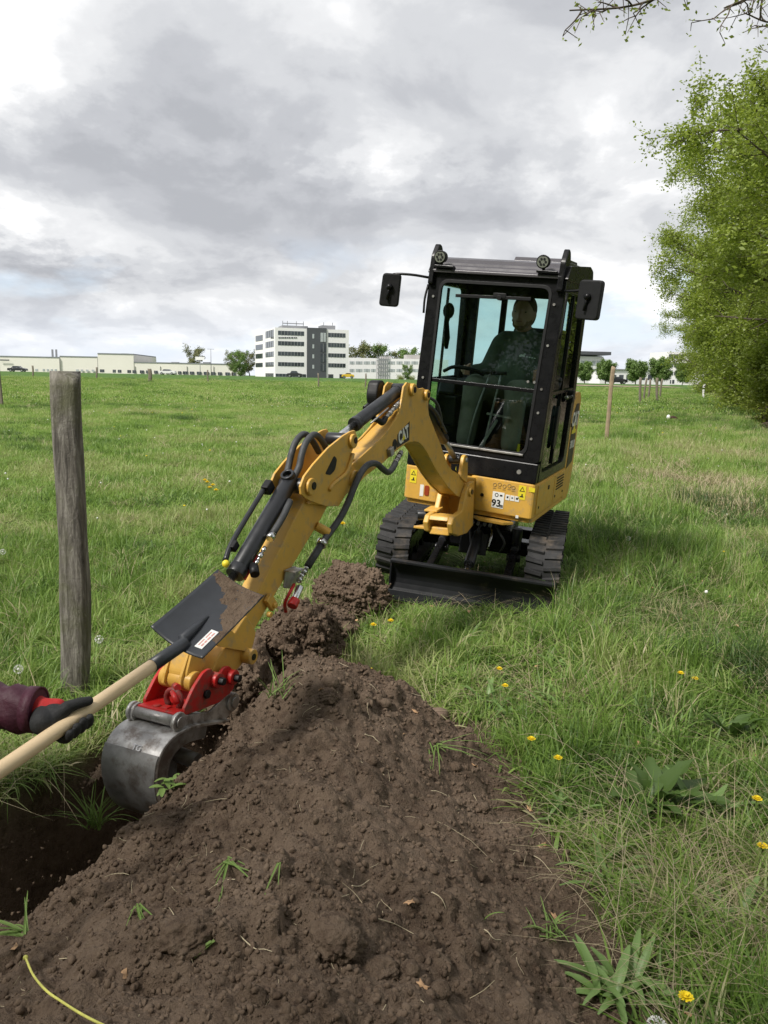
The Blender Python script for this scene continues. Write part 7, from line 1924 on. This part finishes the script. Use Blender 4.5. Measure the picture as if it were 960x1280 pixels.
x, y = gpt(915, 905, .08); rosette('dock_plant', x, y, 'paler dock plant half hidden in tall grass near the right edge', 'plant', 12, .20, .028, (.5, 1.4), .9, 'broad_leaf', 8, .005)
x, y = gpt(770, 1238, .0); rosette('plantain', x, y, 'light green plantain clump with long ribbed leaves at the bottom edge by the heap', 'plant', 34, .15, .0105, (.15, 1.15), .9, 'plantain_leaf', 6, .001, sp=.05)
x, y = gpt(650, 850, .03)
for k, (ox, oy) in enumerate(((-.3, .1), (.15, -.2), (-.1, -.4), (.2, .25))): rosette('weed_clump', x + ox, y + oy, ('leftmost leafy weed clump beyond the heap crest', 'leafy weed clump right of the heap by the flat dandelion', 'leafy weed clump touching the upper right rim of the heap', 'farthest leafy weed clump beyond the heap, toward the blade')[k], 'plant', 16, .13, .008, (.2, 1.0), 1.1, 'plantain_leaf', 20 + k, .001, 'weed clumps beyond the heap')
for k, (px, py, nl, ln_, wd_, lab) in enumerate(((610, 875, 18, .14, .009, 'pale leafy weeds just beyond the upper right rim of the heap'), (590, 800, 16, .13, .008, 'leafy weeds in the grass between heap crest and dozer blade'), (690, 880, 16, .14, .009, 'leafy weeds left of the dock plant by the flat dandelion'),
        (760, 1085, 16, .16, .008, 'narrow leaved green weeds between the straw and the plantain'), (900, 1130, 14, .15, .010, 'leafy weeds below the small dandelion near the right edge'), (700, 1010, 14, .12, .007, 'green weeds at the right rim of the heap by the white curled leaf'), (880, 1010, 16, .17, .012, 'leafy weeds right below the dock plant'))):
    x, y = gpt(px, py, .03); rosette('weed_clump', x, y, lab, 'plant', nl, ln_, wd_, (.3, 1.3), .9, 'plantain_leaf', 70 + k, .001, 'weed clumps beyond the heap', sp=.05)
# green turf tufts torn up with the soil
def tuft(x, y, label, n, Ln, Wd, seed, elr=(.4, 1.3), dz=0, azr=None, mat='torn_grass', droop=.8, name='grass_tuft', name_ok=True):
    r = rosette(name, x, y, label, 'grass tuft', n, Ln, Wd, elr, droop, mat if name_ok else mat, seed, 0, None, dz, azr, thin=Wd < .006, sp=.03 if n > 10 else .012)
    for ch in r.children: ch.name = 'blade'
    return r
def hpt(px, py):
    """where the sight line meets the heap or the ground"""
    d = bearing(px, py)
    t_ = np.arange(.8, 6, .004)[:, None]; p = np.array([0, 0, CAM_H]) + d * t_ / d[1]
    hit = p[:, 2] <= surf_z(p[:, 0], p[:, 1]); k = int(np.argmax(hit)) if hit.any() else len(p) - 1
    return float(p[k, 0]), float(p[k, 1])
x, y = hpt(118, 1030); tuft(x, y, 'tall fresh tuft of grass on the edge of the trench below the bucket', 40, .22, .0032, 1, (.5, 1.5), dz=-.01)
x, y = hpt(285, 1085); tuft(x, y, 'green torn blades hanging down the middle of the heap', 10, .14, .0022, 2, (-.55, .0), .012, (-2.1, -1.0), droop=.25)
x, y = hpt(170, 1140); tuft(x, y, 'thin green and dry blades stuck in the left part of the heap', 9, .14, .0018, 3, (-.55, .1), .012, (-2.2, -1.0), droop=.2)
x, y = hpt(350, 1085); tuft(x, y, 'single bent green blade right of the torn ones on the heap', 2, .12, .0022, 4, (-.5, -.2), .012, (-1.2, -.8), droop=.3)
x, y = hpt(545, 935); tuft(x, y, 'bundle of long green blades lying down the right slope of the heap', 14, .22, .003, 5, (-.05, .35), .012, (-1.2, -.5), droop=.5)
x, y = hpt(605, 1150); tuft(x, y, 'short curved green blade standing alone on the lower right of the heap', 1, .07, .004, 6, (.9, 1.1), 0, (.4, .8), droop=.9)
x, y = hpt(685, 1165); tuft(x, y, 'bright green sprig with leaves at the right foot of the heap', 26, .08, .003, 7, (.2, 1.2))
x, y = hpt(345, 870); tuft(x, y, 'green tuft growing behind the heap between coupler and crest', 18, .14, .003, 8, (.5, 1.4))
x, y = hpt(212, 985); tuft(x, y, 'light green leaf sprig in front of the bucket side', 14, .055, .0075, 9, (.2, 1.1), .01)
x, y = hpt(60, 960); tuft(x, y, 'overhanging grass fringe on the left bank of the trench', 40, .18, .003, 10, (.0, 1.2), 0, droop=1.6)
x, y = hpt(100, 915); tuft(x, y, 'pale grass fringe at the end of the trench under the glove', 40, .17, .003, 11, (.0, 1.2), 0, droop=1.6)
x, y = hpt(18, 985); tuft(x, y, 'grass fringe at the left edge of the picture above the trench', 36, .17, .003, 12, (.0, 1.2), 0, droop=1.6)
x, y = hpt(30, 1170); tuft(x, y, 'long pale blades at the foot of the heap in the left corner of the trench', 9, .17, .004, 13, (.1, .8), .0, (2.2, 4.0))
x, y = hpt(265, 1190); tuft(x, y, 'lone green blade below the matted lump on the heap', 2, .09, .0035, 14, (-.5, -.2), .008, (-2.0, -1.6), droop=.1)

# dead leaves one can point at
def dead_leaf(px, py, s, label, seed):
    x, y = hpt(px, py); r_ = random.Random(seed); n = 11
    V = [(0, 0, s * .10)]; ring = []
    for k in range(n):
        a = 2 * math.pi * k / n; q = s * (1.0 if k % 2 else .55) * r_.uniform(.8, 1.15) * (1 if abs(math.sin(a)) > .5 else .7)
        V.append((q * math.cos(a) * .65, q * math.sin(a), s * r_.uniform(-.1, .3)))
    Fq = [(0, 1 + k, 1 + (k + 1) % n) for k in range(n)]
    o = raw_mesh('dead_leaf', V, Fq, M('dry_leaf'), True); o.location = (x, y, float(surf_z(x, y)[0]) + s * .1); o.rotation_euler = (r_.uniform(.1, .5), r_.uniform(-.3, .3), r_.uniform(0, 6))
    sd = o.modifiers.new('t', 'SOLIDIFY'); sd.thickness = .0008
    tag(o, label, 'dead leaf')
for i, (px, py, s, lab) in enumerate(((513, 1133, .028, 'curled tan dead leaf in the lower middle of the heap'), (519, 892, .018, 'tan dead leaf high on the right slope of the heap'), (503, 918, .020, 'round brown dead leaf left of the lying grass bundle'), (593, 958, .018, 'small tan leaf above the green scrap at the right edge of the heap'),
                          (678, 1058, .022, 'pale tan dead leaf at the right foot of the heap'), (402, 866, .022, 'brown dead leaf near the crest of the heap'), (693, 1150, .026, 'brown leaf standing at the heap foot beside the green sprig'), (935, 1180, .04, 'large pale dead leaf in the grass at the right edge'),
                          (830, 1020, .035, 'orange brown leaf under the dock plant'), (715, 950, .028, 'pale torn leaf in the straw right of the heap'), (22, 930, .03, 'tan leaf on the grass bank at the left edge'), (528, 1234, .018, 'small pale leaf near the bottom of the heap'), (662, 1012, .02, 'white curled leaf where heap and grass meet'))):
    dead_leaf(px, py, s, lab, i)
# the yellow green stalk lying on the heap in the lower left corner
pts = []
for px, py in ((33, 1214), (42, 1232), (58, 1250), (78, 1265), (105, 1284), (140, 1300)):
    x, y = hpt(px, py); pts.append((x, y, float(surf_z(x, y)[0]) + .021))
mb = MB(); mb.tube(pts, .0025, 8, sub=5); mb.ball(pts[0], .006, 8, 6); o = mb.build('cut_stalk', M('yellow_twine')); tag(o, 'yellow green dandelion stalk lying on the soil in the lower left corner', 'stalk')
# dry twigs
for i, (a, b, lab) in enumerate((((468, 1152), (518, 1172), 'bent pale twig left of the curled tan leaf'), ((440, 1110), (462, 1102), 'short pale twig in the middle of the heap'), ((540, 1118), (558, 1140), 'thin slanting straw right of the curled leaf'), ((605, 1165), (626, 1178), 'short straw below the single green blade'),
                            ((667, 1072), (690, 1095), 'thin straw across the dark clod at the heap foot'), ((300, 1175), (340, 1196), 'thin straw below the matted lump'), ((456, 920), (476, 936), 'small forked root high on the heap'))):
    p = []
    for k in range(5):
        t_ = k / 4; x, y = hpt(a[0] + (b[0] - a[0]) * t_, a[1] + (b[1] - a[1]) * t_ + (4 * math.sin(t_ * 3.1) if i % 2 else -3 * math.sin(t_ * 3))); p.append((x, y, float(surf_z(x, y)[0]) + .006))
    mb = MB(); mb.tube(p, [.0016, .0008], 6, sub=3); o = mb.build('dry_twig', M('straw')); tag(o, lab, 'twig')
# matted lumps with roots on the heap face
for i, (px, py, s, lab) in enumerate(((235, 1165, .075, 'fuzzy pale brown sod lump in the lower left of the heap'), (420, 1170, .07, 'sod lump with hanging roots in the lower middle of the heap'), (470, 1215, .055, 'dark sod lump at the bottom of the heap'), (410, 870, .05, 'rounded sod lump on the crest of the heap'))):
    x, y = hpt(px, py); o = clod('sod_lump', (x, y, float(surf_z(x, y)[0]) - s * .15), (s, s * .8, s * .62), 61 + i, 5, .30, fine=.14); tag(o, lab, 'sod lump')
    rg2 = random.Random(i); rm = MB()
    for k in range(26):
        a = rg2.uniform(-2.6, -.5); q = Vector((math.cos(a) * s * .8, math.sin(a) * s * .7, rg2.uniform(-.1, .2) * s)); e = q + Vector((math.cos(a) * .015, math.sin(a) * .02, -rg2.uniform(.01, .035)))
        rm.tube([q, (q + e) / 2 + Vector((rg2.uniform(-.004, .004), 0, .003)), e], [.0011, .0006], 4)
    ro = rm.build('roots', pmat('root_brown%d' % i, (.16, .11, .075), .9), o); tag(ro, kind='stuff')
# straw bristles on the verge: arching dry stems over the right foreground
rg2 = np.random.default_rng(8)
mb = MB()
for k in range(80):
    if k < 55: x, y = rg2.normal(.88, .16), rg2.normal(2.2, .28)
    else: x, y = rg2.normal(1.25, .25), rg2.normal(2.0, .35)
    z = float(surf_z(x, y)[0]); a = rg2.normal(2.4, .9); Ln = rg2.uniform(.18, .42)
    p0 = Vector((x, y, z)); d = Vector((math.cos(a), math.sin(a), 0)); h_ = Ln * rg2.uniform(.25, .8)
    mb.tube([p0, p0 + d * Ln * .3 + Vector((0, 0, h_ * .7)), p0 + d * Ln * .7 + Vector((0, 0, h_)), p0 + d * Ln + Vector((0, 0, h_ * rg2.uniform(.6, 1)))], [.0013, .0006], 3, sub=2, caps=False)
o = mb.build('dry_stems', M('straw')); tag(o, kind='stuff')
print('done', len(bpy.data.objects))
